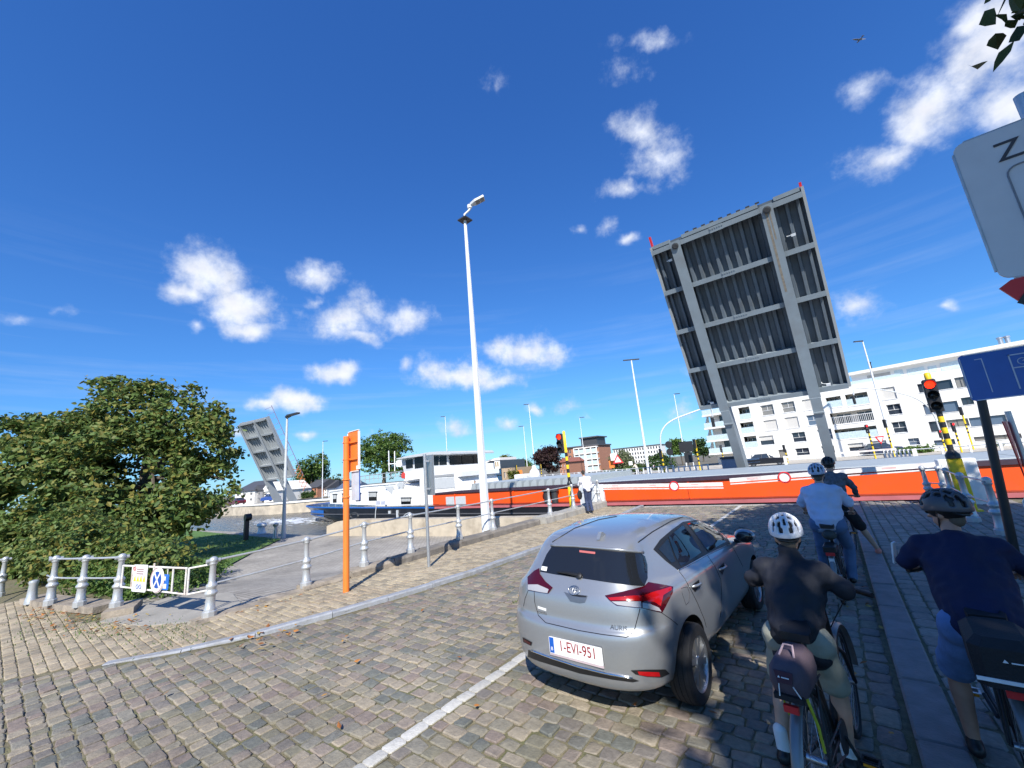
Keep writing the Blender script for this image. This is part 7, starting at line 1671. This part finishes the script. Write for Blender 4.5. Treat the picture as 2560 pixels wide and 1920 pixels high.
LC = (-.22,9.7,0); bicycle(LC, R(-8), 'black touring bicycle furthest ahead in the queue', m_trim, bag=None, crank=R(100))
rider('rider in striped grey jacket black shorts and salmon shoe', LC, R(-8), m_hb, m_gj, m_fab_bk, None, (-.2,.5,.0), (.40,.62,.05), trouser=.5, shoes=m_salm, hem=.08, lean=.2, dz=.02, face=V(.2,1,0))
# man leaning on the railing
def leaning():
    b0 = V(-8.72,16.05,.10); f = V(-.72,.69,0); r = V(f.y,-f.x,0); T = lambda x, y, z: b0+r*x+f*y+V(0,0,z)
    J = dict(pelvis=T(0,-.05,.98), chest=T(0,.12,1.36), neck=T(0,.2,1.5), head=T(.0,.30,1.64))
    for n, x in (('L',-1),('R',1)):
        J['sh'+n] = T(x*.19,.13,1.42); J['el'+n] = T(x*.27,.24,1.15); J['ha'+n] = T(x*.14,.46,1.22); J['hip'+n] = T(x*.09,-.05,.94); J['kn'+n] = T(x*.08,.03,.5); J['an'+n] = T(x*.09,-.08,.09); J['toe'+n] = T(x*.1,.07,.02)
    person('man in white shirt and dark jeans leaning on the railing', J, m_ws, mat('dark jeans', (.03,.045,.10), .85), face=(f+V(0,0,-.25)).normalized(), hair=mat('dark hair', (.03,.025,.02), .8), shoes=m_trim, hem=.02, girth=.95)
    bg = empty('shoulder_bag', T(-.3,.2,.62), label='dark shoulder bag hanging beside the man at the railing', cat='bag'); build('pouch', lambda b: b.ell((0,0,.12), .09,.16,.2), m_fab_bk, bg, smooth=True); build('strap', lambda b: b.tube([(0,-.1,.25),(.05,-.05,.55),(.12,0,.75)], .012, 6), m_fab_bk, bg)
leaning()
def standing(label, b0, top, bottom, f, hair, h=1.0, **kw):
    f = V(*f).normalized(); r = V(f.y,-f.x,0); T = lambda x, y, z: V(*b0)+(r*x+f*y+V(0,0,z))*h
    J = dict(pelvis=T(0,0,.96), chest=T(0,.02,1.34), neck=T(0,.02,1.48), head=T(0,.04,1.63))
    for n, x in (('L',-1),('R',1)): J.update({'sh'+n:T(x*.19,.0,1.41),'el'+n:T(x*.25,-.03,1.13),'ha'+n:T(x*.22,.16,.98),'hip'+n:T(x*.09,0,.92),'kn'+n:T(x*.09,.03,.5),'an'+n:T(x*.1,-.02,.09),'toe'+n:T(x*.11,.12,.02)})
    return person(label, J, top, bottom, face=f, hair=hair, vox=.02, **kw)
cw = ony(y3(1962,660), 23.2); standing('crewman in black T-shirt standing on the barge deck', (cw.x,23.2,-.1+.0), m_fab_bk, m_fab_bk, (.3,-1,0), m_hair, sleeve=.45)
def far_rider(label, blabel, p, D, rz, top, bottom, frame, gz=.0):
    P = at_depth(p, D); L_ = (P.x,P.y,gz); bicycle(L_, rz, blabel, frame); rider(label, L_, rz, m_hb, top, bottom, None, (-.1,.5,.12), (.1,.42,.3), vox=.03)
far_rider('cyclist in a red jacket beside the bridge leg', 'dark bicycle of the red jacketed cyclist', y5(1250,1215), 42, R(-70), mat('red jacket', (.35,.03,.035), .8), m_fab_bk, m_trim)
far_rider('far cyclist in a pale top on the road', 'bicycle of the far cyclist in the pale top', y4(1750,610), 52, R(80), mat('pale top', (.6,.52,.42), .8), m_fab_bk, m_trim)
pb = None
for k, q in enumerate((x5(265,985), x5(330,985))):
    P = at_depth(q, 58); bicycle((P.x,P.y,.02), R(-78+k*8), ('bicycle parked by the white block wall next to the bridge leg','bicycle parked by the white block wall next to the grey hatchback')[k], m_dgrey, group='bicycles parked by the white block wall')
# a gull high in the sky
bd = empty('gull', at_depth(pd(1857,86), 34), R(40), 'small gull gliding high against the blue sky', 'bird')
build('body', lambda b: (b.ell((0,0,0), .07,.22,.07), b.ell((0,.2,.02), .05,.07,.05), b.prism([(-.05,-.2,0),(.05,-.2,0),(.09,-.36,0),(-.09,-.36,0)], (0,0,.01))), mat('gull grey', (.16,.17,.19), .7), bd, smooth=True)
for s in (-1,1): build('wing', lambda b: b.prism([(s*.04,.08,.02),(s*.3,.16,.18),(s*.62,.02,.10),(s*.34,.02,.15),(s*.04,-.08,.01)], (0,0,.012)), mat('gull grey', (.16,.17,.19), .7), bd)
# ------------------------------------------------------------------ lawn, shrubs, fallen leaves, shade trees
m_grass = mat('lawn', (.085,.17,.03), .9, var=.3, scale=3, bump=.6, bscale=60, dirt=(.13,.19,.05), dscale=1.2)
LW = [onz(p, z) for p, z in ((z1(790,1440),-.06),(z1(935,1368),-.16),(z1(1230,1268),-.42),(z1(1517,1135),-.55),(z2(500,1135),-.55),(z2(250,1110),-.55),(z1(1450,1045),-.55),(z1(1100,1010),-.55))]+[V(-60,10.6,-.55),V(-60,-12,-.55),V(-24,-6,-.3),V(-17,0,-.1),V(-14.5,1.8,-.05)]
def lawn(b):
    bm = bmesh.new(); bm.faces.new([bm.verts.new((p.x,p.y,0)) for p in LW]); bmesh.ops.triangulate(bm, faces=bm.faces[:])
    for _ in range(5):
        es = [e for e in bm.edges if e.calc_length() > 1.4]
        if not es: break
        bmesh.ops.subdivide_edges(bm, edges=es, cuts=1); bmesh.ops.triangulate(bm, faces=bm.faces[:])
    bm.verts.index_update(); b.add([(v.co.x,v.co.y,quay_z(v.co.x,v.co.y)+.05) for v in bm.verts], [[v.index for v in f.verts] for f in bm.faces]); bm.free()
lw_o = struct(build('lawn', lawn, m_grass, smooth=True))
def inpoly(x, y, P):
    c = False
    for i in range(len(P)):
        a, b_ = P[i], P[i-1]
        if (a.y > y) != (b_.y > y) and x < (b_.x-a.x)*(y-a.y)/(b_.y-a.y)+a.x: c = not c
    return c
m_blade = ramp_mat('grass blades', [(.08,.17,.03),(.10,.19,.04),(.06,.135,.025),(.13,.19,.045)], .7, 0, transl=.3)
def blades():
    r = random.Random(9); b = MB(); n = 0
    while n < 9000:
        x, y = r.uniform(-36,-13), r.uniform(0,11.2)
        if not inpoly(x, y, LW): continue
        n += 1; z = quay_z(x,y)+.04; a = r.uniform(0,6.28); h = r.uniform(.05,.13); w = .012; b.cur = r.random(); dx, dy = math.cos(a)*w, math.sin(a)*w; t = (r.uniform(-.04,.04), r.uniform(-.04,.04))
        b.add([(x-dx,y-dy,z),(x+dx,y+dy,z),(x+t[0],y+t[1],z+h)], [(0,1,2)])
    me = b.mesh('grass', m_blade, rnd=True); o = put('grass', me); tag(o, 'short green grass blades on the lawn by the quay', 'grass', kind='stuff')
blades()
def shrub(label, blobs, n, size, m, seed, base):
    o = empty('shrub', base, label=label, cat='shrub'); crown('crown', [(Vector(c)-Vector(base), a, b_, h) for c, a, b_, h in blobs], n, 18, size, m, seed, o, inner=.5, clump=.22); build('stem', lambda b: [b.tube([(c[0]-base[0],c[1]-base[1],-.05),(c[0]-base[0],c[1]-base[1],c[2]-base[2])], .02, 5) for c,_,_,_ in blobs], m_bark, o)
m_lf_ivy = leaf_mat('bright shrub leaves', [(.085,.16,.03),(.11,.19,.04),(.06,.12,.025),(.13,.20,.05)])
shrub('low bright green shrubs behind the three white bollards', [((-14.9,2.3,.22),.8,.5,.36),((-13.9,2.55,.2),.7,.5,.34),((-13.0,2.9,.16),.75,.4,.28),((-15.9,2.0,.3),.8,.6,.45)], 170, .085, m_lf_ivy, 61, (-14.3,2.4,0))
shrub('dense olive green shrub under the maple branches', [((-16.2,2.6,.7),1.3,.9,.8),((-14.9,3.0,.55),1.2,.9,.65),((-17.8,2.0,.9),1.5,1.0,1.0),((-19.4,1.6,1.1),1.6,1.2,1.2)], 480, .14, m_lf_big, 62, (-16.5,2.5,-.1))
shrub('leafy verge along the path beside the lawn', [((-16.2,4.55,-.15),.9,.3,.22),((-17.6,5.2,-.2),.9,.3,.2),((-15.0,3.95,-.05),.8,.3,.22)], 90, .08, m_lf_ivy, 63, (-16.2,4.5,-.3))
# blue moored boat bow, small bollards and black post at the water edge
bp_ = empty('mooring_post', (*onz(z2(228,1145),-.55)[:2],-.55), label='black square post with a round head at the lawn edge', cat='post'); build('post', lambda b: b.box(-.11,.11,-.11,.11,-.05,1.35), m_black, bp_); build('head', lambda b: b.lathe([(.01,-.16),(.2,-.16),(.2,.16),(.01,.16)], 16, c=(.16,0,1.35), axis=(0,1,0)), m_black, bp_)
q1 = onz(z2(455,1130),-.55); mb = empty('mooring_bollard', q1, label='grey mooring bollard at the water edge by the grey lamp', cat='bollard'); build('shaft', lambda b: b.lathe([(.14,0),(.12,.1),(.09,.7),(.15,.75),(.15,.85),(.04,.9)], 12), m_alu, mb, smooth=50)
q1 = onz(z2(350,1085),-.55); mb = empty('mooring_bollard', q1, label='low white mooring bollard at the water edge', cat='bollard'); build('shaft', lambda b: b.lathe([(.3,0),(.22,.15),(.2,.4),(.32,.5),(.3,.62),(.1,.68)], 12), m_white, mb, smooth=50)
pl_ = empty('warning_post', (*onz(z1(992,1045),-.5)[:2],-.5), label='small pale post standing on the lawn under the maple', cat='post'); build('post', lambda b: b.box(-.06,.06,-.06,.06,0,.9), m_white, pl_); build('head', lambda b: rbox(b, -.25,.25,-.08,.08,.7,1.1,.03), m_white, pl_)
# fallen leaves on the stones
m_fall = ramp_mat('fallen leaves', [(.42,.17,.04),(.34,.13,.035),(.48,.26,.06),(.25,.10,.03),(.40,.30,.09)], .75, 0, transl=.15)
def fallen():
    r = random.Random(17); b = MB()
    def put_leaf(x, y, z, s): leaf_quad(b, Vector((x,y,z+.012)), s, r, Vector((r.gauss(0,.25), r.gauss(0,.25), 1)).normalized())
    for cx_, cy_, n, sx, sy in ((-12.3,1.3,60,.8,.16),(-13.7,.95,50,.7,.14),(-10.6,1.75,30,.4,.15),(-7.2,2.85,25,.25,.25),(-9.0,4.0,20,.15,.6),(-9.05,6.0,14,.12,.6)):
        for _ in range(n): put_leaf(cx_+r.gauss(0,sx), cy_+r.gauss(0,sy), .03, .075)
    for _ in range(150): put_leaf(r.uniform(-11,2.5), r.uniform(1,16), .03, .06)
    for _ in range(30): put_leaf(r.uniform(-.35,.02), r.uniform(3,12), .015, .075)
    o = put('fallen_leaves', b.mesh('fallen_leaves', m_fall, rnd=True)); tag(o, 'scattered brown and orange fallen leaves on the stones', 'leaves', kind='stuff')
fallen()
def tufts():
    r = random.Random(27); b = MB()
    for cx_, cy_, n, sx, sy in ((-10.9,1.5,260,.9,.2),(-9.2,2.15,160,.5,.15),(-12.5,.9,200,1.2,.25),(-4.6,5.6,40,.12,.05),(-8.6,2.2,80,.4,.3)):
        for _ in range(n):
            x, y = cx_+r.gauss(0,sx), cy_+r.gauss(0,sy); a = r.uniform(0,6.28); h = r.uniform(.02,.05); b.cur = r.random()
            b.add([(x-math.cos(a)*.008,y-math.sin(a)*.008,-.005),(x+math.cos(a)*.008,y+math.sin(a)*.008,-.005),(x+r.gauss(0,.02),y+r.gauss(0,.02),h)], [(0,1,2)])
    o = put('grass_tufts', b.mesh('grass_tufts', m_blade, rnd=True)); tag(o, 'small grass tufts in the joints of the stones', 'grass', kind='stuff')
tufts()
# chestnuts on the right bank: mostly outside the frame, their shade falls on the riders
m_lf_ch = leaf_mat('chestnut leaves', [(.05,.08,.02),(.035,.06,.016),(.065,.09,.022),(.045,.07,.02)])
def chestnut(x, y, zc, rx, rz, seed, label, n, size=.37):
    o = empty('chestnut_tree', (x,y,0), label=label, cat='tree'); r = random.Random(seed); bl = [(Vector((0,0,zc)), rx*.6, rx*.6, rz*.6)]
    for i in range(12):
        a = r.uniform(0,6.28); e = r.uniform(-.6,1); k = math.sqrt(max(0,1-e*e)); bl.append((Vector((math.cos(a)*k*rx*.6, math.sin(a)*k*rx*.6, zc+e*rz*.6)), rx*.42, rx*.42, rz*.42))
    crown('crown', bl, n, 15, size, m_lf_ch, seed, o, inner=.35, clump=.55); build('trunk', lambda b: limbs(b, (0,0,-.1), (0,0,zc), .28, [q[0] for q in bl[1:]], r), m_bark, o, smooth=50)
chestnut(6.9,-3.0,8.2,4.9,3.3,71,'leafy chestnut spreading over the waiting riders', 1900)
chestnut(7.4,5.3,8.4,4.9,3.4,72,'leafy chestnut further along the right bank', 2400, .29)
chestnut(6.8,-11.5,8.5,4.4,3.2,73,'leafy chestnut behind the waiting queue', 900)
